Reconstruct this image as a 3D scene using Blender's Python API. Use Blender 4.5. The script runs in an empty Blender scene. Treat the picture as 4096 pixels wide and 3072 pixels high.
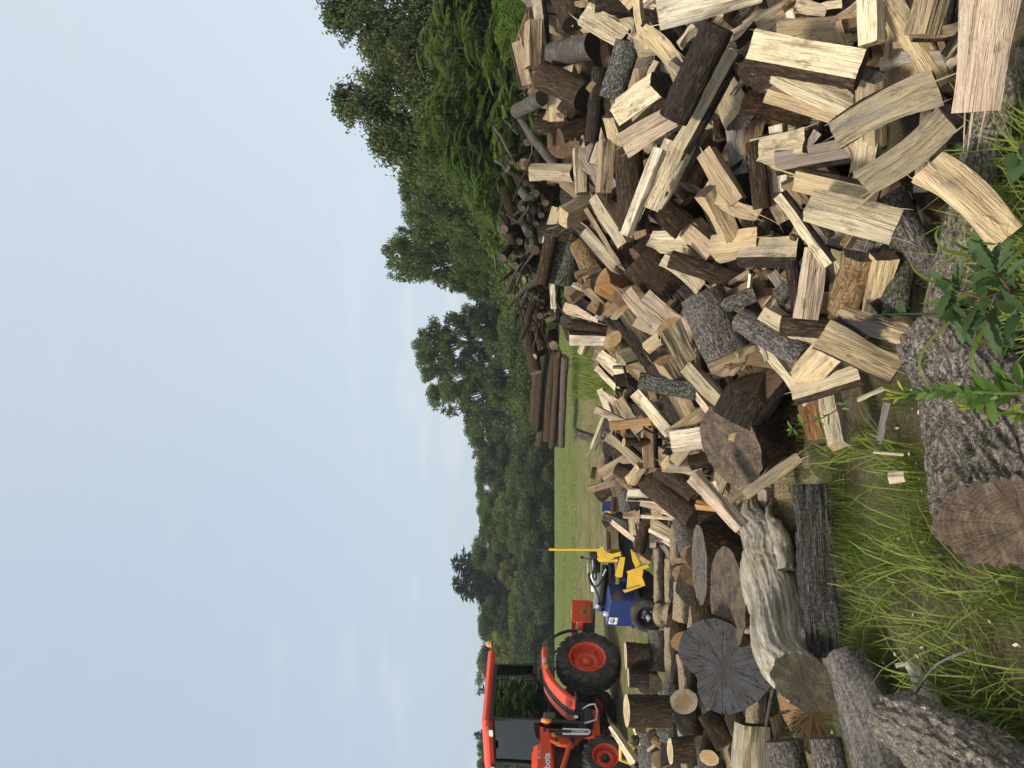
import bpy, math, random
import numpy as np
from mathutils import Matrix, Vector
sc = bpy.context.scene
R_ = math.radians
# ---------------------------------------------------------------- camera, sky, sun, exposure
FPX, CX, CY, HOR, CAMH = 2958.0, 2048.0, 1536.0, 2195.0, 1.5
TH = math.atan((HOR - CX) / FPX)
CAM = np.array([0.0, 0.0, CAMH])
Fv = np.array([0, math.cos(TH), math.sin(TH)]); Uv = np.array([0, -math.sin(TH), math.cos(TH)]); Rv = np.array([1.0, 0, 0])
cd = bpy.data.cameras.new("camera"); cam = bpy.data.objects.new("camera", cd); sc.collection.objects.link(cam)
cd.sensor_fit = 'HORIZONTAL'; cd.sensor_width = 36; cd.lens = 26; cd.clip_start = 0.05; cd.clip_end = 3000
M = Matrix.Identity(4)                     # the phone was held sideways: image-left is up
for i in range(3):
    M[i][0] = -Uv[i]; M[i][1] = Rv[i]; M[i][2] = -Fv[i]; M[i][3] = CAM[i]
cam.matrix_world = M
sc.camera = cam
SUN_EL, SUN_AZ = R_(52), R_(214)           # azimuth clockwise from +Y
w = bpy.data.worlds.new("World"); sc.world = w; w.use_nodes = True
nt = w.node_tree; nt.nodes.clear()
o = nt.nodes.new('ShaderNodeOutputWorld'); bg = nt.nodes.new('ShaderNodeBackground'); sky = nt.nodes.new('ShaderNodeTexSky')
sky.sky_type = 'NISHITA'; sky.sun_disc = False; sky.sun_elevation = SUN_EL; sky.sun_rotation = SUN_AZ
sky.air_density = 1.0; sky.dust_density = 4.0; sky.ozone_density = 1.2
mx = nt.nodes.new('ShaderNodeMix'); mx.data_type = 'RGBA'; mx.inputs[0].default_value = 0.62
gx_ = nt.nodes.new('ShaderNodeSeparateXYZ'); gr_ = nt.nodes.new('ShaderNodeValToRGB'); gm_ = nt.nodes.new('ShaderNodeMath'); gm_.operation = 'MULTIPLY_ADD'; gm_.inputs[1].default_value = .5; gm_.inputs[2].default_value = .5
gr_.color_ramp.elements[0].position = .25; gr_.color_ramp.elements[0].color = (5.8, 6.95, 8.1, 1); gr_.color_ramp.elements[1].position = .75; gr_.color_ramp.elements[1].color = (8.7, 9.5, 10.2, 1)   # the haze is whiter on one side
tc = nt.nodes.new('ShaderNodeTexCoord'); mp = nt.nodes.new('ShaderNodeMapping'); mp.inputs['Scale'].default_value = (3, 3, 16)
ns = nt.nodes.new('ShaderNodeTexNoise'); ns.inputs['Scale'].default_value = 1.6; ns.inputs['Detail'].default_value = 5
cr = nt.nodes.new('ShaderNodeValToRGB'); cr.color_ramp.elements[0].position = .56; cr.color_ramp.elements[1].position = .74
cr.color_ramp.elements[1].color = (.5, .5, .5, 1)
mx2 = nt.nodes.new('ShaderNodeMix'); mx2.data_type = 'RGBA'; mx2.inputs[7].default_value = (7.6, 7.5, 7.5, 1)
L = nt.links.new
L(tc.outputs['Generated'], gx_.inputs[0]); L(gx_.outputs[0], gm_.inputs[0]); L(gm_.outputs[0], gr_.inputs[0]); L(gr_.outputs[0], mx.inputs[7]); L(sky.outputs[0], mx.inputs[6]); L(tc.outputs['Generated'], mp.inputs[0]); L(mp.outputs[0], ns.inputs[0]); L(ns.outputs[0], cr.inputs[0])
ce = nt.nodes.new('ShaderNodeValToRGB'); ce.color_ramp.elements[0].position = .10; ce.color_ramp.elements[0].color = (1, 1, 1, 1); ce.color_ramp.elements[1].position = .36; ce.color_ramp.elements[1].color = (.12, .12, .12, 1); L(gx_.outputs[2], ce.inputs[0]); cm_ = nt.nodes.new('ShaderNodeMath'); cm_.operation = 'MULTIPLY'; L(cr.outputs[0], cm_.inputs[0]); L(ce.outputs[0], cm_.inputs[1]); L(cm_.outputs[0], mx2.inputs[0]);   # thin cloud low in the sky
L(mx.outputs[2], mx2.inputs[6]); L(mx2.outputs[2], bg.inputs[0]); L(bg.outputs[0], o.inputs[0])
bg.inputs[1].default_value = 0.094
sd = bpy.data.lights.new("sun", 'SUN'); sd.energy = 3.2; sd.angle = R_(9); sd.color = (1, .94, .84)
so = bpy.data.objects.new("sun", sd); sc.collection.objects.link(so)
sdir = Vector((math.sin(SUN_AZ) * math.cos(SUN_EL), math.cos(SUN_AZ) * math.cos(SUN_EL), math.sin(SUN_EL)))
so.rotation_euler = sdir.to_track_quat('Z', 'Y').to_euler()
sc.view_settings.view_transform = 'Standard'; sc.view_settings.look = 'None'; sc.view_settings.exposure = 0.32; sc.view_settings.gamma = 1
sc.cycles.max_bounces = 6; sc.cycles.transparent_max_bounces = 12

# ---------------------------------------------------------------- helpers
COL = sc.collection
TZ = [(-60, 0), (3.2, 0), (8, .27), (12, .365), (25, .88), (70, 1.08), (400, 1.4), (3000, 1.4)]
def terrain(y): return np.interp(y, [a for a, b in TZ], [b for a, b in TZ])
def ray(x, y): return Rv * ((3072 - y - CY) / FPX) - Uv * ((x - CX) / FPX) + Fv
def P(x, y, d):
    r = ray(x, y); return CAM + r * (d / r[1])
def G(x, y):                                # ray meets the ground
    r = ray(x, y); lo = 1.0
    for d in np.linspace(1.0, 120, 1200):
        if (CAM + r * (d / r[1]))[2] < terrain(d): break
        lo = d
    return CAM + r * (lo / r[1])
TAB = {1: (2050, 0, 2.0733), 2: (3000, 0, 2.0182), 3: (2050, 700, 2.0733), 4: (3000, 700, 2.0182), 5: (2300, 1400, 2.074), 6: (3000, 1400, 2.0182),
       7: (2600, 2300, 2.1493), 8: (2600, 1600, 2.0738), 9: (3300, 1700, 1.2098), 10: (1900, 2550, 3.178), 11: (2120, 2150, 3.95), 12: (2400, 2400, 2.4686),
       13: (2250, 1900, 3.318), 14: (1500, 900, 2.0738), 15: (1900, 400, 1.84375), 16: (1700, 1600, 1.508), 17: (3500, 900, 2.0738), 0: (0, 0, .54)}
def S(t, x, y):
    a, b, s = TAB[t]; return a + x / s, b + y / s
def tag(ob, label=None, cat=None, group=None, kind=None):
    if label: ob["label"] = label
    if cat: ob["category"] = cat
    if group: ob["group"] = group
    if kind: ob["kind"] = kind
    return ob
def empty(name, loc=(0, 0, 0), **k):
    ob = bpy.data.objects.new(name, None); ob.empty_display_size = .1; COL.objects.link(ob); ob.location = loc; return tag(ob, **k)
def link(name, me, mats, parent=None, color=None, **k):
    if not isinstance(mats, (list, tuple)): mats = [mats]
    for m in mats: me.materials.append(m)
    ob = bpy.data.objects.new(name, me); COL.objects.link(ob)
    if parent: ob.parent = parent
    if color: ob.color = color
    return tag(ob, **k)
def mesh(name, V, Fc, mi=None, smooth=None):
    V = np.asarray(V, dtype=np.float32)
    me = bpy.data.meshes.new(name)
    if isinstance(Fc, np.ndarray):
        k = Fc.shape[1]; n = len(Fc)
        me.vertices.add(len(V)); me.vertices.foreach_set('co', V.ravel())
        me.loops.add(n * k); me.loops.foreach_set('vertex_index', Fc.astype(np.int32).ravel())
        me.polygons.add(n); me.polygons.foreach_set('loop_start', np.arange(0, n * k, k, dtype=np.int32))
        try: me.polygons.foreach_set('loop_total', np.full(n, k, dtype=np.int32))
        except Exception: pass
    else:
        me.from_pydata([tuple(map(float, v)) for v in V], [], [tuple(map(int, f)) for f in Fc])
    n = len(me.polygons)
    if mi is not None: me.polygons.foreach_set('material_index', np.asarray(mi, dtype=np.int32))
    sm = np.zeros(n, dtype=bool) if smooth is None else (np.full(n, smooth, dtype=bool) if isinstance(smooth, bool) else np.asarray(smooth, dtype=bool))
    me.polygons.foreach_set('use_smooth', sm)
    me.update(calc_edges=True); me.validate(); return me
def fattr(me, vals, name='v'):
    a = me.attributes.new(name, 'FLOAT', 'FACE'); a.data.foreach_set('value', np.asarray(vals, dtype=np.float32))
def vnoise(p, seed=0):                       # value noise -1..1 on an (n,3) array
    p = np.asarray(p, dtype=np.float64); i = np.floor(p).astype(np.int64); f = p - i; f = f * f * (3 - 2 * f)
    def h(a, b, c):
        n = (a * 374761393 + b * 668265263 + c * 2147483647 + seed * 974711) & 0x7fffffff
        n = ((n ^ (n >> 13)) * 1274126177) & 0x7fffffff
        return ((n ^ (n >> 16)) & 0xffff) / 32767.5 - 1
    r = 0
    for dx in (0, 1):
        for dy in (0, 1):
            for dz in (0, 1):
                wgt = (f[:, 0] if dx else 1 - f[:, 0]) * (f[:, 1] if dy else 1 - f[:, 1]) * (f[:, 2] if dz else 1 - f[:, 2])
                r = r + wgt * h(i[:, 0] + dx, i[:, 1] + dy, i[:, 2] + dz)
    return r
def unit(v):
    v = np.asarray(v, float); return v / (np.linalg.norm(v) + 1e-9)
class MB:                                     # collects simple shapes into ONE mesh
    def __init__(s): s.v = []; s.f = []; s.s = []
    def add(s, V, Fc, smooth=False):
        b = len(s.v); s.v += [tuple(map(float, p)) for p in V]; s.f += [tuple(b + i for i in f) for f in Fc]; s.s += [smooth] * len(Fc); return s
    def box(s, c, size, rot=None, bev=.0):
        x, y, z = [a / 2 for a in size]; c = np.array(c, float); b = min(bev, x * .9, y * .9, z * .9)
        Rm = np.eye(3) if rot is None else np.array(rot)
        if b <= 0:
            V = [(sx * x, sy * y, sz * z) for sx in (-1, 1) for sy in (-1, 1) for sz in (-1, 1)]
            Fc = [(0, 1, 3, 2), (4, 6, 7, 5), (0, 4, 5, 1), (2, 3, 7, 6), (0, 2, 6, 4), (1, 5, 7, 3)]
        else:
            V = []; ix = {}
            for sx in (-1, 1):
                for sy in (-1, 1):
                    for sz in (-1, 1):
                        for k, q in enumerate(((x, y - b, z - b), (x - b, y, z - b), (x - b, y - b, z))):
                            ix[(sx, sy, sz, k)] = len(V); V.append((sx * q[0], sy * q[1], sz * q[2]))
            Fc = []
            for sg in (-1, 1):
                for k in range(3):
                    q = [(-1, -1), (1, -1), (1, 1), (-1, 1)]
                    def key(a, bb):
                        t = [a, bb]; t.insert(k, sg); return (t[0], t[1], t[2], k)
                    Fc.append([ix[key(*p)] for p in q])
            for k in range(3):
                k1, k2 = [i for i in range(3) if i != k]
                for a in (-1, 1):
                    for bb in (-1, 1):
                        def kk(t, kind):
                            q = [0, 0, 0]; q[k] = t; q[k1] = a; q[k2] = bb; return ix[(q[0], q[1], q[2], kind)]
                        Fc.append([kk(-1, k1), kk(1, k1), kk(1, k2), kk(-1, k2)])
            for sx in (-1, 1):
                for sy in (-1, 1):
                    for sz in (-1, 1): Fc.append([ix[(sx, sy, sz, k)] for k in range(3)])
        return s.add([c + Rm @ np.array(p) for p in V], Fc)
    def tube(s, pts, rad, n=8, cap=True):
        pts = [np.array(p, float) for p in pts]; m = len(pts)
        if not hasattr(rad, '__len__'): rad = [rad] * m
        V = []; up = None
        for i, p in enumerate(pts):
            t = unit(pts[min(i + 1, m - 1)] - pts[max(i - 1, 0)])
            if up is None: up = unit(np.cross(t, [0, 0, 1]) if abs(t[2]) < .9 else np.cross(t, [1, 0, 0]))
            a = unit(up - t * np.dot(up, t)); up = a; b = np.cross(t, a)
            V += [p + rad[i] * (math.cos(q) * a + math.sin(q) * b) for q in np.arange(n) * 2 * math.pi / n]
        Fc = [(i * n + j, i * n + (j + 1) % n, (i + 1) * n + (j + 1) % n, (i + 1) * n + j) for i in range(m - 1) for j in range(n)]
        s.add(V, Fc, True)
        if cap: s.add(V[:n], [tuple(range(n - 1, -1, -1))]); s.add(V[-n:], [tuple(range(n))])
        return s
    def lathe(s, prof, c, axis, n=32, a0=None, smooth=True):     # prof: (r, h) list along axis
        c = np.array(c, float); t = unit(axis); a = unit(np.cross(t, [0, 0, 1]) if abs(t[2]) < .9 else np.cross(t, [1, 0, 0])); b = np.cross(t, a)
        V = [c + t * h + r * (math.cos(q) * a + math.sin(q) * b) for r, h in prof for q in np.arange(n) * 2 * math.pi / n]
        Fc = [(i * n + j, i * n + (j + 1) % n, (i + 1) * n + (j + 1) % n, (i + 1) * n + j) for i in range(len(prof) - 1) for j in range(n)]
        return s.add(V, Fc, smooth)
    def prism(s, poly, th, o, ax, ay, an):                      # polygon in plane (ax, ay) at o, thickness th along an
        o = np.array(o, float); ax = np.array(ax, float); ay = np.array(ay, float); an = np.array(an, float); n = len(poly)
        V = [o + p[0] * ax + p[1] * ay for p in poly] + [o + p[0] * ax + p[1] * ay + an * th for p in poly]
        return s.add(V, [tuple(range(n - 1, -1, -1)), tuple(range(n, 2 * n))] + [(i, (i + 1) % n, n + (i + 1) % n, n + i) for i in range(n)])
    def build(s, name, mat, parent=None, **k):
        me = bpy.data.meshes.new(name); me.from_pydata(s.v, [], s.f); me.polygons.foreach_set('use_smooth', s.s); me.update()
        return link(name, me, mat, parent, **k)

# ---------------------------------------------------------------- materials
def new_mat(name):
    m = bpy.data.materials.new(name); m.use_nodes = True; n = m.node_tree; b = n.nodes['Principled BSDF']
    return m, n, b
def N(n, t, **k):
    x = n.nodes.new(t)
    for a, v in k.items():
        if a.startswith('i_'): x.inputs[int(a[2:])].default_value = v
        else: setattr(x, a, v)
    return x
def mixc(n, f, a, b, mode='MIX'):
    x = N(n, 'ShaderNodeMix', data_type='RGBA', blend_type=mode)
    for i, q in ((0, f), (6, a), (7, b)):
        if isinstance(q, bpy.types.NodeSocket): n.links.new(q, x.inputs[i])
        elif i == 0: x.inputs[0].default_value = q
        else: x.inputs[i].default_value = (*q, 1) if len(q) == 3 else q
    return x.outputs[2]
def ramp(n, f, *st):
    x = N(n, 'ShaderNodeValToRGB'); e = x.color_ramp.elements
    while len(e) < len(st): e.new(.5)
    for q, (p, c) in zip(e, st):
        q.position = p; q.color = (c, c, c, 1) if not hasattr(c, '__len__') else (*c, 1)
    n.links.new(f, x.inputs[0]); return x.outputs[0]
def math_(n, op, a, b=None, c=None):
    x = N(n, 'ShaderNodeMath', operation=op)
    for i, q in enumerate((a, b, c)):
        if q is None: continue
        if isinstance(q, bpy.types.NodeSocket): n.links.new(q, x.inputs[i])
        else: x.inputs[i].default_value = q
    return x.outputs[0]
def seeded(n, rnd=True):
    t = N(n, 'ShaderNodeTexCoord'); oi = N(n, 'ShaderNodeObjectInfo')
    if not rnd: return t.outputs['Object'], oi
    v = N(n, 'ShaderNodeVectorMath', operation='MULTIPLY_ADD'); s = N(n, 'ShaderNodeCombineXYZ')
    n.links.new(oi.outputs['Random'], s.inputs[2])
    n.links.new(s.outputs[0], v.inputs[0]); v.inputs[1].default_value = (1, 1, 57); n.links.new(t.outputs['Object'], v.inputs[2])
    return v.outputs[0], oi
def noise(n, vec, scale, detail=4, rough=.55, sc3=None, dist=0):
    if sc3:
        mp = N(n, 'ShaderNodeMapping'); mp.inputs['Scale'].default_value = sc3; n.links.new(vec, mp.inputs[0]); vec = mp.outputs[0]
    x = N(n, 'ShaderNodeTexNoise'); x.inputs['Scale'].default_value = scale; x.inputs['Detail'].default_value = detail
    x.inputs['Roughness'].default_value = rough; x.inputs['Distortion'].default_value = dist
    n.links.new(vec, x.inputs[0]); return x.outputs[0]
def bump(n, b, h, strength=.5, dist=.01):
    x = N(n, 'ShaderNodeBump'); x.inputs['Strength'].default_value = strength; x.inputs['Distance'].default_value = dist
    n.links.new(h, x.inputs['Height']); n.links.new(x.outputs[0], b.inputs['Normal'])
def wood(name, spots=0, char=0, streak=0, grey=0):
    m, n, b = new_mat(name); v, oi = seeded(n)
    fib = noise(n, v, 1, 5, .6, (95, 95, 4), 1.0); fine = noise(n, v, 1, 3, .6, (300, 300, 9)); broad = noise(n, v, 1, 3, .5, (9, 9, 2.2)); st = noise(n, v, 1, 4, .55, (30, 30, 1.6), 1.6)
    dirt = noise(n, v, 1, 5, .7, (16, 16, 9)); vr = math_(n, 'MULTIPLY_ADD', oi.outputs['Random'], .55, .78)
    c = mixc(n, ramp(n, fib, (.26, 0), (.50, 1)), (.58, .50, .41), (1, 1, 1))
    c = mixc(n, 1.0, oi.outputs['Color'], c, 'MULTIPLY'); vv = N(n, 'ShaderNodeCombineColor')
    for k_ in range(3): n.links.new(vr, vv.inputs[k_])
    c = mixc(n, 1.0, c, vv.outputs[0], 'MULTIPLY')
    c = mixc(n, ramp(n, broad, (.46, 0), (.72, .65)), c, (.30, .215, .13))
    c = mixc(n, ramp(n, noise(n, v, 1, 4, .6, (5, 5, 3)), (.52, 0), (.68, .55)), c, (.26, .225, .175))
    c = mixc(n, ramp(n, fine, (.26, .7), (.38, 0)), c, (.20, .125, .06))
    c = mixc(n, ramp(n, st, (.61, 0), (.67, .45 + .45 * streak)), c, (.26, .13, .085) if streak else (.20, .13, .075))
    c = mixc(n, ramp(n, dirt, (.56, 0), (.68, .65)), c, (.10, .07, .045))
    if grey: c = mixc(n, ramp(n, noise(n, v, 1, 4, .6, (14, 14, 1.5)), (.4, 0), (.6, grey)), c, (.22, .20, .17))
    if spots: c = mixc(n, ramp(n, noise(n, v, 1, 4, .7, (70, 70, 26)), (.60, 0), (.66, spots)), c, (.07, .045, .03))
    if char: c = mixc(n, ramp(n, noise(n, v, 1, 4, .6, (10, 10, 4)), (.43, 0), (.50, char)), c, (.025, .024, .027))
    n.links.new(c, b.inputs['Base Color']); b.inputs['Roughness'].default_value = .75; b.inputs['Specular IOR Level'].default_value = .2
    bump(n, b, math_(n, 'ADD', fib, math_(n, 'MULTIPLY', fine, .6)), 1.0, .011); return m
def endgrain(name, dark=0, cracks=.8, saw=0, scratch=0, rings=.35, heart=0, ckw=1.0):
    m, n, b = new_mat(name); v, oi = seeded(n); t = N(n, 'ShaderNodeTexCoord')
    sp = N(n, 'ShaderNodeSeparateXYZ'); n.links.new(t.outputs['Object'], sp.inputs[0])
    r = math_(n, 'SQRT', math_(n, 'ADD', math_(n, 'MULTIPLY', sp.outputs[0], sp.outputs[0]), math_(n, 'MULTIPLY', sp.outputs[1], sp.outputs[1])))
    wob = noise(n, v, 14, 3); rr = math_(n, 'ADD', r, math_(n, 'MULTIPLY', wob, .02))
    ring = math_(n, 'SINE', math_(n, 'MULTIPLY', rr, 520)); ring = math_(n, 'MULTIPLY_ADD', ring, .5, .5)
    cx = N(n, 'ShaderNodeCombineXYZ'); n.links.new(rr, cx.inputs[0]); band = noise(n, cx.outputs[0], 70, 3)
    ang = math_(n, 'ARCTAN2', sp.outputs[1], sp.outputs[0])
    ca = N(n, 'ShaderNodeCombineXYZ'); n.links.new(math_(n, 'MULTIPLY', ang, 3.2), ca.inputs[0]); n.links.new(math_(n, 'MULTIPLY', r, 1.3), ca.inputs[1]); n.links.new(oi.outputs['Random'], ca.inputs[2])
    ck = noise(n, ca.outputs[0], 2.6, 4, .6); ck = ramp(n, math_(n, 'ABSOLUTE', math_(n, 'SUBTRACT', ck, .5)), (.006 * ckw, 1), (.022 * ckw, 0))
    patch = noise(n, v, 9, 4, .6); gr = noise(n, v, 120, 3, .6)
    c = mixc(n, math_(n, 'MULTIPLY', ring, rings), oi.outputs['Color'], mixc(n, 1.0, oi.outputs['Color'], (.6, .5, .4), 'MULTIPLY'))
    c = mixc(n, ramp(n, band, (.4, 0), (.65, .5)), c, mixc(n, 1.0, oi.outputs['Color'], (.55, .45, .36), 'MULTIPLY'))
    c = mixc(n, ramp(n, patch, (.42, 0), (.68, .55)), c, mixc(n, 1.0, oi.outputs['Color'], (.5, .44, .42), 'MULTIPLY'))
    c = mixc(n, ramp(n, gr, (.35, .35), (.6, 0)), c, (.05, .035, .025))
    if heart:
        rn = math_(n, 'ADD', math_(n, 'DIVIDE', r, oi.outputs['Alpha']), math_(n, 'MULTIPLY_ADD', wob, .3, -.15))
        c = mixc(n, ramp(n, rn, (.56, heart), (.70, 0)), c, mixc(n, 1.0, oi.outputs['Color'], (.66, .50, .36), 'MULTIPLY')); c = mixc(n, ramp(n, rn, (.60, 0), (.66, .5), (.72, 0)), c, mixc(n, 1.0, oi.outputs['Color'], (.75, .55, .4), 'MULTIPLY'))
    if dark: c = mixc(n, ramp(n, noise(n, v, 16, 4, .65), (.4, 0), (.6, dark)), c, (.045, .036, .028))
    if scratch: c = mixc(n, ramp(n, noise(n, v, 1, 4, .6, (9, 60, 9)), (.5, 0), (.7, scratch)), c, (.33, .25, .16))
    c = mixc(n, math_(n, 'MULTIPLY', ck, cracks), c, (.018, .012, .008))
    if saw: c = mixc(n, ramp(n, noise(n, v, 190, 2, .6), (.60, 0), (.66, saw)), c, (.62, .47, .28))
    n.links.new(c, b.inputs['Base Color']); b.inputs['Roughness'].default_value = .85; b.inputs['Specular IOR Level'].default_value = .15
    bump(n, b, math_(n, 'SUBTRACT', math_(n, 'ADD', math_(n, 'MULTIPLY', ring, .25), math_(n, 'MULTIPLY', gr, .8)), math_(n, 'MULTIPLY', ck, cracks)), .6, .006); return m
def bark(name, d, l, sc3=(62, 62, 13), lichen=None, lf=.5, saw=0, moss=0, smooth=0, s=1.0):
    m, n, b = new_mat(name); v, oi = seeded(n)
    sx = tuple(q * s for q in sc3)
    mp = N(n, 'ShaderNodeMapping'); mp.inputs['Scale'].default_value = sx; n.links.new(v, mp.inputs[0])
    dv = N(n, 'ShaderNodeTexNoise'); dv.inputs['Scale'].default_value = 1.1; dv.inputs['Detail'].default_value = 4; n.links.new(mp.outputs[0], dv.inputs[0])
    va = N(n, 'ShaderNodeVectorMath', operation='MULTIPLY_ADD'); n.links.new(dv.outputs['Color'], va.inputs[0]); va.inputs[1].default_value = (1.3, 1.3, 1.3); n.links.new(mp.outputs[0], va.inputs[2])
    vo = N(n, 'ShaderNodeTexVoronoi', feature='DISTANCE_TO_EDGE'); vo.inputs['Scale'].default_value = .62; n.links.new(va.outputs[0], vo.inputs['Vector'])
    rg = noise(n, v, 1, 5, .65, tuple(q * 1.3 for q in sx), .4); pl_ = math_(n, 'MINIMUM', math_(n, 'MULTIPLY', vo.outputs['Distance'], 2.6), 1.0); ab = math_(n, 'MINIMUM', math_(n, 'MULTIPLY', math_(n, 'ABSOLUTE', math_(n, 'SUBTRACT', rg, .5)), 7.0), 1.0)
    rid = math_(n, 'ADD', math_(n, 'MULTIPLY', pl_, .38), math_(n, 'MULTIPLY', ab, .62))
    rid = math_(n, 'MINIMUM', rid, 1.0); g = noise(n, v, 140, 4, .65); br = noise(n, v, 7, 3)
    c = mixc(n, ramp(n, rid, (.12, 0), (.85, 1)), d, l)
    c = mixc(n, ramp(n, g, (.3, .55), (.62, 0)), c, tuple(q * .45 for q in l))
    c = mixc(n, ramp(n, br, (.4, 0), (.7, .5)), c, tuple(q * .55 for q in l))
    if lichen: c = mixc(n, ramp(n, noise(n, v, 75, 5, .75), (.48, 0), (.60, lf)), c, lichen)
    if moss: c = mixc(n, ramp(n, noise(n, v, 11, 4, .6), (.47, 0), (.6, moss)), c, (.07, .075, .018))
    if saw:
        ge = N(n, 'ShaderNodeNewGeometry'); sp = N(n, 'ShaderNodeSeparateXYZ'); n.links.new(ge.outputs['Normal'], sp.inputs[0])
        up = ramp(n, math_(n, 'ADD', sp.outputs[2], math_(n, 'MULTIPLY', noise(n, v, 14, 3), .8)), (.75, 0), (1.25, 1))
        k = math_(n, 'MULTIPLY', up, ramp(n, noise(n, v, 170, 2, .6), (.40, 0), (.52, saw)))
        c = mixc(n, k, c, (.58, .44, .27))
    n.links.new(c, b.inputs['Base Color']); b.inputs['Roughness'].default_value = .9; b.inputs['Specular IOR Level'].default_value = .12
    bump(n, b, math_(n, 'ADD', rid, math_(n, 'MULTIPLY', g, .35)), .9 if not smooth else .35, .014 / s); return m
def paint(name, c, rough=.35, metal=0, dirt=.25, coat=0, dc=(.16, .12, .08)):
    m, n, b = new_mat(name); v, oi = seeded(n); g = noise(n, v, 6, 5, .65)
    cc = mixc(n, ramp(n, g, (.42, 0), (.75, dirt)), c, dc); n.links.new(cc, b.inputs['Base Color'])
    n.links.new(math_(n, 'MULTIPLY_ADD', g, .35, rough - .15), b.inputs['Roughness']); b.inputs['Metallic'].default_value = metal; b.inputs['Coat Weight'].default_value = coat
    return m
def leafmat(name, a, bcol, trans=.45, rough=.55):
    m, n, b = new_mat(name); at = N(n, 'ShaderNodeAttribute', attribute_name='v'); oi = N(n, 'ShaderNodeObjectInfo')
    f = math_(n, 'MULTIPLY_ADD', oi.outputs['Random'], .4, math_(n, 'MULTIPLY_ADD', at.outputs['Fac'], .9, -.2)); f = math_(n, 'MAXIMUM', math_(n, 'MINIMUM', f, 1), 0)
    c = mixc(n, f, a, bcol); n.links.new(c, b.inputs['Base Color']); b.inputs['Roughness'].default_value = rough; b.inputs['Specular IOR Level'].default_value = .3
    tr = N(n, 'ShaderNodeBsdfTranslucent'); mxs = N(n, 'ShaderNodeMixShader'); mxs.inputs[0].default_value = trans
    n.links.new(mixc(n, 1.0, c, (1.25, 1.2, .6), 'MULTIPLY'), tr.inputs[0]); n.links.new(b.outputs[0], mxs.inputs[1]); n.links.new(tr.outputs[0], mxs.inputs[2])
    n.links.new(mxs.outputs[0], n.nodes['Material Output'].inputs[0]); return m
MW = {'w': wood('split_wood'), 's': wood('spotted_wood', spots=.9), 'c': wood('charred_wood', char=.95), 'k': wood('streaked_wood', streak=.9), 'g': wood('weathered_wood', grey=.9)}
ME = {'e': endgrain('sawn_end', cracks=.5, heart=.8), 'v': endgrain('dirty_end', dark=.9, cracks=.25, rings=.05, saw=.35), 'q': endgrain('rough_end', dark=.7, cracks=.4, rings=.02), 'b': endgrain('black_stump_end', dark=.35, cracks=.9, rings=.15, ckw=.8), 'd': endgrain('weathered_end', dark=.5), 'x': endgrain('cracked_end', cracks=1, heart=.5), 'm': endgrain('mossy_end', dark=.9, cracks=.5),
      'u': endgrain('sawdusty_end', dark=.6, saw=.9), 'z': endgrain('big_cracked_end', dark=.6, cracks=.75, scratch=.3, ckw=.6)}
MK = {'b': bark('brown_bark', (.018, .012, .008), (.17, .115, .07)),
      'd': bark('dark_bark', (.012, .009, .007), (.12, .09, .066)),
      'G': bark('grey_bark', (.018, .014, .012), (.25, .21, .175), lichen=(.42, .38, .33), lf=.6),
      's': bark('smooth_bark', (.06, .05, .042), (.16, .14, .115), (16, 16, 30), smooth=1),
      'l': bark('lichen_bark', (.03, .025, .018), (.17, .145, .11), lichen=(.36, .38, .36), lf=.8, moss=.5),
      'o': bark('inner_bark', (.10, .05, .02), (.42, .27, .12), (40, 40, 8), lichen=(.5, .37, .2), lf=.6),
      'u': bark('sawdusty_bark', (.03, .022, .016), (.20, .16, .125), saw=.95),
      'r': bark('rotten_bark', (.008, .006, .005), (.10, .06, .03), (30, 30, 14)),
      'm': bark('mossy_bark', (.01, .01, .006), (.10, .09, .05), moss=.9)}
# ---------------------------------------------------------------- ground
ys = np.unique(np.r_[np.linspace(-8, 12, 90), np.linspace(12, 80, 70), np.geomspace(80, 1500, 16)]); xs = np.unique(np.r_[np.linspace(-12, 12, 110), np.linspace(-90, 90, 60), [-900, -400, -200, 200, 400, 900]])
XX, YY = np.meshgrid(xs, ys, indexing='ij'); ZZ = terrain(YY); amp = np.interp(np.abs(YY), [0, 12, 40], [.018, .05, .06])
ZZ = ZZ + amp * vnoise(np.c_[XX.ravel() * 1.6, YY.ravel() * 1.6, XX.ravel() * 0], 40).reshape(XX.shape) + amp * .5 * vnoise(np.c_[XX.ravel() * 5, YY.ravel() * 5, XX.ravel() * 0], 41).reshape(XX.shape) * (np.abs(YY) < 14)
ny = len(ys); i0, j0 = np.meshgrid(np.arange(len(xs) - 1), np.arange(ny - 1), indexing='ij'); i0 = i0.ravel(); j0 = j0.ravel()
Q = np.c_[i0 * ny + j0, (i0 + 1) * ny + j0, (i0 + 1) * ny + j0 + 1, i0 * ny + j0 + 1]
m, n, b = new_mat('ground'); v, _ = seeded(n, False)
sp = N(n, 'ShaderNodeSeparateXYZ'); n.links.new(v, sp.inputs[0]); wy = math_(n, 'ADD', sp.outputs[1], math_(n, 'MULTIPLY', noise(n, v, .5, 3), 3.0)); 
soil = mixc(n, ramp(n, noise(n, v, 14, 6, .7), (.3, 0), (.7, 1)), (.075, .055, .038), (.20, .15, .105))
soil = mixc(n, ramp(n, noise(n, v, 95, 3, .7), (.58, 0), (.68, .8)), soil, (.36, .27, .165))
grass = mixc(n, ramp(n, noise(n, v, 3.0, 6, .7), (.35, 0), (.68, 1)), (.09, .125, .030), (.175, .205, .062))
grass = mixc(n, ramp(n, noise(n, v, 9, 5, .75), (.50, 0), (.7, .6)), grass, (.25, .21, .10))
straw = mixc(n, ramp(n, noise(n, v, 20, 5, .75, (1, 1.0, 1)), (.35, 0), (.65, 1)), (.12, .105, .05), (.31, .26, .135))
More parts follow.
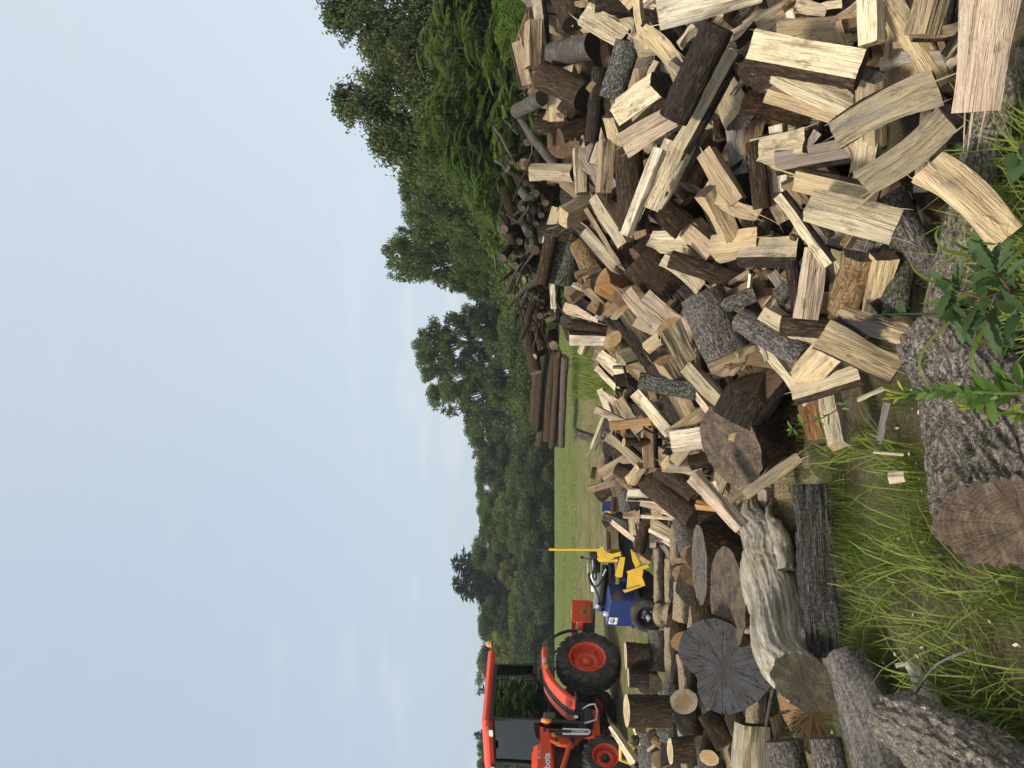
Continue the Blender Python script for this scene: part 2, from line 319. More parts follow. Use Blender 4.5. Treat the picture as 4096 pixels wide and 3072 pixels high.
straw = mixc(n, ramp(n, noise(n, v, 1.3, 4, .7), (.44, 0), (.60, .7)), straw, (.10, .125, .03))
near = mixc(n, ramp(n, noise(n, v, 1.1, 4, .65), (.45, 0), (.62, .5)), soil, (.07, .09, .022))
inx = math_(n, 'MULTIPLY', math_(n, 'LESS_THAN', math_(n, 'ADD', sp.outputs[0], math_(n, 'MULTIPLY', noise(n, v, 1.2, 4), 1.6)), .35), math_(n, 'GREATER_THAN', math_(n, 'ADD', sp.outputs[1], math_(n, 'MULTIPLY', noise(n, v, 1.5, 4), 1.2)), 4.7))
near = mixc(n, math_(n, 'MULTIPLY', inx, ramp(n, noise(n, v, 60, 5, .75), (.38, 0), (.55, .95))), near, (.46, .345, .205)); near = mixc(n, math_(n, 'MULTIPLY', inx, ramp(n, noise(n, v, 8, 4, .7), (.5, 0), (.65, .7))), near, (.13, .095, .065))
far = mixc(n, ramp(n, math_(n, 'DIVIDE', wy, 40.0), (.22, 0), (.27, 1), (.50, 1), (.62, 0)), grass, straw)
c = mixc(n, ramp(n, math_(n, 'DIVIDE', wy, 40.0), (.19, 0), (.25, 1)), near, far)
n.links.new(c, b.inputs['Base Color']); b.inputs['Roughness'].default_value = 1; b.inputs['Specular IOR Level'].default_value = .05
bump(n, b, math_(n, 'ADD', noise(n, v, 30, 6, .75), math_(n, 'MULTIPLY', noise(n, v, 120, 3, .7), .5)), .8, .03)
link('ground', mesh('ground', np.c_[XX.ravel(), YY.ravel(), ZZ.ravel()], Q, smooth=True), m, kind='structure')
def gz(x, y): return float(terrain(y))
# ---------------------------------------------------------------- leaves
def leafquads(C_, size, ar, rng, up=.3, droop=0.0, dirs=None):
    """one pointed two-face leaf per centre"""
    n = len(C_); a = rng.normal(size=(n, 3)); 
    if dirs is not None: a = dirs + a * .5
    a[:, 2] -= droop; a /= np.linalg.norm(a, axis=1)[:, None]
    nn = rng.normal(size=(n, 3)) + [0, 0, up * 3]; nn -= a * (nn * a).sum(1)[:, None]; nn /= np.linalg.norm(nn, axis=1)[:, None] + 1e-9; bb = np.cross(nn, a)
    s = size * rng.uniform(.7, 1.25, (n, 1)); w_ = s * ar
    v0 = C_; v1 = C_ + a * s * .45 + bb * w_ * .5 + nn * s * .05; v2 = C_ + a * s; v3 = C_ + a * s * .45 - bb * w_ * .5 + nn * s * .05
    V = np.stack([v0, v1, v2, v3], 1).reshape(-1, 3); F_ = np.arange(4 * n).reshape(n, 4); return V, F_
def crown_mesh(name, clumps, rng, per, size, ar=.6, up=.3, droop=.2, spread=(1, 1, .7)):
    Cs = []; val = []
    for c, r in clumps:
        k = int(per * (r ** 2)); k = max(k, 20); d = rng.normal(size=(k, 3)); d /= np.linalg.norm(d, axis=1)[:, None]; d *= (rng.uniform(0, 1, (k, 1)) ** .45) * r * np.array(spread)
        Cs.append(np.array(c) + d); val.append(np.clip(np.full(k, rng.uniform(.0, .9)) + rng.uniform(-.3, .3, k), 0, 1))
    Cs = np.concatenate(Cs); V, F_ = leafquads(Cs, size, ar, rng, up, droop); me = mesh(name, V, F_, smooth=False); fattr(me, np.concatenate(val)); return me
def tree_proto(seed, H, W, base=.15, size=.2, per=90, shape='round', ncl=70, ar=.6, droop=.2, cr=.16, trunk_r=.03):
    """returns (trunk MB, crown mesh) for a tree of height H, crown width W"""
    rng = np.random.RandomState(seed); cl = []; tb = MB(); top = np.array([rng.uniform(-.05, .05) * W, rng.uniform(-.05, .05) * W, H * .93])
    tb.tube([(0, 0, -.3), (0, 0, H * .3), tuple(top * [.6, .6, .66]), tuple(top)], [H * trunk_r, H * trunk_r * .75, H * trunk_r * .4, .01], 8)
    for k in range(ncl):
        u = rng.uniform(0, 1)
        if shape == 'round': z = base + (1 - base) * u; rr = math.sin(math.pi * min(1, .12 + u * .86)) ** .6
        elif shape == 'vase': z = base + (1 - base) * u ** .8; rr = .35 + .65 * math.sin(math.pi * (.1 + .8 * u))
        elif shape == 'column': z = base + (1 - base) * u; rr = (1 - u ** 3) * .9 + .1
        else: z = base + (1 - base) * u; rr = 1 - u * .95
        a = rng.uniform(0, 2 * math.pi); q = rng.uniform(.25, 1) ** .6 * rr * W / 2
        c = np.array([q * math.cos(a), q * math.sin(a), z * H]); r = W * cr * rng.uniform(.45, 1.25); c = c * [1, 1, 1] * (1 + .10 * rng.normal()); c[2] = min(c[2], H * 1.02); cl.append((c, r))
        if k % 3 == 0:
            z0 = max(.12, z - .22) * H; tb.tube([(top[0] * z0 / H, top[1] * z0 / H, z0), tuple(c * [.6, .6, 0] + [0, 0, (z0 * .4 + c[2] * .6)]), tuple(c)], [H * trunk_r * .3, H * trunk_r * .18, .008], 5, False)
    return tb, crown_mesh('crown', cl, rng, per / (W * .1) ** .0, size, ar, .3, droop)
def conifer_proto(seed, H, W, size=.28, levels=26, per=26):
    rng = np.random.RandomState(seed); tb = MB(); tb.tube([(0, 0, -.3), (0, 0, H * .5), (0, 0, H)], [H * .022, H * .014, .01], 7); C_ = []; D_ = []
    for l in range(levels):
        z = H * (.06 + .93 * l / levels); r = W / 2 * (1 - (l / levels)) ** .8 * rng.uniform(.7, 1.15) + .12
        for k in range(9 if l < levels * .8 else 5):
            a = rng.uniform(0, 2 * math.pi); ln = r * rng.uniform(.6, 1.2); m_ = max(6, int(per * ln / (W / 2)))
            t = rng.uniform(.1, 1, m_); dz = -.28 * ln * t + .18 * ln * t ** 3; w_ = (1 - t * .6) * ln * .22
            px = np.c_[np.cos(a) * ln * t, np.sin(a) * ln * t, z + dz] + np.c_[-np.sin(a) * rng.uniform(-1, 1, m_) * w_, np.cos(a) * rng.uniform(-1, 1, m_) * w_, rng.uniform(-.12, .05, m_) * ln * .5]
            C_.append(px); D_.append(np.tile([math.cos(a), math.sin(a), -.25], (m_, 1)))
            if k % 2 == 0: tb.tube([(0, 0, z), (math.cos(a) * ln * .5, math.sin(a) * ln * .5, z - .11 * ln), (math.cos(a) * ln, math.sin(a) * ln, z - .10 * ln)], [.03, .02, .006], 4, False)
    C_ = np.concatenate(C_); V, F_ = leafquads(C_, size, .38, rng, .5, .1, np.concatenate(D_)); me = mesh('crown', V, F_); fattr(me, rng.uniform(0, 1, len(F_))); return tb, me
LF = {'d': leafmat('dark_leaves', (.038, .064, .018), (.135, .17, .045)), 'm': leafmat('green_leaves', (.055, .088, .022), (.18, .215, .058)), 'y': leafmat('yellow_green_leaves', (.09, .12, .022), (.28, .28, .055)),
      'b': leafmat('blue_green_leaves', (.042, .074, .034), (.12, .165, .072)), 's': leafmat('spruce_needles', (.015, .027, .014), (.045, .066, .030), .15), 'p': leafmat('pine_needles', (.05, .07, .04), (.12, .15, .085), .2),
      'u': leafmat('sumac_leaves', (.075, .125, .036), (.20, .265, .085)), 'c': leafmat('cherry_leaves', (.045, .070, .020), (.15, .18, .055)), 'r': leafmat('goldenrod_leaves', (.09, .15, .02), (.19, .26, .04))}
TRK = bark('tree_bark', (.03, .024, .02), (.14, .12, .10), (20, 20, 5))
PT = {}
def proto(kind):
    if kind not in PT:
        k, s_ = kind[0], int(kind[1:] or 0)
        if k == 'R': PT[kind] = tree_proto(s_, 8, 6.0, .03, .18, 800, 'round', 120, cr=.135)
        if k == 'V': PT[kind] = tree_proto(s_, 9, 5.2, .10, .175, 820, 'vase', 105, cr=.115)
        if k == 'C': PT[kind] = tree_proto(s_, 9, 3.6, .05, .175, 860, 'column', 95, cr=.17)
        if k == 'B': PT[kind] = tree_proto(s_, 3.5, 4.6, .02, .16, 720, 'round', 80)
        if k == 'S': PT[kind] = conifer_proto(s_, 10, 6.2, .42, 40, 95)
        if k == 'P': PT[kind] = conifer_proto(s_, 10, 4.6, .5, 18, 40)
        tb, cm = PT[kind]; me = bpy.data.meshes.new('trunk'); me.from_pydata(tb.v, [], tb.f); me.polygons.foreach_set('use_smooth', tb.s); me.update(); me.materials.append(TRK); cm.materials.append(None); PT[kind] = (me, cm, tb)
    return PT[kind]
def tree(kind, lf, yimg, topx, d, label, group=None, wscale=1.0, name='tree', rot=None, sink=0.0):
    """yimg/topx in the half-size picture grid"""
    tm, cm, tb = proto(kind); p = P(HOR, yimg / .54, d); z0 = float(terrain(d)) - sink; H = (HOR - topx / .54) / FPX * d + CAMH - z0
    H0 = {'R': 8, 'V': 9, 'C': 9, 'B': 3.5, 'S': 10, 'P': 10}[kind[0]]
    k = H / H0 / (1.0 if kind[0] in 'SP' else 1.03); root = empty(name, (p[0], p[1], z0), label=label, cat='shrub' if 'shrub' in name or 'bush' in name else 'tree', group=group); root.rotation_euler = (0, 0, (yimg * 1.7 + d) % 6.28 if rot is None else rot); root.scale = (k * wscale, k * wscale, k)
    a = bpy.data.objects.new('trunk', tm); COL.objects.link(a); a.parent = root
    c = bpy.data.objects.new('crown', cm); COL.objects.link(c); c.parent = root
    c.material_slots[0].link = 'OBJECT'; c.material_slots[0].material = LF[lf]
    return root
GT = "trees along the far edge of the field"; NM = {'R': 'tree', 'V': 'tree', 'C': 'tree', 'B': 'bush', 'S': 'spruce', 'P': 'pine'}
for kind, lf, y, top, d, ws, lab in [
  ('R1', 'd', 915, 1012, 66, 1.1, "dark leafy tree beyond the left end of the long log stack"), ('V2', 'm', 960, 1022, 70, 1.1, "green tree at the field edge, second left of the long logs"),
  ('R3', 'd', 1010, 1036, 66, 1.1, "dark round tree at the field edge straight above the pile's far crest"), ('V1', 'b', 1060, 1035, 70, 1.1, "blue-green tree at the field edge above the blue splitter plate"),
  ('R2', 'm', 1105, 1035, 66, 1.15, "green tree at the field edge right of the splitter's yellow handle"), ('C1', 'm', 1150, 1040, 70, 1.3, "narrow green tree at the field edge just right of the yellow handle"),
  ('R1', 'd', 1195, 1028, 72, 1.0, "dark tree behind the black grip of the yellow handle"), ('S1', 's', 1222, 968, 74, 1.45, "tall dark spruce, the right one of the pair above the orange blade"), ('S2', 's', 1266, 970, 72, 1.45, "tall dark spruce, the left one of the pair above the orange blade"),
  ('V3', 'y', 1238, 1082, 62, 1.0, "bright yellow-green tree in front of the tall spruces"), ('R3', 'd', 1330, 1042, 68, 1.0, "dark tree left of the tall spruces"), ('C2', 'm', 1365, 1036, 70, 1.2, "green tree behind the orange beacon of the tractor"),
  ('V2', 'y', 1400, 1060, 64, 1.0, "olive tree just above the tractor's rear fender"), ('R2', 'd', 1440, 1034, 70, 1.0, "dark tree rising behind the cab roof's rear edge"), ('P1', 'p', 1495, 1022, 66, .9, "feathery tree showing over the middle of the cab roof"),
  ('R1', 'm', 1540, 1055, 66, .9, "green tree seen through the tractor's windows"), ('S1', 's', 1592, 1018, 66, .8, "small spruce tip showing over the front of the cab roof"), ('V1', 'm', 1640, 1035, 62, 1.0, "green tree at the frame edge past the cab's front lamp"), ('R3', 'd', 1690, 1035, 66, 1.0, "dark tree at the far left frame edge"),
  ('P2', 'p', 885, 938, 56, .85, "pale pine with a bare drooping tip above the long log stack"), ('V3', 'd', 740, 902, 46, .8, "tall dense tree above the right end of the long log stack"), ('V1', 'd', 795, 916, 47, .75, "tall broad tree above the middle of the long log stack"), ('C3', 'm', 845, 930, 50, 1.0, "tall narrow tree between the pale pine and the broad tree"),
  ('R2', 'd', 690, 1000, 48, .8, "lower dark tree beside the gap of sky above the branch heap"), ('S2', 's', 652, 1022, 60, .75, "small dark spruce in the gap of sky above the branch heap"), ('R3', 'b', 635, 1050, 52, 1.0, "bluish tree filling the gap above the branch heap"),
  ('V2', 'd', 560, 832, 33, .62, "tall dark tree with a lobed top above the branch heap"), ('V1', 'd', 525, 860, 31, .62, "dense dark tree leaning to the tall lobed one"), ('P1', 'p', 610, 925, 36, .75, "grey-green pine with drooping tips left of the tall lobed tree"), ('R1', 'd', 600, 985, 34, .7, "dark tree under the grey-green pine"),
  ('R2', 'd', 470, 885, 27, .62, "dark tree between the tall lobed tree and the sumac"), ('V3', 'd', 430, 872, 25, .55, "dark tree behind the left side of the sumac"), ('R3', 'm', 500, 1000, 26, .6, "lower green tree between the tall lobed tree and the branch heap"), ('R1', 'd', 385, 880, 24, .6, "dark tree directly behind the sumac's crown"), ('R2', 'd', 320, 930, 22, .7, "dark tree filling in behind the sumac"), ('R3', 'd', 200, 930, 22, .8, "dark tree standing behind the right side of the sumac")]:
    tree(kind, lf, y, top, d, lab, GT if d > 60 else "trees behind the branch heap", ws, NM[kind[0]])
for i, (y, top, d, lf) in enumerate([(900, 1120, 62, 'd'), (950, 1110, 63, 'b'), (1000, 1118, 61, 'd'), (1045, 1105, 62, 'm'), (1095, 1115, 63, 'b'), (1140, 1108, 61, 'd'), (1185, 1120, 62, 'd'), (1220, 1125, 60, 'b'), (1260, 1118, 60, 'b'), (1300, 1112, 61, 'm'), (1345, 1105, 62, 'd'), (1385, 1115, 60, 'b'), (1430, 1110, 61, 'd'), (1480, 1105, 62, 'm'), (1530, 1110, 61, 'd'), (1580, 1105, 62, 'b'), (1630, 1110, 61, 'd'), (1680, 1110, 61, 'd'),
     (860, 1110, 48, 'm'), (815, 1105, 42, 'd'), (770, 1105, 42, 'd'), (725, 1090, 44, 'd'), (680, 1090, 44, 'm'), (640, 1100, 40, 'm'), (590, 1080, 29, 'd'), (545, 1080, 25, 'd'), (505, 1080, 22, 'm'), (460, 1060, 20, 'd')]):
    tree('B%d' % (1 + i % 3), lf, y, top, d, "low leafy bush forming the dark hedge under the far trees" if d > 55 else "low leafy bush growing under the trees behind the stacked logs", "bushes under the far trees" if d > 55 else "bushes behind the stacked logs", 1.25, 'bush', sink=.4)
# tall cherry-like trees at the upper right, then the sumac in front of them
rng = np.random.RandomState(3)
for y, top, d, w_, lab in [(15, 688, 17, 4.4, "tall loose-leaved tree rising highest at the right frame edge"), (215, 712, 17.5, 3.4, "tall tree with airy drooping twigs right above the sumac"), (300, 790, 18, 3.4, "shorter airy tree sloping down towards the open sky"), (110, 780, 18.5, 4.2, "bushy tree between the two tallest airy trees"), (-110, 720, 17, 4.2, "tall tree mostly outside the right frame edge")]:
    p = P(HOR, y / .54, d); z0 = float(terrain(d)); H = (HOR - top / .54) / FPX * d + CAMH - z0; tb = MB(); tb.tube([(0, 0, -.2), (.1, 0, H * .5), (0, .1, H * .96)], [.11, .07, .012], 8); C_ = []; va = []; D_ = []
    for k in range(270):
        z = H * (.25 + .74 * rng.uniform(0, 1)); a = rng.uniform(0, 6.28); rr = w_ / 2 * (1.02 - (z / H) ** 2.6) * rng.uniform(.25, 1.12) + .15; e = np.array([rr * math.cos(a), rr * math.sin(a), z]); s0 = np.array([.05, .05, max(.8, z - rr * .9)])
        if k % 2 == 0: tb.tube([s0, s0 * .4 + e * .6 + [0, 0, .1], e], [.03, .018, .004], 4, False)
        m_ = rng.randint(50, 100); t = rng.uniform(.35, 1.12, (m_, 1)); q = s0 * (1 - t) + e * t + rng.normal(size=(m_, 3)) * ([.09, .09, .07] if z > H * .7 else [.16, .16, .13]); C_.append(q); va.append(np.clip(rng.uniform(.0, .95) + rng.uniform(-.25, .25, m_), 0, 1)); D_.append(np.tile(unit(e - s0) * [.6, .6, .2], (m_, 1)))
    V, F_ = leafquads(np.concatenate(C_), .115, .42, rng, .2, .9, np.concatenate(D_)); me = mesh('crown', V, F_); fattr(me, np.concatenate(va))
    root = empty('tree', (p[0], p[1], z0), label=lab, cat='tree', group="tall airy trees behind the sumac"); tb.build('trunk', TRK, root); link('crown', me, LF['c'], root)
def sumac(yimg, topx, d, w_, nst, lab, seed):
    nst = int(nst * 2.1)
    rng = np.random.RandomState(seed); p = P(HOR, yimg / .54, d); z0 = float(terrain(d)); H = (HOR - topx / .54) / FPX * d + CAMH - z0; tb = MB(); VV = []; FF = []; va = []; nb = 0
    for s_ in range(nst):
        a = rng.uniform(0, 6.28); rr = w_ / 2 * math.sqrt(rng.uniform(0, 1)); hz = H * (1 - .55 * (rr / (w_ / 2)) ** 2 * rng.uniform(.4, 1.1)) * rng.uniform(.30, 1.0) ** .8 - .1; hz = max(hz, .45); tip = np.array([rr * math.cos(a), rr * math.sin(a), hz])
        tb.tube([(tip[0] * .6, tip[1] * .6, -.1), tip * [.8, .8, .6], tip], [.022, .018, .010], 5, False)
        for f_ in range(12):
            fa = rng.uniform(0, 6.28); L_ = rng.uniform(.34, .56); up = rng.uniform(-.1, .6); bs = tip - [0, 0, rng.uniform(0, .3)]; tnt = rng.uniform(.05, .75)
            dv = np.array([math.cos(fa), math.sin(fa), 0]); sd_ = np.array([-dv[1], dv[0], 0]); tq = np.linspace(.12, 1, 13)
            for t in tq:
                c = bs + dv * L_ * t * (1 - .12 * t) + np.array([0, 0, L_ * (up * t - (.22 + up) * t * t)]); ll = .115 * math.sin(math.pi * (.16 + .74 * t)) ** .8 * rng.uniform(.85, 1.1) * L_ / .45
                for sg in (-1, 1):
                    o1 = unit(sd_ * sg + dv * .4 + np.array([0, 0, -.28])); n_ = np.array([0, 0, .012]); w2 = dv * ll * .19
                    VV += [c, c + o1 * ll * .4 + w2 + n_, c + o1 * ll, c + o1 * ll * .4 - w2 + n_]; FF.append((nb, nb + 1, nb + 2, nb + 3)); nb += 4; va.append(min(1, max(0, tnt + rng.uniform(-.12, .12))))
    root = empty('sumac', (p[0], p[1], z0), label=lab, cat='shrub', group="sumac shrubs behind the branch heap"); tb.build('trunk', TRK, root); me = mesh('crown', np.array(VV), np.array(FF)); fattr(me, va); link('crown', me, LF['u'], root)
sumac(120, 868, 12.6, 2.6, 46, "bright sumac with feathery fronds tallest at the right frame edge", 1); sumac(260, 858, 13.0, 2.4, 46, "bright sumac with feathery fronds in the middle of the thicket", 2); sumac(370, 905, 13.4, 2.3, 40, "sumac with drooping fronds at the left side of the thicket", 3)
sumac(190, 1000, 11.8, 2.4, 34, "low sumac in front of the thicket beside the yellow-green shrub", 4); sumac(320, 1010, 12.2, 2.2, 32, "low sumac just behind the branch heap's right end", 5); sumac(440, 1000, 14.0, 1.8, 26, "small dull sumac behind the branch heap's middle", 6); sumac(0, 880, 12.6, 2.6, 40, "sumac cut off by the right frame edge", 7); sumac(60, 1010, 11.5, 2.2, 26, "low sumac over the yellow-green shrub at the frame edge", 8)
# yellow-green feathery shrub at the right edge
for y0, lab in ((20, "yellow-green feathery shrub at the right frame edge behind the pile"), (85, "lower yellow-green feathery shrub beside the larger one")):
    p = P(HOR, y0 / .54, 7.2); z0 = float(terrain(7.2)); H = 1.72 if y0 < 50 else 1.58; tb = MB(); C_ = []; D_ = []
    for k in range(60):
        a = rng.uniform(0, 6.28); r_ = rng.uniform(0, .34); x, y = r_ * math.cos(a), r_ * math.sin(a); h_ = H * rng.uniform(.8, 1.05); tb.tube([(x * .5, y * .5, 0), (x, y, h_ * .6), (x * 1.3, y * 1.3, h_)], [.006, .005, .002], 4, False)
        t = rng.uniform(.3, 1, (150, 1)); C_.append(np.array([x * .6, y * .6, 0]) * (1 - t) + np.array([x * 1.3, y * 1.3, h_]) * t); an = rng.uniform(0, 6.28, 150); D_.append(np.c_[np.cos(an), np.sin(an), np.full(150, .5)] * 1.2)
    V, F_ = leafquads(np.concatenate(C_), .075, .14, rng, .2, 0, np.concatenate(D_)); me = mesh('leaves', V, F_); fattr(me, rng.uniform(0, 1, len(F_)))
    root = empty('shrub', (p[0], p[1], z0), label=lab, cat='shrub'); tb.build('stem', LF['r'], root); link('leaves', me, LF['r'], root)
# ---------------------------------------------------------------- logs and split firewood
TINT = {'c': (.67, .555, .36), 'y': (.58, .44, .25), 'o': (.50, .27, .10), 'g': (.47, .39, .24), 'p': (.64, .49, .35), 'w': (.78, .68, .50), 't': (.45, .335, .205),
        'n': (.24, .15, .085), 'k': (.05, .045, .04), 'a': (.31, .27, .23), 'G': (.19, .15, .115), 'D': (.085, .065, .05), 'E': (.64, .49, .29), 'O': (.40, .255, .14),
        'F': (.80, .67, .45), 'B': (.165, .12, .082), 'S': (.095, .098, .106), 'M': (.13, .115, .07), 'A': (.16, .15, .135)}
def section(kind):
    a = []                                    # list of (point list, tag)
    arc = lambda cx, rx, ry, q0, q1, m: [(cx + rx * math.cos(R_(q)), ry * math.sin(R_(q))) for q in np.linspace(q0, q1, m)]
    if kind == 'R': return [(arc(0, 1, 1, 0, 360, 33), 'bark')], (.07, -.05)
    if kind == 'F': return [([(.2, -1), (.24, -.3), (.2, .3), (.22, 1)], 'split'), (arc(.2, .95, 1, 90, 270, 17), 'bark')], (.28, 0)
    if kind == 'K': return [([(-.2, 1), (-.24, .3), (-.2, -.3), (-.22, -1)], 'split'), (arc(-.2, .85, 1, -90, 90, 17), 'bark')], (-.28, 0)
    if kind == 'Q': return [([(-.05, -1), (.8, 0)], 'split'), ([(.8, 0), (-.05, 1)], 'split'), (arc(-.05, .5, 1, 90, 270, 13), 'bark')], (.8, 0)
    if kind == 'T': return [([(.6, -.82), (.62, .85)], 'split'), ([(.62, .85), (-.6, 1)], 'split'), ([(-.6, 1), (-.65, -1)], 'split'), ([(-.65, -1), (.6, -.82)], 'split')], (-1.6, 1.2)
    if kind == 'V': return [([(.75, -.25), (-.5, 1)], 'split'), ([(-.5, 1), (-.55, -1)], 'split'), ([(-.55, -1), (.75, -.25)], 'split')], (1.2, .3)
    if kind == 'S': return [([(.3, -.9), (.34, .95)], 'split'), ([(.34, .95), (-.3, 1)], 'split'), ([(-.3, 1), (-.32, -1)], 'split'), ([(-.32, -1), (.3, -.9)], 'split')], (-1.0, 1.5)
    if kind == 'B': return [([(.6, -.95), (.5, .6)], 'split'), ([(.5, .6), (.3, .9), (-.2, 1.05), (-.6, .9)], 'bark'), ([(-.6, .9), (-.6, -1)], 'split'), ([(-.6, -1), (.6, -.95)], 'split')], (0, -1.2)
    if kind == 'A': return [([(.5, -.6), (.6, .95)], 'split'), ([(.6, .95), (-.6, 1)], 'split'), ([(-.6, 1), (-.6, -.9)], 'split'), ([(-.6, -.9), (-.2, -1.05), (.3, -.9), (.5, -.6)], 'bark')], (0, 1.2)
    if kind == 'D': return [([(.72, -.5), (.72, .5)], 'split'), (arc(0, .95, 1, 32, 328, 29), 'bark')], (.05, 0)
    raise ValueError(kind)
RS = np.random.RandomState(7)
def make_log(name, p1, p2, h, kind='R', roll=0, tint='c', etint='G', mats='bwd', parts=True, seed=0, taper=1.0, bend=0.0, rough=1.0, poly=None, n1=None, n2=None,
             bendx=0.0, res=1.0, nring=None, flat=1.0, flare=0.0, **tags):
    p1 = np.array(p1, float); p2 = np.array(p2, float); ax = p2 - p1; L_ = np.linalg.norm(ax); Z = ax / L_
    X = unit((CAM - (p1 + p2) / 2)); X = unit(X - Z * X.dot(Z)); Y = np.cross(Z, X)
    segs, pith = poly if poly else section(kind)
    ro = R_(roll); cr_, sr_ = math.cos(ro), math.sin(ro)
    rot = lambda q: (q[0] * cr_ - q[1] * sr_, q[0] * sr_ + q[1] * cr_)
    segs = [([rot(q) for q in pts], tg) for pts, tg in segs]; pith = rot(pith)
    allp = np.array([q for pts, _ in segs for q in pts]); lo, hi = allp.min(0), allp.max(0); sc_ = 2 / (hi[1] - lo[1]); off = (lo + hi) / 2
    pts, tgs = [], []; ds = .17 / res
    for si, (sp, tg) in enumerate(segs):
        sp = (np.array(sp) - off) * sc_
        d = np.r_[0, np.cumsum(np.linalg.norm(np.diff(sp, axis=0), axis=1))]; m = max(2, int(round(d[-1] / ds)))
        q = np.linspace(0, d[-1], m + 1)[:-1]
        pts += list(zip(np.interp(q, d, sp[:, 0]), np.interp(q, d, sp[:, 1]))); tgs += [tg] * m
    pts = np.array(pts); n = len(pts); pith = (np.array(pith) - off) * sc_
    pts[:, 0] *= flat
    nxt = np.roll(pts, -1, 0); prv = np.roll(pts, 1, 0); tn = nxt - prv; nor = np.c_[tn[:, 1], -tn[:, 0]]; nor /= np.linalg.norm(nor, axis=1)[:, None] + 1e-9
    if kind in 'R' or True:
        if (nor * (pts - pts.mean(0))).sum() < 0: nor = -nor
    nr = nring or int(max(8, min(30, L_ / (h * .3) * res))); t = np.linspace(0, 1, nr)
    tt, jj = np.meshgrid(t, np.arange(n), indexing='ij'); tt = tt.ravel(); jj = jj.ravel()
    bk = np.array([g == 'bark' for g in tgs]); bkc = bk & np.roll(bk, 1)
    per = np.r_[0, np.cumsum(np.linalg.norm(nxt - pts, axis=1))[:-1]]
    u = per[jj]; z = tt * L_; B = pts[jj]; off3 = seed * 7.31
    zz = z / h
    fib = vnoise(np.c_[u * 6 + off3, zz * .5, np.full_like(u, seed)], 1) * .045 + vnoise(np.c_[B * 1.3 + off3, zz * .35], 2) * .15 + vnoise(np.c_[u * 2.2 + off3, zz * .3, u * 0 + seed], 6) * .035
    bn = (1 - np.abs(vnoise(np.c_[B * 4.2 + off3, zz * 1.1], 3)) * 2) * .05 + vnoise(np.c_[B * 1.1 + off3, zz * .5], 4) * .07 + vnoise(np.c_[B * 7 + off3, zz * 4], 5) * .02
    disp = np.where(bkc[jj], bn, fib) * rough
    scl = 1 + (taper - 1) * tt + flare * np.maximum(0, 1 - tt * 3) ** 2
    if kind not in 'RD':
        rt = np.random.RandomState(seed + 17); tw_ = rt.uniform(-.30, .30) * (tt - .5) * min(1.3, rough); taper = taper * rt.uniform(.86, 1.06); ct_, st_ = np.cos(tw_), np.sin(tw_)
        scl = 1 + (taper - 1) * tt; B = np.c_[B[:, 0] * ct_ - B[:, 1] * st_, B[:, 0] * st_ + B[:, 1] * ct_]; N2 = nor[jj]; N2 = np.c_[N2[:, 0] * ct_ - N2[:, 1] * st_, N2[:, 0] * st_ + N2[:, 1] * ct_]
    else: N2 = nor[jj]
    xy = (B * scl[:, None] + N2 * disp[:, None]) * h
    bow = 4 * tt * (1 - tt)
    wob = np.c_[vnoise(np.c_[tt * 2 + off3, tt * 0, tt * 0 + seed], 8), vnoise(np.c_[tt * 2 + off3, tt * 0 + 9, tt * 0 + seed], 9)] * .05 * h * rough
    px, py = pith * h
    V = np.c_[xy[:, 0] + bow * bendx * L_ + wob[:, 0] - px, xy[:, 1] + bow * bend * L_ + wob[:, 1] - py, z]
    # end planes: skew towards a given normal
    W3 = np.c_[X, Y, Z]
    zr = vnoise(np.c_[B * 2.5 + off3, tt * 3], 11) * .012 * h
    for which, nn in ((0, n1), (1, n2)):
        if nn is None: continue
        l = W3.T @ unit(nn); s = -1 if which == 0 else 1
        l = l * s
        if l[2] < .25: l[2] = .25
        k = (1 - tt) if which == 0 else tt; k = np.maximum(0, (k - .4) / .6) ** 1.5
        V[:, 2] += k * np.clip(-(l[0] * xy[:, 0] + l[1] * xy[:, 1]) / l[2], -.45 * L_, .45 * L_)
    V[:, 2] += zr
    idx = lambda i, j: i * n + j % n
    i0, j0 = np.meshgrid(np.arange(nr - 1), np.arange(n), indexing='ij'); i0 = i0.ravel(); j0 = j0.ravel()
    Q = np.c_[i0 * n + j0, i0 * n + (j0 + 1) % n, (i0 + 1) * n + (j0 + 1) % n, (i0 + 1) * n + j0]
    qb = bk[j0]
    # winding: make outward
    a = V[Q[0]]; nn_ = np.cross(a[1] - a[0], a[2] - a[0]); outw = np.r_[nor[0], 0]
    if nn_.dot(outw) < 0: Q = Q[:, ::-1]
    def cap(ring, flip):
        c = ring.mean(0); VV = [ring]; 
        for s_ in (.72, .42, .16): VV.append(c + (ring - c) * s_)
        VV = np.concatenate(VV); amp = .018 * h * rough
        VV[n:, 2] += vnoise(np.c_[VV[n:, :2] / h * 3.1 + off3, VV[n:, 2] * 0 + flip], 12) * amp
        Fc = [[r_ * n + j, r_ * n + (j + 1) % n, (r_ + 1) * n + (j + 1) % n, (r_ + 1) * n + j] for r_ in range(3) for j in range(n)]
        VV = np.r_[VV, [VV[3 * n:].mean(0)]]; tri = [[3 * n + j, 3 * n + (j + 1) % n, 4 * n] for j in range(n)]
        a = VV[Fc[0]]; d = np.cross(a[1] - a[0], a[2] - a[0])[2]
        Fc = Fc + tri
        if (d > 0) == flip: Fc = [f[::-1] for f in Fc]
        return VV, Fc
    c1 = cap(V[:n], True); c2 = cap(V[-n:], False)
    mb, mw, me_ = MK[mats[0]], MW[mats[1]], ME[mats[2]]
    cw = (*TINT[tint], 1); ce = (*TINT[etint], 1)
    mat4 = Matrix([[X[i], Y[i], Z[i], (p1 + X * px + Y * py)[i]] for i in range(3)] + [[0, 0, 0, 1]])
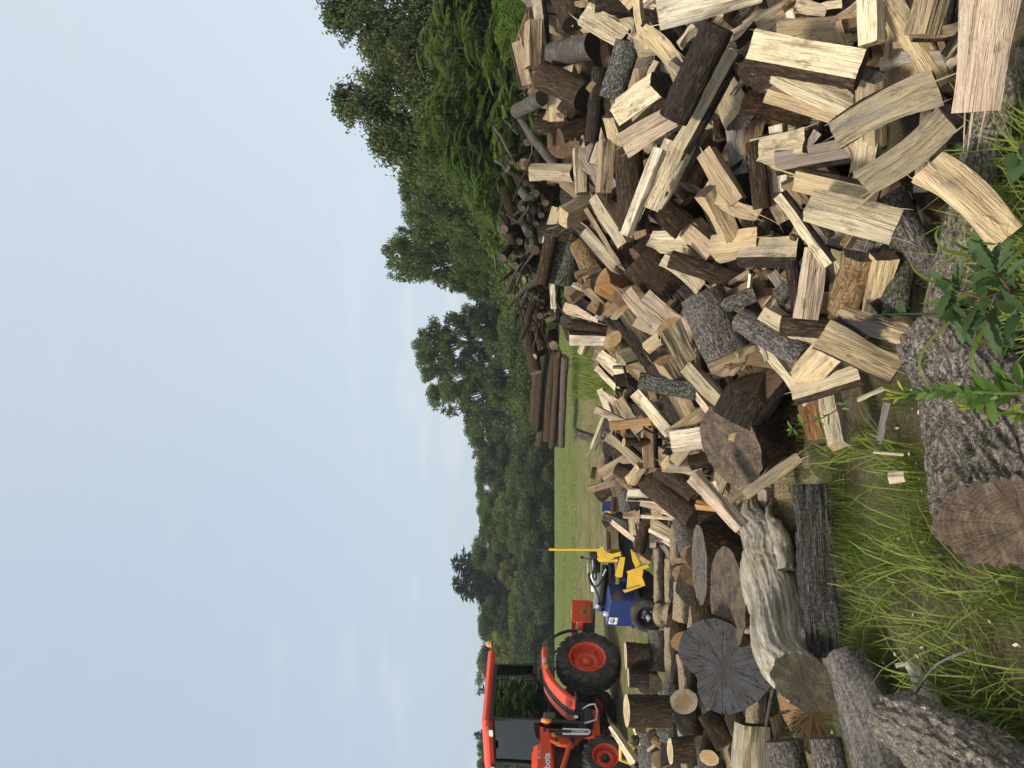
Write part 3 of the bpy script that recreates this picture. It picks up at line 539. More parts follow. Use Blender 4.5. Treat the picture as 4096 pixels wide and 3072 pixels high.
    def sub(sel):
        F_ = Q[sel]; us = np.unique(F_); re = np.zeros(len(V), dtype=int); re[us] = np.arange(len(us)); return V[us], re[F_]
    if parts:
        root = empty(name, **tags); root.matrix_world = mat4
        if qb.any(): v_, f_ = sub(qb); link('bark', mesh('bark', v_, f_, smooth=True), mb, root, cw)
        if (~qb).any():
            v_, f_ = sub(~qb); cen_ = v_[f_].mean(1); rs = np.random.RandomState(seed); nsp = 0 if L_ < .2 else int(rs.randint(7, 16) * rough); ex = []; ef = []
            for _ in range(nsp):
                fi = rs.randint(len(f_)); a_, b_, c_, d_ = v_[f_[fi]]; nn2 = unit(np.cross(b_ - a_, c_ - a_)); nn2 = nn2 if nn2[:2].dot(cen_[fi][:2] + [px, py]) > 0 else -nn2
                ln = rs.uniform(.03, .13); wd = rs.uniform(.0012, .0035); sgn = rs.choice([-1, 1]); sd_ = unit(np.cross(nn2, [0, 0, 1])); p0 = cen_[fi] + nn2 * .002; dirv = np.array([0, 0, sgn]) + sd_ * rs.uniform(-.12, .12); p1_ = p0 + dirv * ln * .6 + nn2 * ln * rs.uniform(.01, .05); p2_ = p0 + dirv * ln + nn2 * ln * rs.uniform(.02, .22)
                k0 = len(v_) + len(ex); ex += [p0 - sd_ * wd, p0 + sd_ * wd, p1_ + sd_ * wd * .7, p1_ - sd_ * wd * .7, p2_ + sd_ * wd * .15, p2_ - sd_ * wd * .15]; ef += [[k0, k0 + 1, k0 + 2, k0 + 3], [k0 + 3, k0 + 2, k0 + 4, k0 + 5]]
            if ex: v_ = np.r_[v_, np.array(ex)]; f_ = np.r_[f_, np.array(ef)]
            link('split_face', mesh('split_face', v_, f_), mw, root, cw)
        for v_, f_ in (c1, c2): link('cut_end', mesh('cut_end', v_, f_, smooth=True), me_, root, (*TINT[etint], float(h * (1 if kind in 'RD' else 1.7))))
        return root
    VV = np.concatenate([V, c1[0], c2[0]]); k1 = len(V); k2 = k1 + len(c1[0])
    FF = [list(f) for f in Q] + [[q + k1 for q in f] for f in c1[1]] + [[q + k2 for q in f] for f in c2[1]]
    mi = list(np.where(qb, 0, 1)) + [2] * (len(c1[1]) + len(c2[1])); sm = list(qb) + [True] * (len(c1[1]) + len(c2[1]))
    ob = link(name, mesh(name, VV, FF, mi, sm), [mb, mw, me_], None, cw, **tags); ob.matrix_world = mat4
    return ob

ANCH = np.array([(2010, 300, 2.66), (2000, 0, 2.55), (2150, 100, 2.22), (2080, 30, 2.38), (1950, 650, 2.86), (1900, 750, 3.05), (1830, 900, 3.42), (1750, 960, 3.8), (1140, 50, 5.2), (1190, 300, 5.5),
   (1190, 500, 5.9), (1240, 700, 6.3), (1300, 800, 6.7), (1290, 1000, 7.4), (1310, 1110, 7.9), (1500, 150, 3.3), (1600, 100, 3.1), (1700, 50, 2.9), (1600, 400, 3.5), (1850, 150, 2.72),
   (1850, 450, 2.8), (1400, 150, 3.7), (1400, 400, 4.0), (1300, 150, 4.2), (1300, 400, 4.5), (1200, 100, 4.8), (1230, 400, 5.0), (1230, 560, 5.6), (1300, 600, 5.0), (1400, 650, 4.5),
   (1500, 700, 4.1), (1650, 700, 3.65), (1800, 650, 3.15), (1550, 900, 4.5), (1450, 1000, 5.5), (1400, 900, 5.4), (1420, 1170, 6.9), (1560, 1130, 5.3), (1650, 850, 3.9), (1350, 1200, 7.6), (1450, 800, 4.6)], float)
def Dp(x, y):
    d2 = (ANCH[:, 0] - x * .54) ** 2 + (ANCH[:, 1] - y * .54) ** 2 + 300; wg = d2 ** -1.6
    return float((wg * ANCH[:, 2]).sum() / wg.sum())
def Dr(x, y):
    d = 4.0
    for _ in range(12): d = (CAMH - terrain(d) - .2) / max((x - HOR) / FPX, .02)
    return float(min(d, 9.5))
def place(x1, y1, x2, y2, wpx, e, dm):
    r1, r2 = ray(x1, y1), ray(x2, y2); rm = ray((x1 + x2) / 2, (y1 + y2) / 2)
    Dm = dm * np.linalg.norm(rm) / rm[1]; u1, u2 = unit(r1), unit(r2); ang = math.acos(max(-1, min(1, u1.dot(u2))))
    Lp = max(Dm * ang, .012); e = max(-.93, min(.93, e)); dd = Lp * e / math.sqrt(1 - e * e)
    p1 = CAM + u1 * (Dm + dd / 2); p2 = CAM + u2 * (Dm - dd / 2)
    return p1, p2, wpx / 2 * Dm / FPX / np.linalg.norm(rm)
def rows(txt, depth, group, cat='firewood', name=None):
    for k, ln in enumerate(txt.strip().split('\n')):
        ln = ln.strip()
        if not ln or ln[0] == '#': continue
        a = ln.split('|'); f = a[0].split(); t = int(f[0]); q = [tuple(map(float, s.split(','))) for s in f[1:3]]
        (x1, y1), (x2, y2) = S(t, *q[0]), S(t, *q[1]); wpx = float(f[3]) / TAB[t][2]
        kind, _, roll = f[4].partition(':'); e = float(f[5]); e = e * (1.55 if abs(e) < .45 else 1.25) if abs(e) >= .18 else e; e = max(-.85, min(.85, e)); dz = float(f[6]); tn = f[7]; mats = f[8]
        op = eval('dict(' + a[2] + ')') if len(a) > 2 else {}
        d0 = op.pop('d', None) or depth((x1 + x2) / 2, (y1 + y2) / 2)
        p1, p2, h = place(x1, y1, x2, y2, wpx, e, d0 + dz)
        ml = op.pop('ml', max(.30, min(.46, 2.2 * h)) if depth is Dp else 2 * h * .8); L_ = np.linalg.norm(p2 - p1)
        if L_ < ml:                            # lengthen at the hidden end
            if e >= 0: p1 = p2 + (p1 - p2) * ml / L_
            else: p2 = p1 + (p2 - p1) * ml / L_
        if depth is Dp and kind == 'T' and k % 3 == 0: kind = 'A' if float(roll or 0) > 0 else 'B'
        nm = op.pop('name', None) or name or ('log_round' if kind in 'RD' else 'firewood_split')
        ct = op.pop('cat', 'log' if kind in 'RD' else cat)
        make_log(nm, p1, p2, h, kind, float(roll or 0), tn[0], tn[1] if len(tn) > 1 else 'G', mats, True, seed=k + 3 + t * 100, label=a[1].strip(), cat=ct, group=op.pop('group', group), **op)
GP = "split firewood heaped in the pile"
rows('''
1 215,-30 272,410 125 T:25 .25 -.05 cG dwd|cream split with a pointed lower end at the pile's upper back edge|taper=.75
1 172,180 160,565 165 Q:20 .3 0 tG dwd|tan quartered split hanging over the back edge of the pile beside a yellow-green shrub
1 30,360 110,720 110 B:0 .3 .1 tO bwd|tan rough piece poking out lowest at the back edge of the pile near the shrub
1 60,430 150,130 110 T:0 -.3 .2 nG dwd|dark brown block half hidden behind the split at the pile's back edge
1 420,-60 520,185 225 R .45 0 tD bwd|thick ridged round with a dark end below the frame corner at the pile's top
1 330,455 665,390 205 R .4 -.05 tD swd|smooth grey-barked round with a dark sawn end, peeling like a scroll
1 600,120 925,325 190 S:-15 .3 -.1 cD dsd|cream slab covered in dark specks with a blackened end
1 690,40 1200,50 150 R .05 .1 tD dwd|dark rough-barked log along the upper frame edge behind the big pale split
1 1205,120 2060,-110 245 T:-28 -.1 -.3 wE dwe|large smooth pale split leaning in from the upper frame edge
1 1090,120 1135,400 70 V:0 0 -.02 yG dwd|twisted tan spur standing up beside the specked slab|bend=.08,taper=1.6
1 1120,330 1395,650 150 F:10 .1 0 yG bwd|crooked tan root split running under the dark round|bend=-.1
1 1705,215 1330,985 255 R -.12 -.18 nD dwd|long dark grey-barked round lying across the middle of the upper pile
1 1835,430 1395,1250 190 T:25 .05 -.12 cE dwe|long straight cream split lying beneath the dark grey round
1 1345,1180 1115,1725 195 F:-10 .05 -.1 cG dsd|flat cream half split with small dark specks, lower continuation of the long split
1 1222,1235 935,1955 112 T:30 .1 -.28 wE dwe|narrow bright cream stick lying topmost across the middle of the pile
1 1665,1050 1200,1720 95 S:20 0 .06 cG dwd|thin pale slab edge under the speckled half split
1 985,1165 1335,965 215 F:0 .05 -.06 pG bkd|broad cream split with reddish streaks touching the dark round's lower end
1 880,925 1195,705 225 Q:-25 .4 -.05 cD bsd|wide split with a dark fibrous ridge and a dark half-round end
1 935,450 815,820 205 K:15 .05 0 aG lwd|lichen-spotted grey-brown bark slab in the upper pile
1 250,620 590,800 225 R .35 0 tD bwd|ridged brown-barked round with dark end near the pile's back edge
1 175,850 240,815 125 R .6 .05 aA swd|pale grey smooth branch round with a weathered grey end at the back of the pile
1 390,790 390,1010 180 T:10 .1 .08 yG dwd|upright tan block between two rough-barked pieces at the back of the pile
1 200,1000 590,1090 200 K:-20 .1 .02 nG bwd|shaggy brown bark piece pointing at the branch heap
1 425,1130 440,1255 270 F:0 .75 0 nO bwd|half round with a stained tan end facing outward under shaggy bark
1 720,560 650,1180 120 R .05 .08 nD dwd|dark narrow log standing upright among the upper splits
1 815,955 885,1190 155 Q:-15 -.45 -.05 yD bwd|orange-tan wedge with a dark sawn top end in the upper pile
1 745,1170 680,1365 130 B:15 .1 0 cG dwd|short cream split with black edge below the dark narrow log
1 760,1020 835,1225 70 K:0 0 .05 nG bwd|loose strip of bark under the orange-tan wedge|flat=.5
1 960,1210 990,1905 225 R -.1 .04 nD bwd|tall dark-barked log standing behind the narrow cream stick
1 345,1435 495,1440 135 T:35 .2 0 cG dwd|small cream block at the back edge of the pile facing the branch heap
1 565,1390 575,1605 130 A:-10 .25 -.06 cD dwd|small upright cream split with black grain lines and a grey base
1 770,1385 760,1600 145 T:-20 .1 0 tG dwd|small tan upright block beside the tall dark-barked log
1 2040,230 1850,335 185 T:-20 .1 .12 pG dkd|reddish split tucked under the large smooth pale split
1 1840,880 1880,960 270 F:40 .72 .02 yA dwx|half round with a purple-grey weathered end facing outward mid pile
1 2010,900 1960,1290 170 T:-10 .05 .08 nG dwd|brown shaded slab behind the purple-grey half round
1 1840,1110 1880,1445 150 S:10 .05 .1 aG dgd|weathered grey slab under the purple-grey half round
1 2020,600 2100,665 235 F:-60 .6 0 cG bwd|half round showing a dark bark-rimmed end below the wide cream split
1 1230,200 1500,480 240 R 0 .22 nD dwd|dark log deep behind the crooked root split
1 1620,1250 1480,1560 210 R .2 .14 nD rwd|dark bark log deep under the speckled half split
2 10,405 902,572 325 T:-14 .22 -.2 cB bwd|very wide cream split with a dark end in the right foreground of the pile|flat=.8
2 410,270 875,215 235 S:0 0 .1 tG dsd|tan slab riddled with small insect holes behind the wide cream split
2 975,-60 985,358 205 T:18 .2 -.16 cE dkd|cream split with a pink side hanging down from the upper frame edge
2 1480,-60 1385,285 265 Q:-10 .15 -.22 yE bwe|yellow-tan quartered split coming in from the upper frame edge near the corner
2 1120,0 1570,690 190 A:-25 .1 .02 yG owd|long split with flaking orange bark beneath the yellow-tan quarter
2 1940,-60 1808,905 410 T:-12 .1 -.3 pE dkd|broad knotty split striped pink and cream in the upper right corner|flat=.55,taper=.93
2 1265,330 1280,690 300 T:10 .05 .1 tG dwd|tan block in the gap with a strip of bark stuck across it
2 985,615 985,850 245 T:40 -.45 -.02 yA dwd|square-cut tan block with a grey weathered top in front of the gap
2 190,590 830,880 175 V:20 .05 .0 cG dwd|long cream splintered wedge running under the wide cream split|taper=1.3
2 690,1090 1525,715 255 F:15 .15 -.26 gB dgd|bowed grey-streaked split arching across the right foreground|bend=-.06,rough=1.6
2 935,1470 1605,965 260 S:12 .12 -.22 gE dkd|bowed striped split below the grey-streaked one, its grain in brown bands|bend=.045,flat=1.3,rough=1.5
2 1640,960 1745,1025 235 R .5 .0 aG dwd|round with a dark grey end beneath the broad knotty split
2 320,1200 480,1165 290 Q:20 .5 -.05 cG bwx|quarter with a whitish mottled round end in a dark hollow
2 130,840 500,930 210 K:0 .1 .06 nG rwd|dirty brown bark piece in the hollow above the mottled quarter
2 440,860 695,950 130 T:10 .2 .0 yG dwd|rough tan split end under the long splintered wedge
2 500,1270 810,1215 200 T:0 .05 .16 aG dgd|shaded dark grey slab in the hollow beside the mottled quarter
2 965,1080 920,1395 215 T:12 .05 .02 cG dwd|cream block standing behind the two bowed splits
2 1395,1335 1375,1555 100 S:0 .1 .0 cG dsd|small cream upright piece at the pile foot beside the furrowed grey log
2 1630,1425 1705,1425 210 R .65 .0 nB bwx|round with a brown cracked end at the pile foot beside the furrowed grey log
2 250,1370 262,1550 140 T:20 .1 .0 wG dwd|short whitish upright split left of the bark-topped cream split
2 480,1470 1040,1590 205 B:-150 .15 -.05 yG bwd|cream split with thick black bark along its upper edge in the lower pile
4 240,160 655,715 118 T:35 .1 -.2 cE dwe|slender two-tone split with a pale lower face lying across the lower pile
4 325,40 475,300 170 T:10 -.2 -.04 nG dwd|dark brown block behind the slender two-tone split
4 100,-80 300,365 165 S:-10 .05 .0 tG dwd|tan split plunging behind the slender two-tone split
4 60,-60 100,268 140 R .1 -.05 nD bwd|short stub of dark bark wedged upright beside the plunging tan split
4 510,250 1180,430 280 T:-25 .1 -.15 cE dwe|large cream split with a stepped lower ledge in the lower pile
4 1135,150 1525,790 260 R .05 -.12 tG Gwd|furrowed grey-barked branch log with a bare tan patch near the pile foot|bend=.05,taper=.8
4 1690,165 2080,510 300 S:-10 .1 -.2 yE dwe|broad curved yellow-tan split lowest at the pile foot behind grass blades|bend=-.06,flat=1.2,d=2.36
4 1495,160 1540,225 275 R .65 .02 nB bwx|round with a dark cracked end at the pile foot near the broad curved split
4 1430,220 1610,540 125 T:10 .1 .0 yE dwd|frayed tan split between the furrowed grey logs at the pile foot
4 0,640 410,615 235 T:-30 .3 -.05 cD dwd|cream split with a splintered tip and a dark end in the mid lower pile
3 1775,590 2070,535 240 Q:20 .5 -.1 yM bwx|quarter with an olive round end and clean tan faces mid pile
4 530,600 455,1165 185 T:-25 .05 -.06 pG dwd|upright split with purple-brown stains leaning on the pile foot
4 880,650 745,1110 250 K:10 -.4 -.1 yA ogx|upright half log stripped to orange inner bark with a grey top
4 1085,650 985,1125 200 T:-15 -.4 .04 yB dwd|upright tan block standing next to the stripped half log
4 1230,640 1160,1130 220 R .0 .1 nG lwd|grey-brown bark slab standing at the pile foot behind a seedling
4 400,790 220,1010 120 K:0 .15 -.04 cG Gwd|short stick of deeply furrowed black bark mid lower pile
4 150,1110 565,1375 155 T:22 .1 -.1 cE dwe|cream split with a bright lower face above the grey-black log
4 -70,1165 450,1480 215 R .3 -.06 nD Gwd|grey-black furrowed log with a dark end in the lower pile
4 380,990 420,1220 110 K:0 .1 -.06 kD dcd|charred black bark piece beside the upright stained split
4 470,1230 850,1260 165 K:10 .1 -.02 yG bwd|split with shaggy bark between the cream split and the charred split
4 740,1140 1370,1320 185 T:35 .2 -.16 yB dcd|tan split with a charred black flank at the pile foot
4 610,1460 745,1320 265 Q:-30 .5 -.1 yB bwx|chunky wedge with a curved cream face and dark cracked end low in the pile
4 800,1390 1190,1580 255 F:-25 .1 -.2 yE bwe|flat split with wavy yellow grain and a bark edge beside the mossy foreground log
6 120,-20 478,430 108 T:30 .2 -.18 cE dwe|long narrow cream split pointing down to the grass at the pile foot
6 530,100 620,225 140 T:15 .2 -.04 cE dwe|small cream block peeking out behind the bark-edged block
6 515,315 895,190 170 B:-20 .2 -.2 cE bwe|cream block with a dark bark underside at the pile foot
6 650,380 722,775 185 T:25 .35 -.08 cE dwe|bright cream split lying end-on in the grass at the pile foot
6 480,450 545,735 170 F:-10 .3 .02 oG bwx|orange half round with a grey lower end in the grass beside the bright split
3 415,355 640,250 190 T:42 -.5 -.1 yE dwe|squared tan block with a clean end near the ridge of the pile
3 685,180 925,585 128 T:25 .2 -.1 cG dkd|cream split with fine brown grain below the squared block
3 610,275 900,750 50 T:20 .1 -.1 tG dwd|thin tan stick beside the cream split under the squared block
3 595,465 915,820 140 B:20 .1 .04 gG dgd|weathered grey-green split behind the thin tan stick
3 328,500 240,900 118 R -.12 -.08 yE bwe|slim brown-barked log leaning on the ridge with a ragged lower end
3 450,545 400,900 265 R -.1 .12 tO lwd|thick mossy brown round behind the slim leaning log
3 560,575 690,855 190 R .3 -.03 oG owd|stripped round with orange and blue-black patches near the ridge
3 745,880 875,945 225 Q:-10 -.55 -.03 oO bwe|bright orange-ended wedge near the ridge of the pile
3 1040,690 1330,990 340 K:-5 0 .0 nG bwd|very broad brown bark slab in the centre of the pile|flat=.6
3 1365,775 1580,945 150 T:15 .25 -.16 cD dwd|crooked rippled cream split with a black end, mid pile|bend=-.07
3 1310,690 1900,890 150 R .1 -.16 tG bwd|long rough bark stick with frayed ends lying across mid pile|flat=.7
3 1560,990 1790,1480 370 R .05 -.15 nB Gwd|big silver-grey furrowed round in the centre of the pile
3 1090,1010 1515,1345 145 S:-10 .05 .06 pG dkd|long pale split running behind the silver-grey round|taper=.8
3 960,980 1220,1265 110 F:10 .1 .0 pG bkd|crooked reddish split between the ridge and the silver-grey round|bend=.05
3 890,1135 1150,1525 190 T:-28 -.35 -.1 gE dge|greenish-grey split standing with a clean curved top
3 1300,1225 1450,1540 190 F:-20 -.4 -.1 gE bwe|half-round split standing beside the silver-grey round with a tan top
3 1135,1420 1225,1360 110 V:0 .2 -.08 yG dwd|short wood chunk perched beside the greenish-grey split|ml=.12
3 565,1350 775,1355 120 T:25 .05 -.06 wE dwe|short bright cream split on the pile's far crest
3 585,1255 780,1295 90 K:0 .1 .0 nG bwd|bark-covered split on the far crest behind the bright cream split
3 830,1370 1110,1650 180 R -.4 .0 oE owe|orange-brown round with a half-moon cream end beside the greenish-grey split
3 800,1060 722,1205 62 S:20 .1 -.08 aA dgd|weathered grey splinter on the far crest|ml=.2
3 595,1140 720,1180 110 T:10 .1 .0 pG dkd|pinkish split end on the far crest of the pile
3 525,1005 610,1065 115 T:20 -.5 -.02 kD dcd|block with a charred black end on the crest|ml=.25
3 685,1055 745,1085 175 T:10 -.7 -.0 nO dwd|split with a brown saw-marked end on the crest|ml=.3
3 620,920 665,965 120 Q:0 -.7 .04 tO bwd|tan split end behind the bright orange-ended wedge|ml=.3
3 330,930 342,1110 50 T:0 .0 .0 wE dwe|sliver of bright cream wood on the ridge skyline|ml=.2
3 440,1200 450,1230 95 R -.8 .15 tG bwd|small dark branch end on the ridge beside a thin bent twig|ml=.3
3 1600,130 1790,470 180 T:-22 -.35 -.03 yB dwd|tan split with a dark top leaning beside the bark-rimmed quarters
3 1750,40 1870,230 180 T:15 .2 .05 tG dwd|brown split wedged behind the tan dark-topped split
3 1875,235 2050,330 125 F:0 .2 -.02 yE bwe|short curved cream split with flowing grain mid pile|bend=.1
3 1230,260 1420,430 220 K:20 .2 .05 nG rwd|ragged chunk of torn bark mid pile below the speckled half split
3 1330,560 1490,565 195 Q:15 .5 .0 cG bwd|quarter with cream splintered face and dark round end above the bark stick
3 1590,545 1695,650 215 Q:-15 .55 .0 tM bwx|quarter with a mottled olive end right of the long bark stick
3 1620,850 1690,985 130 T:10 .1 .05 yE dwd|small tan block below the long bark stick
3 1830,1060 2015,985 130 R .1 .05 nG Gwd|small grey-barked log behind the silver-grey round
3 1900,990 1990,950 140 Q:0 .5 .1 nO bwd|brown split end between two grey-barked logs|ml=.3
3 2060,600 2140,760 110 T:10 .1 .08 tG dwd|tan block behind the olive-ended quarter
5 925,140 1270,490 160 B:25 .2 -.14 gD bwd|greyish split with a bark edge and dark end, above the flat stump
5 530,255 1000,345 145 R .05 -.1 nG lwd|flat slab of grey scaly bark lying across the lower pile|flat=.5
5 735,90 850,275 180 Q:15 -.45 .0 tO bwe|split with a ribbed orange end above the scaly bark slab
5 510,345 800,690 130 T:20 .1 -.1 cG dsd|long mottled cream split below the dark forked branch|taper=1.1
5 830,390 935,615 190 T:-15 .1 .0 tG dwd|tan split with coarse grain behind the short grey stick
5 840,665 1100,490 110 T:30 .1 -.06 yE dwd|short tan stick leaning towards the flat stump
5 795,760 1275,700 180 T:-8 .05 -.22 wE dke|bright pinkish cream split resting on the edge of the flat dirty stump|flat=.6
5 1375,590 1370,720 190 Q:10 .6 -.12 yE bwe|short quarter with a tan end resting on the flat dirty stump
5 1000,720 1060,650 110 T:0 .2 .05 yG dwd|split end poking out behind the bright split on the stump
5 1130,520 1240,660 80 V:0 .1 .0 cG dwd|cream splinter fallen between the greyish split and the stump
5 280,700 545,930 112 T:25 -.2 -.1 gE dwe|clean greenish-tan split with a square top in the far pile
5 220,1050 455,905 135 T:-15 .05 -.04 gE dwe|striped split sticking out at the far left crest
5 222,1130 345,1095 62 T:0 .05 .02 tG dwd|short tan split end below the striped split at the far left crest
5 398,1040 430,1335 122 R .0 -.04 nG Gwd|ridged grey-brown log standing at the far left end of the pile
5 390,1000 590,1105 112 R .2 -.06 tE bwe|knobbly bark log with a tan end in the far pile
5 500,1030 545,965 105 Q:0 .6 -.02 yE bwe|half round with a ringed tan end in the far pile|ml=.25
5 630,850 632,980 115 T:20 .1 .0 nG dwd|dark cracked block in the far pile
5 745,940 865,965 135 T:40 -.45 -.08 cE dwe|cream block with a lens-shaped face beside the ridged bark quarter
5 690,975 990,1190 165 K:10 .1 .02 nG bwd|bark-covered quarter above the flat stump's torn edge
5 620,1090 1000,1390 215 R .25 -.16 tG bwd|long brown round with deep ridged bark left of the flat stump
5 545,1220 720,1240 82 T:10 .05 -.02 wE dwe|white-cream split seen edge-on behind the ridged brown round
5 670,1300 690,1335 115 R .8 -.02 pF bwe|small round with a pinkish ringed end at the far left of the pile|ml=.3
5 1060,1290 1160,1305 82 V:10 .2 -.1 oO dwe|yellow-orange chip of wood by the ridged brown round's end|ml=.14
5 1080,1405 1390,1405 140 R .05 .0 kD dwd|blackened log between the ridged round and the torn stump
5 250,420 322,610 70 T:20 .0 -.02 cG dwd|thin cream split on the far crest, upright in the fallen branch's curve
5 292,420 470,555 52 F:0 .1 -.04 pG bkd|curved split with a pink back on the far crest|bend=-.06
5 350,570 470,625 66 T:15 .1 -.02 pG dkd|small reddish split on the far crest below the curved pink one
5 215,650 250,560 62 V:0 .1 .0 cG dwd|pointed cream splinter on the far crest
5 168,740 245,762 82 K:0 .1 .0 nG Gwd|dark bark stub on the far left crest
5 250,780 300,1000 60 K:10 .0 .05 kG dwd|dark strip of wood under the greenish-tan split in the far pile
5 410,640 425,705 75 Q:0 .6 .0 nB bwd|small brown split end in the far pile below the branch|ml=.25
5 470,580 540,680 92 F:0 .2 -.02 yG bwd|folded tan bark piece under the dark branch in the far pile
5 405,765 655,765 72 R -.25 -.06 nE bwe|narrow dark-barked log with a small pale end in the far pile
5 550,600 630,590 80 T:0 .1 .0 oG dwd|short orange-stained split under the dark branch
5 340,300 390,350 70 T:20 .1 .0 cG dwd|small cream split on the far crest above the branch fork
5 250,160 420,300 80 T:15 .1 .05 pG dkd|pink-cream split beside the dark fork of the fallen branch
5 260,80 420,210 100 F:20 .1 .0 cG bwd|cream split with loose bark on the crest above the branch
5 1360,1210 1300,1250 60 V:0 .1 -.1 gG dgd|broken grey wood splinter at the foot of the torn stump
13 800,520 880,480 110 R .1 .1 nG bwd|bark stub at the upper end of the far left bark log|ml=.3
13 775,60 880,490 190 R .05 -.1 nG Gwd|stout grey-brown log standing at the end of the pile before the yellow splitter plate
13 1045,270 1330,290 150 T:-15 .0 .05 wE dwe|bright white-cream split lying behind the ridged brown round
13 885,160 1050,310 105 K:10 .1 -.05 oO owd|orange-barked crooked piece beside the bright white-cream split
13 1240,450 1270,500 160 F:20 .75 -.1 pF bwe|half round with a pink-brown ringed heart facing outward|ml=.3
13 1300,420 1470,470 130 T:10 .2 .05 pG dkd|reddish-brown split in the shade behind the ringed half round
13 805,540 1240,550 85 V:20 .1 -.05 tG dwd|long tapering split lying level near the splitter|taper=1.2
13 1040,545 1530,580 55 T:10 .1 -.1 pE dwd|thin pinkish lath lying level below the ringed half round
13 1000,505 1000,640 100 T:10 .2 -.12 tE dwd|short tan block crossing the long tapering split
13 765,615 880,650 125 Q:-30 .3 -.05 kE dwe|dark bark chunk with a cream edge beside the splitter log
13 925,580 955,800 112 T:15 .1 -.02 cE dwd|cream split standing near the splitter beam
13 800,730 960,855 92 V:-10 .2 -.05 pE dkd|red-streaked torn split near the splitter beam
13 1105,660 1000,1040 150 R .1 -.06 nG bwd|grey bark log leaning towards the splitter tray
13 1130,960 1095,1130 165 F:-20 .6 -.12 tE bwe|half round with a clean tan end lying by the yellow tray
13 1220,810 1215,975 122 T:20 .2 -.1 cG dwd|short cream split with dark lines by the yellow tray
13 1185,665 1690,950 185 B:160 .1 -.15 cG bwd|long half log, dark bark above and a cream lower edge, beside the sawdusty stump
13 1230,790 1450,1085 82 T:20 .1 -.06 gG dgd|weathered thin split below the long half log
13 1360,885 1690,1130 50 T:20 .1 -.1 wG dwd|narrow white-edged split behind the sawdusty stump
13 1600,1440 1545,1195 145 Q:15 .5 -.1 oE bwe|brown wedge with a bright broken end among the sawdust
13 1690,1110 1640,1290 92 T:10 .1 -.06 tG dwd|short grey-tan chunk beside the sawdusty stump
13 1750,670 1755,850 115 R .1 -.02 nG mwd|green mossy round behind the sawdusty stump|ml=.25
13 1600,560 1790,640 120 T:10 .2 .0 cG dwd|cream split end beneath the ridged brown round
''', Dp, GP)
# hidden wood that fills the heap between the pieces one can see, and an added dark core closing its gaps
poly = [(1150, -40), (1160, 130), (1190, 300), (1190, 480), (1235, 620), (1260, 740), (1310, 830), (1300, 1000), (1330, 1110), (1420, 1190), (1480, 1120), (1560, 1080), (1600, 900), (1700, 840), (1800, 760), (1880, 720), (1960, 560), (1990, 300), (2090, 220), (2170, 150), (2230, 100), (2230, -40)]
def inside(x, y):
    c = False
    for i in range(len(poly)):
        (a, b), (q, r) = poly[i], poly[i - 1]
        if (b > y) != (r > y) and x < (q - a) * (y - b) / (r - b) + a: c = not c
    return c
rnd = random.Random(5); cnt = 0
LB = {'T': "split tinted dark for shade, wedged in the gaps behind the pile's outer pieces", 'Q': "quartered split jammed deep in the dark gaps of the pile", 'R': "dark-barked round buried in the shaded gaps of the pile", 'F': "half-round split sunk in the shadows inside the pile"}
while cnt < 230:
    x, y = rnd.uniform(1140, 2230), rnd.uniform(-40, 1200)
    if not inside(x + 6, y): continue
    d = Dp(x / .54, y / .54)
    if rnd.random() > (d / 7.0) ** .7: continue
    a = rnd.uniform(0, math.pi); sx, sy = x / .54, y / .54; k = rnd.choice("TQRRFQF")
    L_ = rnd.uniform(.34, .44); h = rnd.uniform(.045, .075); l = L_ * FPX / d / 2 * .8
    dd = rnd.uniform(.17, .66)
    p1, p2, _ = place(sx - l * math.cos(a), sy - l * math.sin(a), sx + l * math.cos(a), sy + l * math.sin(a), 10, rnd.uniform(-.5, .5), d + .08 + dd)
    if min(p1[2], p2[2]) < terrain(d) + .02: continue
    make_log('log_round' if k == 'R' else 'firewood_split', p1, p2, h, k, rnd.uniform(-40, 40), rnd.choice('tnnBnatg'), rnd.choice('GDBO'), rnd.choice('bdbr') + 'w' + 'd', False, seed=cnt + 900, label=LB[k], cat='log' if k == 'R' else 'firewood', group="firewood buried inside the pile: " + k.replace('T', 'pale splits').replace('Q', 'quarters').replace('R', 'rounds').replace('F', 'half rounds'), nring=7, res=.7)  # dark wood tints stand in for the deep shade between the pieces
    cnt += 1
cnt = 0
while cnt < 60:                                 # the heap goes on past the frame edge
    x, y = rnd.uniform(1150, 2150), rnd.uniform(-230, -45)
    if not inside(x + 6, -30): continue
    d = Dp(x / .54, y / .54); a = rnd.uniform(0, math.pi); sx, sy = x / .54, y / .54; k = rnd.choice('TQRFT'); l = .4 * FPX / d / 2 * .8
    p1, p2, _ = place(sx - l * math.cos(a), sy - l * math.sin(a), sx + l * math.cos(a), sy + l * math.sin(a), 10, rnd.uniform(-.5, .5), d + rnd.uniform(.0, .25))
    t_ = (-45 - y) / 185 * .75; dz_ = np.array([0, .25 * t_, -t_ * max(0, (p1[2] + p2[2]) / 2 - terrain(d) - .1)]); p1 = p1 + dz_; p2 = p2 + dz_
    if min(p1[2], p2[2]) < .03: continue
    make_log('log_round' if k == 'R' else 'firewood_split', p1, p2, rnd.uniform(.045, .075), k, rnd.uniform(-40, 40), rnd.choice('ctynt'), 'G', rnd.choice('bdbr') + 'wd', False, seed=cnt + 2400, label="piece of firewood on the heap beyond the upper frame edge", cat='firewood', group="firewood beyond the frame edge", nring=7, res=.7)
    cnt += 1
cnt = 0
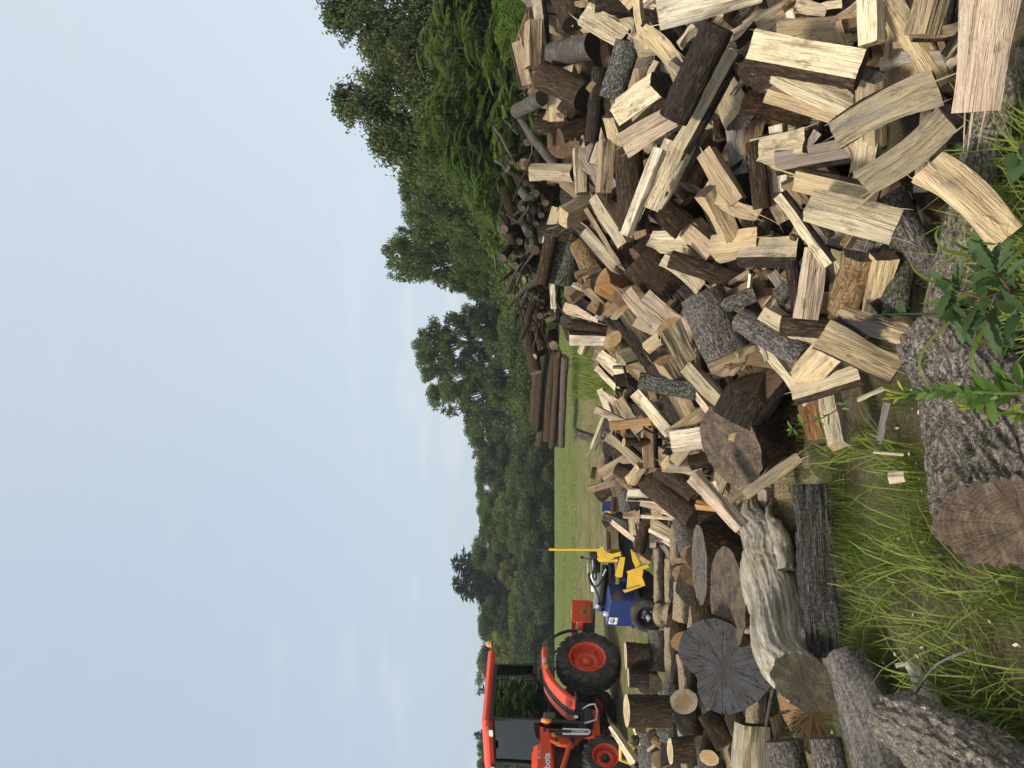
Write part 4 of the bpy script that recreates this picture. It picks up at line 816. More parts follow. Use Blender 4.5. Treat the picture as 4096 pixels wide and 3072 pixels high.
while cnt < 150:
    x, y = rnd.uniform(1150, 2150), rnd.uniform(-30, 1180)
    if not inside(x, y): continue
    d = Dp(x / .54, y / .54)
    if rnd.random() > (d / 6.0) ** .5: continue
    a = rnd.uniform(0, math.pi); sx, sy = x / .54, y / .54; L_ = rnd.uniform(.07, .24); k = rnd.choice('KVKSKV'); l = L_ * FPX / d / 2 * .85; h = rnd.uniform(.010, .026)
    p1, p2, _ = place(sx - l * math.cos(a), sy - l * math.sin(a), sx + l * math.cos(a), sy + l * math.sin(a), 10, rnd.uniform(-.4, .4), d + rnd.uniform(.0, .14))
    if min(p1[2], p2[2]) < terrain(d) + .02: continue
    make_log('bark_scrap' if k == 'K' else 'wood_splinter', p1, p2, h, k, rnd.uniform(0, 360), rnd.choice('ctynwa'), 'G', rnd.choice('bdrlo') + 'wd', False, seed=cnt + 2100, nring=9, res=.8, rough=2.2, bend=rnd.uniform(-.08, .08), label="curled scrap of loose bark caught between the splits" if k == 'K' else "broken splinter of wood caught between the splits", cat='bark' if k == 'K' else 'splinter', group="loose bark scraps in the pile" if k == 'K' else "loose splinters in the pile")
    cnt += 1
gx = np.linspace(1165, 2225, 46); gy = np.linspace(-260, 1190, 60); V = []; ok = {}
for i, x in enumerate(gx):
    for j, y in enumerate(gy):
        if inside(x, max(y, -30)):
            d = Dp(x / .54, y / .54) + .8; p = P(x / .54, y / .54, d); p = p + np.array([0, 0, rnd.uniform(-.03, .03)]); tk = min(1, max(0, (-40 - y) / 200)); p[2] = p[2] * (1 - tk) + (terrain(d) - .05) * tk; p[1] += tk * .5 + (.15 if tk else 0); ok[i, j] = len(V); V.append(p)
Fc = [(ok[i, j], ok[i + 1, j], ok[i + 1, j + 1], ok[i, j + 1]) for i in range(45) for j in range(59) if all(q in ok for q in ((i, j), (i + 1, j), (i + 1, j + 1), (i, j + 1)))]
MCORE, n_, b_ = new_mat('pile_core'); v_, _ = seeded(n_)
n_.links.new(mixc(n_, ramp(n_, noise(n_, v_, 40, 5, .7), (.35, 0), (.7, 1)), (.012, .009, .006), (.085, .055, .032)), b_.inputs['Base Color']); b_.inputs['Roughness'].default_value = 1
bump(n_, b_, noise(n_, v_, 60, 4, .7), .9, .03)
link('pile_core', mesh('pile_core', V, Fc, smooth=True), MCORE, label="dark core sheet added under the firewood to darken its gaps", cat="pile core", kind="stuff")  # added sheet that blocks the view through, coloured dark like the shade in gaps
# ---------------------------------------------------------------- big logs and rounds on the left, and in front
GR = "log rounds waiting to be split"
def standing(t, x, y, wpx, lens, x2, label, mats='bwe', et='F', d=None, tint='c', lean=0.0, hgt=None):
    """a round standing on the ground; (x, y) centre of its top face in the picture, x2 = lower edge"""
    sx, sy = S(t, x, y); sx2 = S(t, x2, y)[0]
    d = d or Dr(sx2, sy); top = P(sx, sy, d); h = wpx / TAB[t][2] / 2 * d / FPX
    H = hgt or max(.15, (sx2 - sx) * d / FPX)
    p1 = top - np.array([lean * H, 0, H]); r = unit(CAM - top)
    return make_log('log_round', p1, top, h, 'R', 0, tint, et, mats, seed=int(x + y), res=1.2, label=label, cat='log', group=GR, n1=(0, 0, -1), n2=unit(np.array([0, 0, 1]) + r * lens))
standing(12, 253, 555, 250, .0, 480, "round standing on end with a pale fresh top, nearest the tractor's rear wheel", d=7.2)
standing(12, 279, 770, 178, .0, 470, "small dark round with a narrow pale top standing behind the mossy-ended round", d=7.0, mats='dwe')
standing(12, 262, 1094, 288, .12, 680, "tall dark-barked round on end with a pale oval top and ringed heart", d=6.2)
standing(12, 692, 1497, 235, .1, 900, "round with a narrow pale ringed top at the lower left, standing tilted", d=4.9, lean=-.2)
standing(12, 1250, -40, 960, .12, 1560, "huge dirt-topped stump standing between the bleached log and the black double stump", 'rwv', 'B', d=4.55)
standing(8, 405, 1360, 620, .0, 740, "weathered grey stump with sawdust on its narrow top, behind the dirt-topped stump", 'rwu', 'A', d=5.15)
rows('''
12 560,300 560,705 172 R 0 -.1 aG Gwd|sawdust-edged grey round lying between two standing rounds and the splitter wheel
12 470,800 482,842 240 R .75 -.15 nM mwm|round with a dark mossy olive end facing outward, left of the rear tyre
12 600,140 740,140 262 R .45 .05 tO uwe|knobbly round with a bright tan end beside the splitter wheel|ml=.1
12 712,275 730,800 160 R 0 -.1 aG uwu|long log thickly covered in pale sawdust
12 840,540 865,900 170 R .05 .0 aG uwd|grey log lying under the black double stump beside the sawdusty one
12 690,800 680,1015 140 R .1 -.1 nG Gwd|short grey ridged round above the cream ringed end
12 895,1235 828,998 262 R .80 -.18 nF dwe|round with a bright cream ringed end facing the viewer, beside the black double stump
12 690,1130 700,1410 210 R .1 -.05 nG lwd|lichen-grey round left of the cream ringed end
12 850,1250 900,1680 180 R .05 -.05 nG uwd|light grey round lying at the lower left, partly under others
12 605,1620 598,1575 180 R .7 -.05 tE uwe|short round with a pale rough end at the frame's lower left
12 960,1330 990,1410 190 R .55 .0 nB rwd|round with a dark brown end under the rotten chunk
12 1110,1330 1078,1562 180 R .6 -.1 nE dwe|dark-barked round with a light tan oval end at the lower left
12 1080,1100 1265,1430 250 K:10 .1 -.02 nB rwd|rotten crumbling log chunk below the black double stump|rough=1.8
12 1490,1225 1490,1720 345 T:-22 -.15 -.15 gA ugd|square weathered split standing up at the lower left|ml=.3,name='firewood_split',cat='firewood'
12 105,1240 345,1600 62 V:10 .0 -.1 cE dwe|long pale splintered stick leaning over the rounds before the front tyre|d=5.6,taper=1.8,name='stick'
12 335,1270 398,1430 26 V:0 .0 .0 wE dwe|thin white splinter among the rounds by the front tyre|d=5.9,ml=.1,name='stick'
12 590,1285 290,1420 9 R .0 -.1 cG swd|thin dry stalk crossing the rounds at the lower left|d=5.2,ml=.1,name='stick',rough=.3
12 1728,770 1640,1250 36 R .05 -.12 aG swd|grey bark-bare branch lying under the black double stump's lower edge|ml=.2,name='branch'
12 480,1480 545,1430 30 V:0 .0 -.1 wE dwe|pale splinter by the rough-ended short round|ml=.1,name='stick'
12 560,1390 660,1460 90 K:0 .1 -.05 oG owd|peeling orange bark strip beside the pale oval-topped round|ml=.15
8 0,1120 330,1130 150 R .0 .1 nG Gwd|grey round half hidden behind the sawdusty narrow-topped stump
13 1285,920 1290,1690 150 R .0 .1 aG uwd|long grey log behind the sawdust-covered chips near the splitter
13 1440,1120 1450,1690 180 R .0 -.05 aG uwd|second long grey log thick with sawdust in front of the splitter wheel
7 240,0 300,95 90 T:10 .1 -.1 nG dwd|short brown split on the sawdust by the grey stump
7 1150,1420 1210,1690 300 R -.1 -.1 aG Gwd|stub of furrowed grey log at the lower frame edge beside the cracked tan round
7 1500,1400 1560,1680 260 R -.1 -.25 aG Gwd|furrowed pale grey log at the lower frame edge, nearest the leaning smooth log
''', Dr, GR)
# cracked tan round under the bleached log
def big(name, pts, rad, label, mats, tint, etint, n2=None, n1=None, cat='log', res=2.0, rough=1.0, seed=1, bend=0, bendx=0, taper=1.0, kind='R', group=None, roll=0, flare=0.0, nring=None):
    p1, p2 = pts
    return make_log(name, p1, p2, rad, kind, roll, tint, etint, mats, seed=seed, res=res, rough=rough, bend=bend, bendx=bendx, taper=taper, n1=n1, n2=n2, label=label, cat=cat, group=group, flare=flare, nring=nring)
def Ps(t, x, y, d): return P(*S(t, x, y), d)
def toC(p): return unit(CAM - p)
e = Ps(7, 1400, 1180, 3.95)
big('log_round', (e + np.array([.22, .30, .0]), e), 236 / 2.149 * 3.95 / FPX, "tan round full of radial drying cracks under the bleached log", 'Gwx', 'g', 'O', n2=toC(e) + np.array([-.2, 0, .1]), group=GR, rough=.7)
# the bleached, twisted log lying over the stumps
def trunkpath(name, pts, rads, mats, tint, etint, label, cat='log', amp=.12, seed=3, n2=None, n=72, m=60, lobes=(2, .12), ridge=0.0, ridgez=3.2):
    pts = np.array(pts); rads = np.array(rads, float); d = np.r_[0, np.cumsum(np.linalg.norm(np.diff(pts, axis=0), axis=1))]; L_ = d[-1]
    tt = np.linspace(0, 1, m)
    def sp(a):                                # Catmull-Rom
        a = np.array(a, float); a = a if a.ndim > 1 else a[:, None]; ext = np.vstack([2 * a[0] - a[1], a, 2 * a[-1] - a[-2]]); out = []
        for t in tt * L_:
            i = min(max(np.searchsorted(d, t, 'right') - 1, 0), len(d) - 2); u = (t - d[i]) / (d[i + 1] - d[i] + 1e-9)
            p0, p1, p2, p3 = ext[i:i + 4]; out.append(.5 * (2 * p1 + (p2 - p0) * u + (2 * p0 - 5 * p1 + 4 * p2 - p3) * u * u + (3 * p1 - p0 - 3 * p2 + p3) * u ** 3))
        return np.array(out)
    C_ = sp(pts); R0 = sp(rads)[:, 0]; Tn = np.gradient(C_, axis=0); Tn /= np.linalg.norm(Tn, axis=1)[:, None]
    Zm = unit(pts[-1] - pts[0]); X = unit(CAM - pts.mean(0)); X = unit(X - Zm * X.dot(Zm)); Y = np.cross(Zm, X); org = pts[0]; W3 = np.c_[X, Y, Zm]
    q = np.arange(n) * 2 * math.pi / n; V = []
    for i in range(m):
        a = unit(X - Tn[i] * X.dot(Tn[i])); b = np.cross(Tn[i], a)
        ph = seed + 2.2 * tt[i]
        cs = np.c_[np.cos(q) * 2, np.sin(q) * 2, np.full(n, tt[i] * L_ / rads.mean() * .45 + seed)]
        rr = R0[i] * (1 + lobes[1] * np.cos(lobes[0] * (q + ph)) + amp * vnoise(cs, 21) + amp * .5 * vnoise(np.c_[np.cos(q + ph * .6) * 6, np.sin(q + ph * .6) * 6, cs[:, 2] * .5], 22) + amp * .25 * vnoise(cs * [5, 5, 2], 23) + ridge * (.5 - np.abs(vnoise(np.c_[np.cos(q + ph * .3) * 9, np.sin(q + ph * .3) * 9, cs[:, 2] * ridgez], 24))) + ridge * .6 * vnoise(np.c_[np.cos(q) * 22, np.sin(q) * 22, cs[:, 2] * 9], 25))
        V.append(C_[i] + rr[:, None] * (np.cos(q)[:, None] * a + np.sin(q)[:, None] * b))
    V = np.array(V)
    if n2 is not None:
        nn = unit(n2); tN = Tn[-1]
        for i in range(m):
            k = max(0, (tt[i] - .75) / .25) ** 1.5
            if k > 0: V[i] += k * (-(V[i] - C_[i]) @ nn / max(.3, nn.dot(tN)))[:, None] * tN
    Lv = (V - org) @ W3
    root = empty(name, label=label, cat=cat); root.matrix_world = Matrix([[W3[i][0], W3[i][1], W3[i][2], org[i]] for i in range(3)] + [[0, 0, 0, 1]])
    i0, j0 = np.meshgrid(np.arange(m - 1), np.arange(n), indexing='ij'); i0 = i0.ravel(); j0 = j0.ravel()
    Q = np.c_[i0 * n + j0, i0 * n + (j0 + 1) % n, (i0 + 1) * n + (j0 + 1) % n, (i0 + 1) * n + j0]
    link('bark' if mats[0] in MK and mats[0] != '-' else 'body', mesh('bark', Lv.reshape(-1, 3), Q, smooth=True), MK[mats[0]], root, (*TINT[tint], 1))
    for w_, ring in ((0, Lv[0]), (1, Lv[-1])):
        c = ring.mean(0); VV = np.concatenate([c + (ring - c) * s_ for s_ in (1, .75, .5, .25)] + [c[None]]); sg = 1 if w_ else -1
        VV[n:4 * n, 2] += vnoise(VV[n:4 * n] * 55, 31) * .004
        VV = VV - c; F_ = [[r_ * n + j, r_ * n + (j + 1) % n, (r_ + 1) * n + (j + 1) % n, (r_ + 1) * n + j][::sg] for r_ in range(3) for j in range(n)] + [[3 * n + j, 3 * n + (j + 1) % n, 4 * n][::sg] for j in range(n)]
        ob = link('cut_end', mesh('cut_end', VV, F_, smooth=True), ME[mats[2]], root, (*TINT[etint], 1)); ob.location = c
    return root
MK['W'] = bark('bleached_wood', (.27, .215, .145), (.62, .56, .46), (34, 34, 4.5), lichen=(.27, .21, .11), lf=.5, smooth=1, s=.7)
MK['w'] = bark('weathered_grey_log', (.05, .04, .033), (.21, .18, .155), (26, 26, 5), lichen=(.28, .26, .23), lf=.5, smooth=1, s=.9)
MK['C'] = bark('charred_plank', (.006, .005, .005), (.15, .135, .125), (60, 60, 3.0), lichen=(.3, .28, .27), lf=.35, moss=.3, s=.8)
MK['T'] = bark('scaly_tan_bark', (.05, .04, .03), (.52, .43, .33), (50, 50, 26), lichen=(.46, .41, .34), lf=.6, s=.9)
MK['F'] = bark('thick_furrowed_bark', (.012, .009, .008), (.36, .285, .22), (46, 46, 15), lichen=(.50, .44, .37), lf=.75, moss=.35, s=.85)
f = lambda t, x, y, d: Ps(t, x, y, d)
trunkpath('bleached_log', [f(8, 862, 800, 5.0), f(8, 850, 1000, 4.75), f(8, 975, 1250, 4.4), f(7, 1015, 0, 4.25), f(7, 1090, 300, 3.98), f(7, 1125, 560, 3.75), f(7, 1190, 760, 3.6), f(7, 1330, 925, 3.45)],
          [.045, .09, .145, .15, .125, .125, .12, .118], 'Wgq', 'g', 'M', "bleached twisted bare log lying across the stumps, its end dark and rough", amp=.10, ridge=.05, ridgez=.5, n=150, m=140, n2=toC(f(7, 1330, 925, 3.45)) + np.array([-.1, 0, -.1]))
# stub pieces on the bleached log's split far end, black plank, leaning grey log
trunkpath('branch', [f(7, 1400, 505, 3.74), f(7, 1345, 515, 3.66), f(7, 1300, 520, 3.75)], [.02, .03, .045], 'Wgd', 'g', 'M', "broken knot stub sticking out from the side of the bleached log", cat='branch', n=16, m=12, amp=.3)
trunkpath('branch', [f(8, 1010, 830, 4.75), f(8, 985, 950, 4.5), f(8, 1080, 1130, 4.2), f(8, 1130, 1420, 4.05)], [.010, .022, .038, .04], 'Wgq', 'g', 'M', "split fork of bleached wood lying beside the bleached log", cat='branch', n=30, m=30, amp=.3)
trunkpath('stick', [f(7, 835, 485, 3.9), f(7, 925, 455, 4.05)], [.014, .02], 'Wgd', 'g', 'F', "short bare peg sticking out left of the bleached log", cat='stick', n=12, m=8, amp=.2)
gp = lambda t, x, y, z: (lambda r: CAM + r * ((CAMH - terrain(4) - z) / -r[2]))(ray(*S(t, x, y)))
make_log('plank', gp(6, 470, 1085, .16), gp(9, -10, 1120, .15), .085, 'T', -12, 'k', 'D', 'CCd'.replace('CC', 'Cc'), True, seed=77, res=2.2, rough=2.0, flat=.75, label="blackened rotting beam lying in the grass beside the bleached log", cat="beam", poly=([([(.5, -.9), (.6, .2), (.5, .95), (-.6, 1), (-.6, -1), (.5, -.9)], 'bark')], (0, 0)))
trunkpath('log_round', [gp(9, 115, 1150, .12), gp(9, 190, 1340, .12), gp(9, 290, 1620, .12), gp(9, 340, 1760, .12)], [.105, .115, .115, .115], 'wgd', 'g', 'D', "smooth grey log lying in the grass at the lower left", amp=.08, n=56, m=40)
e1, e2 = gp(9, 440, 1470, .13), gp(9, 760, 1720, .12)
trunkpath('log_round', [gp(9, 395, 1440, .14), gp(9, 560, 1570, .15), gp(9, 760, 1730, .15), gp(9, 1050, 2000, .15)], [.115, .125, .135, .14], 'Tgd', 'g', 'G', "rough scaly-barked log in the lower left corner", amp=.12, n=160, m=130, ridge=.10)
trunkpath('branch', [gp(9, 430, 1170, .03), gp(9, 490, 1290, .04), gp(9, 560, 1400, .05)], [.03, .035, .03], 'Wgd', 'g', 'M', "curl of bleached bark in the grass by the scaly-barked log", cat='bark', n=20, m=16, amp=.3)
trunkpath('twig', [gp(9, 410, 1345, .16), gp(9, 520, 1180, .10), gp(9, 640, 1110, .12), gp(9, 740, 1080, .06)], [.005, .005, .004, .002], 'wgd', 'g', 'D', "thin bare twig across the grass above the scaly-barked log", cat='twig', n=6, m=14)
# the two-lobed black stump, built as a thick disc with its sawn face towards us
o_ = [(765, 500), (790, 400), (840, 310), (940, 220), (1040, 185), (1150, 180), (1290, 230), (1400, 320), (1480, 400), (1560, 440), (1640, 560), (1700, 690), (1710, 790), (1670, 880), (1560, 1000), (1400, 1100), (1250, 1140), (1120, 1100), (1010, 1020), (960, 900), (962, 760), (900, 715), (830, 640), (780, 565)]
D0 = 4.35; cen = Ps(12, 1220, 660, D0); nf = unit(toC(cen) + np.array([-.12, 0, .12])); Xf = unit(np.cross([0, 0, 1], nf)); Yf = np.cross(nf, Xf)
pl = []
for x, y in o_:
    r = ray(*S(12, x, y)); k = (cen - CAM).dot(nf) / r.dot(nf); q = CAM + r * k - cen; pl.append((q.dot(Xf), q.dot(Yf)))
pl = np.array(pl); n = 160; d = np.r_[0, np.cumsum(np.linalg.norm(np.diff(np.vstack([pl, pl[:1]]), axis=0), axis=1))]; tq = np.linspace(0, d[-1], n + 1)[:-1]; pe = np.vstack([pl, pl[:1]])
pl = np.c_[np.interp(tq, d, pe[:, 0]), np.interp(tq, d, pe[:, 1])]
for _ in range(3): pl = (np.roll(pl, 1, 0) + 2 * pl + np.roll(pl, -1, 0)) / 4
root = empty('log_round', label="black weathered stump with a two-lobed sawn face full of drying cracks", cat='log', group=GR)
root.matrix_world = Matrix([[Xf[i], Yf[i], nf[i], cen[i]] for i in range(3)] + [[0, 0, 0, 1]])
c0 = np.array(pl.mean(0)); VV = np.concatenate([c0 + (pl - c0) * s_ for s_ in np.linspace(1, .1, 8)] + [c0[None]]); VV = np.c_[VV, vnoise(np.c_[VV * 30, VV[:, 0] * 0], 5) * .003]
F_ = [[r_ * n + j, r_ * n + (j + 1) % n, (r_ + 1) * n + (j + 1) % n, (r_ + 1) * n + j] for r_ in range(7) for j in range(n)] + [[7 * n + j, 7 * n + (j + 1) % n, 8 * n] for j in range(n)]
a_ = np.cross(VV[F_[0][1]] - VV[F_[0][0]], VV[F_[0][2]] - VV[F_[0][0]])[2]
if a_ < 0: F_ = [q[::-1] for q in F_]
link('cut_end', mesh('cut_end', VV, F_, smooth=True), ME['b'], root, (*TINT['S'], 1))
V = []
for k in range(8):
    rr = 1 + .015 * math.sin(k); V.append(np.c_[(pl - c0) * rr * (1 + .03 * vnoise(np.c_[pl * 14, pl[:, 0] * 0 + k * .7], 3))[:, None] + c0, np.full(n, -k * .05)])
V[0] = np.c_[pl, np.full(n, .0)]
V = np.concatenate(V); Q = [[k * n + j, (k + 1) * n + j, (k + 1) * n + (j + 1) % n, k * n + (j + 1) % n] for k in range(7) for j in range(n)]
if a_ < 0: Q = [q[::-1] for q in Q]
link('bark', mesh('bark', V, Q, smooth=True), MK['d'], root)
# flat dirty stump that carries the lower edge of the pile, with its torn slab
e = Ps(5, 1275, 800, 4.35); ax = unit(np.array([-.25, -.42, .86]))
big('log_round', (e - ax * .42, e), 700 / 2.074 / 2 * 4.35 / FPX * .98, "large dark stump with a flat dirty top carrying fallen splits", 'rwv', 'n', 'B', cat='log', group=GR, rough=.8, res=2.4)
make_log('firewood_split', Ps(5, 985, 1030, 4.12), Ps(5, 1385, 1470, 4.0), .055, 'V', 20, 'p', 'E', 'dkw'[:2] + 'e', True, seed=401, rough=1.8, label="pale pink torn slab hanging from the flat dirty stump", cat='firewood', taper=.8)
make_log('log_round', Ps(5, 1350, 600, 4.3), Ps(5, 1570, 170, 4.25), 430 / 2.074 / 2 * 4.2 / FPX, 'R', 0, 'n', 'B', 'dwx', True, seed=402, res=2, n2=toC(Ps(5, 1570, 170, 4.2)) + np.array([.1, .3, .9]), label="big black-barked round with a dark red-brown top, wedged under the pile", cat='log', group=GR)
make_log('stick', Ps(5, 1405, 1205, 3.85), Ps(5, 1862, 890, 3.8), 95 / 2.074 / 2 * 3.8 / FPX, 'T', 25, 'y', 'E', 'dwe', True, seed=403, label="straight yellow-tan split leaning from the bleached log tip to the flat stump", cat='firewood')
# furrowed long log along the pile foot, and the great mossy log in front
trunkpath('long_log', [f(2, 2130, 480, 2.17), f(2, 2010, 800, 2.26), f(4, 1790, 250, 2.41), f(4, 1650, 800, 2.50), f(4, 1530, 1230, 2.60), f(4, 1500, 1420, 2.63)], [.064, .064, .062, .058, .052, .052], 'Fgd', 'g', 'G', "long deeply furrowed grey log lying along the pile foot under the splits", n=140, m=200, amp=.07, ridge=.09)
pe_ = f(9, 985, 487, 2.0); pf = f(6, 1690, 0, 2.5)
nE = unit(toC(pe_) * .9 + np.array([-.75, 0, -.15]))
trunkpath('mossy_log', [pf, pf * .72 + pe_ * .28, pf * .4 + pe_ * .6, pe_], [.17, .172, .175, .186], 'Fgz', 'g', 'B', "huge rough-barked log in the foreground with a cracked brown sawn end", n=280, m=220, amp=.07, n2=nE, seed=9, ridge=.10)
ME['z'].name = 'big_cracked_end'
# litter on the ground
rows('''
6 865,405 1080,312 36 V:0 .0 .0 wE dwe|thin pale splinter between the cream block and the mossy foreground log|ml=.08,d=3.0,name='stick'
6 1105,425 1045,735 55 S:0 .0 .0 aA dgd|grey weathered stick lying on the ground beside the bright cream split|ml=.08,d=2.95,name='stick'
6 995,825 1240,842 26 V:0 .0 .0 cE dwe|pale splinter lying in the grass blades beside the mossy log|ml=.06,d=2.72,name='stick'
6 1115,1035 1245,1025 90 V:10 .1 .0 wE dke|small pinkish-white chip of wood lying in the grass|ml=.05,d=2.62,name='wood_chip'
9 340,1165 385,1155 20 S:0 .0 .0 wE dwe|tiny pale chip lying in the grass near the smooth grey log|ml=.02,d=3.1,name='wood_chip'
''', Dr, None, cat='firewood')
# ---------------------------------------------------------------- branch heap behind the pile, long logs beyond it
HB = "round branch logs heaped behind the pile"
hl = '275,455,440,330,25;240,505,560,700,33;385,465,520,640,34;480,540,460,400,38;385,310,440,220,28;400,740,340,665,38;350,800,380,740,22;490,850,480,780,25;410,910,400,850,22;450,915,440,850,22;492,920,490,860,26;395,985,350,900,30;212,955,350,935,34;330,1048,310,980,25;440,1110,425,985,38;200,1165,300,1035,32;330,1137,325,1060,27;285,1160,290,1100,18;295,1220,330,1170,27;370,1220,375,1160,20;315,1290,340,1240,22;365,1270,370,1210,25;495,1035,490,970,28;390,1090,385,1020,25;400,1435,395,1380,20;450,1460,445,1400,18;490,1500,480,1440,28;555,1545,540,1480,30;350,1560,360,1500,16;440,1300,430,1220,24;470,1240,470,1160,26;520,1120,500,1060,30;420,1350,400,1290,20;520,760,500,690,26;450,690,430,620,28;530,1380,520,1310,26;480,1590,470,1530,24;420,1590,420,1520,20'
for k, q in enumerate(hl.split(';')):
    x1, y1, x2, y2, r = map(float, q.split(',')); (a1, b1), (a2, b2) = S(15, x1, y1), S(15, x2, y2); d = 10.6 + (k * 37 % 11) * .06
    ln = math.hypot(a1 - a2, b1 - b2) * d / FPX
    ey = 'pale' if k % 3 else 'dark'
    make_log('branch_log', P(a2, b2, d + max(.5, .9 - ln)), P(a1, b1, d - .1), r / 1.84 * d / FPX * .92, 'R', 0, 't', 'GAB'[k % 3], 'dbl'[k % 3] + 'wd', True, seed=k + 700, nring=8, rough=1.5,
             label="round branch log lying end-on in the heap behind the pile", cat='log', group=HB)
rq = random.Random(9)
for k in range(70):
    y = rq.uniform(330, 1420); x = rq.uniform(1.0, 0.0); sx = 2120 + 110 * x - (60 if 600 < y < 1100 else 0) + rq.uniform(-20, 20); d = rq.uniform(11.0, 12.2); r = rq.uniform(.045, .10); a = P(sx, y, d); b = P(sx + rq.uniform(-70, 70), y + rq.uniform(-170, 170), d + rq.uniform(-.4, .8))
    if min(a[2], b[2]) < terrain(d) + .1: continue
    make_log('branch_log', b, a, r, 'R', 0, 't', 'GAB'[k % 3], 'dbr'[k % 3] + 'wd', False, seed=k + 1300, nring=8, res=.6, rough=1.6, label="dark branch log lying crosswise in the shaded gaps of the branch heap", cat='log', group="dark logs in the gaps of the branch heap")
def branch(name, t, pts, rad, d, label, mats='swd', cat='branch', **k):
    P_ = [Ps(t, x, y, d + (z[0] if z else 0)) for x, y, *z in pts]; r = rad if hasattr(rad, '__len__') else [rad] * len(pts)
    return trunkpath(name, P_, [q / TAB[t][2] * d / FPX for q in r], mats, 'g', 'A', label, cat, n=k.get('n', 12), m=k.get('m', 24), amp=.15)
branch('branch', 15, [(335, 140), (430, 285), (585, 470)], [26, 30, 32], 10.2, "smooth grey bare branch leaning at the right end of the branch heap")
branch('branch', 15, [(300, 1455), (380, 1390), (440, 1345), (520, 1320)], [20, 24, 26, 22], 10.2, "pale crooked branch leaning out from the middle of the branch heap")
branch('branch', 15, [(265, 920), (320, 890), (385, 815), (395, 780)], [3, 6, 8, 5], 10.2, "thin white twig standing out from the top of the branch heap")
branch('branch', 14, [(1200, 965), (1260, 830), (1290, 700), (1330, 600)], [16, 28, 28, 24], 10.6, "forked bark-covered branch at the left end of the branch heap", 'bwd')
branch('branch', 14, [(1225, 780), (1245, 690), (1320, 650), (1400, 690)], [14, 18, 16, 18], 10.8, "pale thin branch lying level at the left end of the branch heap")
branch('twig', 3, [(530, 790), (440, 850), (375, 940), (365, 1050), (420, 1140), (500, 1220), (590, 1255)], 7, 5.4, "long thin bent brown twig curving over the pile's ridge", 'bwd', n=7, m=40)
branch('dead_branch', 5, [(405, 130, 0), (430, 225, -.05), (455, 300, -.1), (560, 360, -.1), (660, 395, -.05), (755, 412, 0)], [12, 14, 20, 12, 9, 6], 5.6, "dark forked dead branch lying over the far end of the pile", 'dwd', n=10, m=40)
branch('dead_branch', 5, [(440, 470, 0), (450, 380, -.05), (458, 305, -.1)], [26, 24, 20], 5.62, "dark thick branch base standing at the fork of the fallen branch", 'dwd', n=12)
branch('dead_branch', 5, [(452, 440, -.05), (490, 530, -.1), (570, 640, -.1), (630, 680, -.05), (695, 690, 0)], [10, 10, 9, 8, 5], 5.55, "thin curved arm of the fallen dark branch", 'dwd', n=8, m=30)
HL = "long logs stacked at the field's edge"
for k, (a, b, c, d_, r, mt, lb) in enumerate([(2162, 1318, 2137, 1683, 21, 'b', "topmost straight dark log of the long stack"), (2200, 1341, 2158, 1780, 20, 'b', "second long log of the stack with a torn far end"),
      (2220, 1392, 2190, 1760, 20, 'b', "long brown log in the middle of the stack with a clean tan butt"), (2243, 1425, 2222, 1778, 23, 'G', "thick greyish long log low in the stack"), (2183, 1352, 2149, 1725, 14, 'd', "slim dark log wedged between the upper logs of the stack"), (2232, 1402, 2207, 1790, 14, 'b', "slim brown log wedged between the lower logs of the stack"), (2262, 1430, 2246, 1786, 14, 's', "thin smooth grey log lying lowest in the long stack")]):
    d0 = 21.0 - k * .12
    make_log('long_log', P(a, b, d0 - .6), P(c, d_, d0 + .7), r * d0 / FPX, 'R', 0, 't', 'E' if k != 1 else 'F', mt + 'wd', True, seed=k + 800, nring=26, rough=1.7, bend=[.004, -.012, .014, -.01, .01, -.008, .006][k], taper=.88, label=lb, cat='log', group=HL, n1=toC(P(a, b, d0)) * .5 + unit(P(a, b, d0) - P(c, d_, d0)))

rq = random.Random(21)
for k in range(70):
    x, y = rq.uniform(-3.6, -.55), rq.uniform(4.3, 7.6); z = float(terrain(y)); a = rq.uniform(0, 6.28); L_ = rq.uniform(.12, .36); h = rq.uniform(.018, .05); kd = rq.choice('VSTKV'); p = np.array([x, y, z + h * rq.uniform(.5, 2.2)]); v = np.array([math.cos(a), math.sin(a), rq.uniform(-.2, .3)]) * L_ / 2
    make_log('wood_offcut', p - v, p + v, h, kd, rq.uniform(0, 360), rq.choice('ctynag'), 'G', rq.choice('bdr') + rq.choice('wwg') + 'd', False, seed=k + 1500, nring=7, res=.6, rough=1.5, label="small offcut of split wood or bark lying in the sawdust between the rounds", cat='offcut', group="offcuts scattered between the rounds")

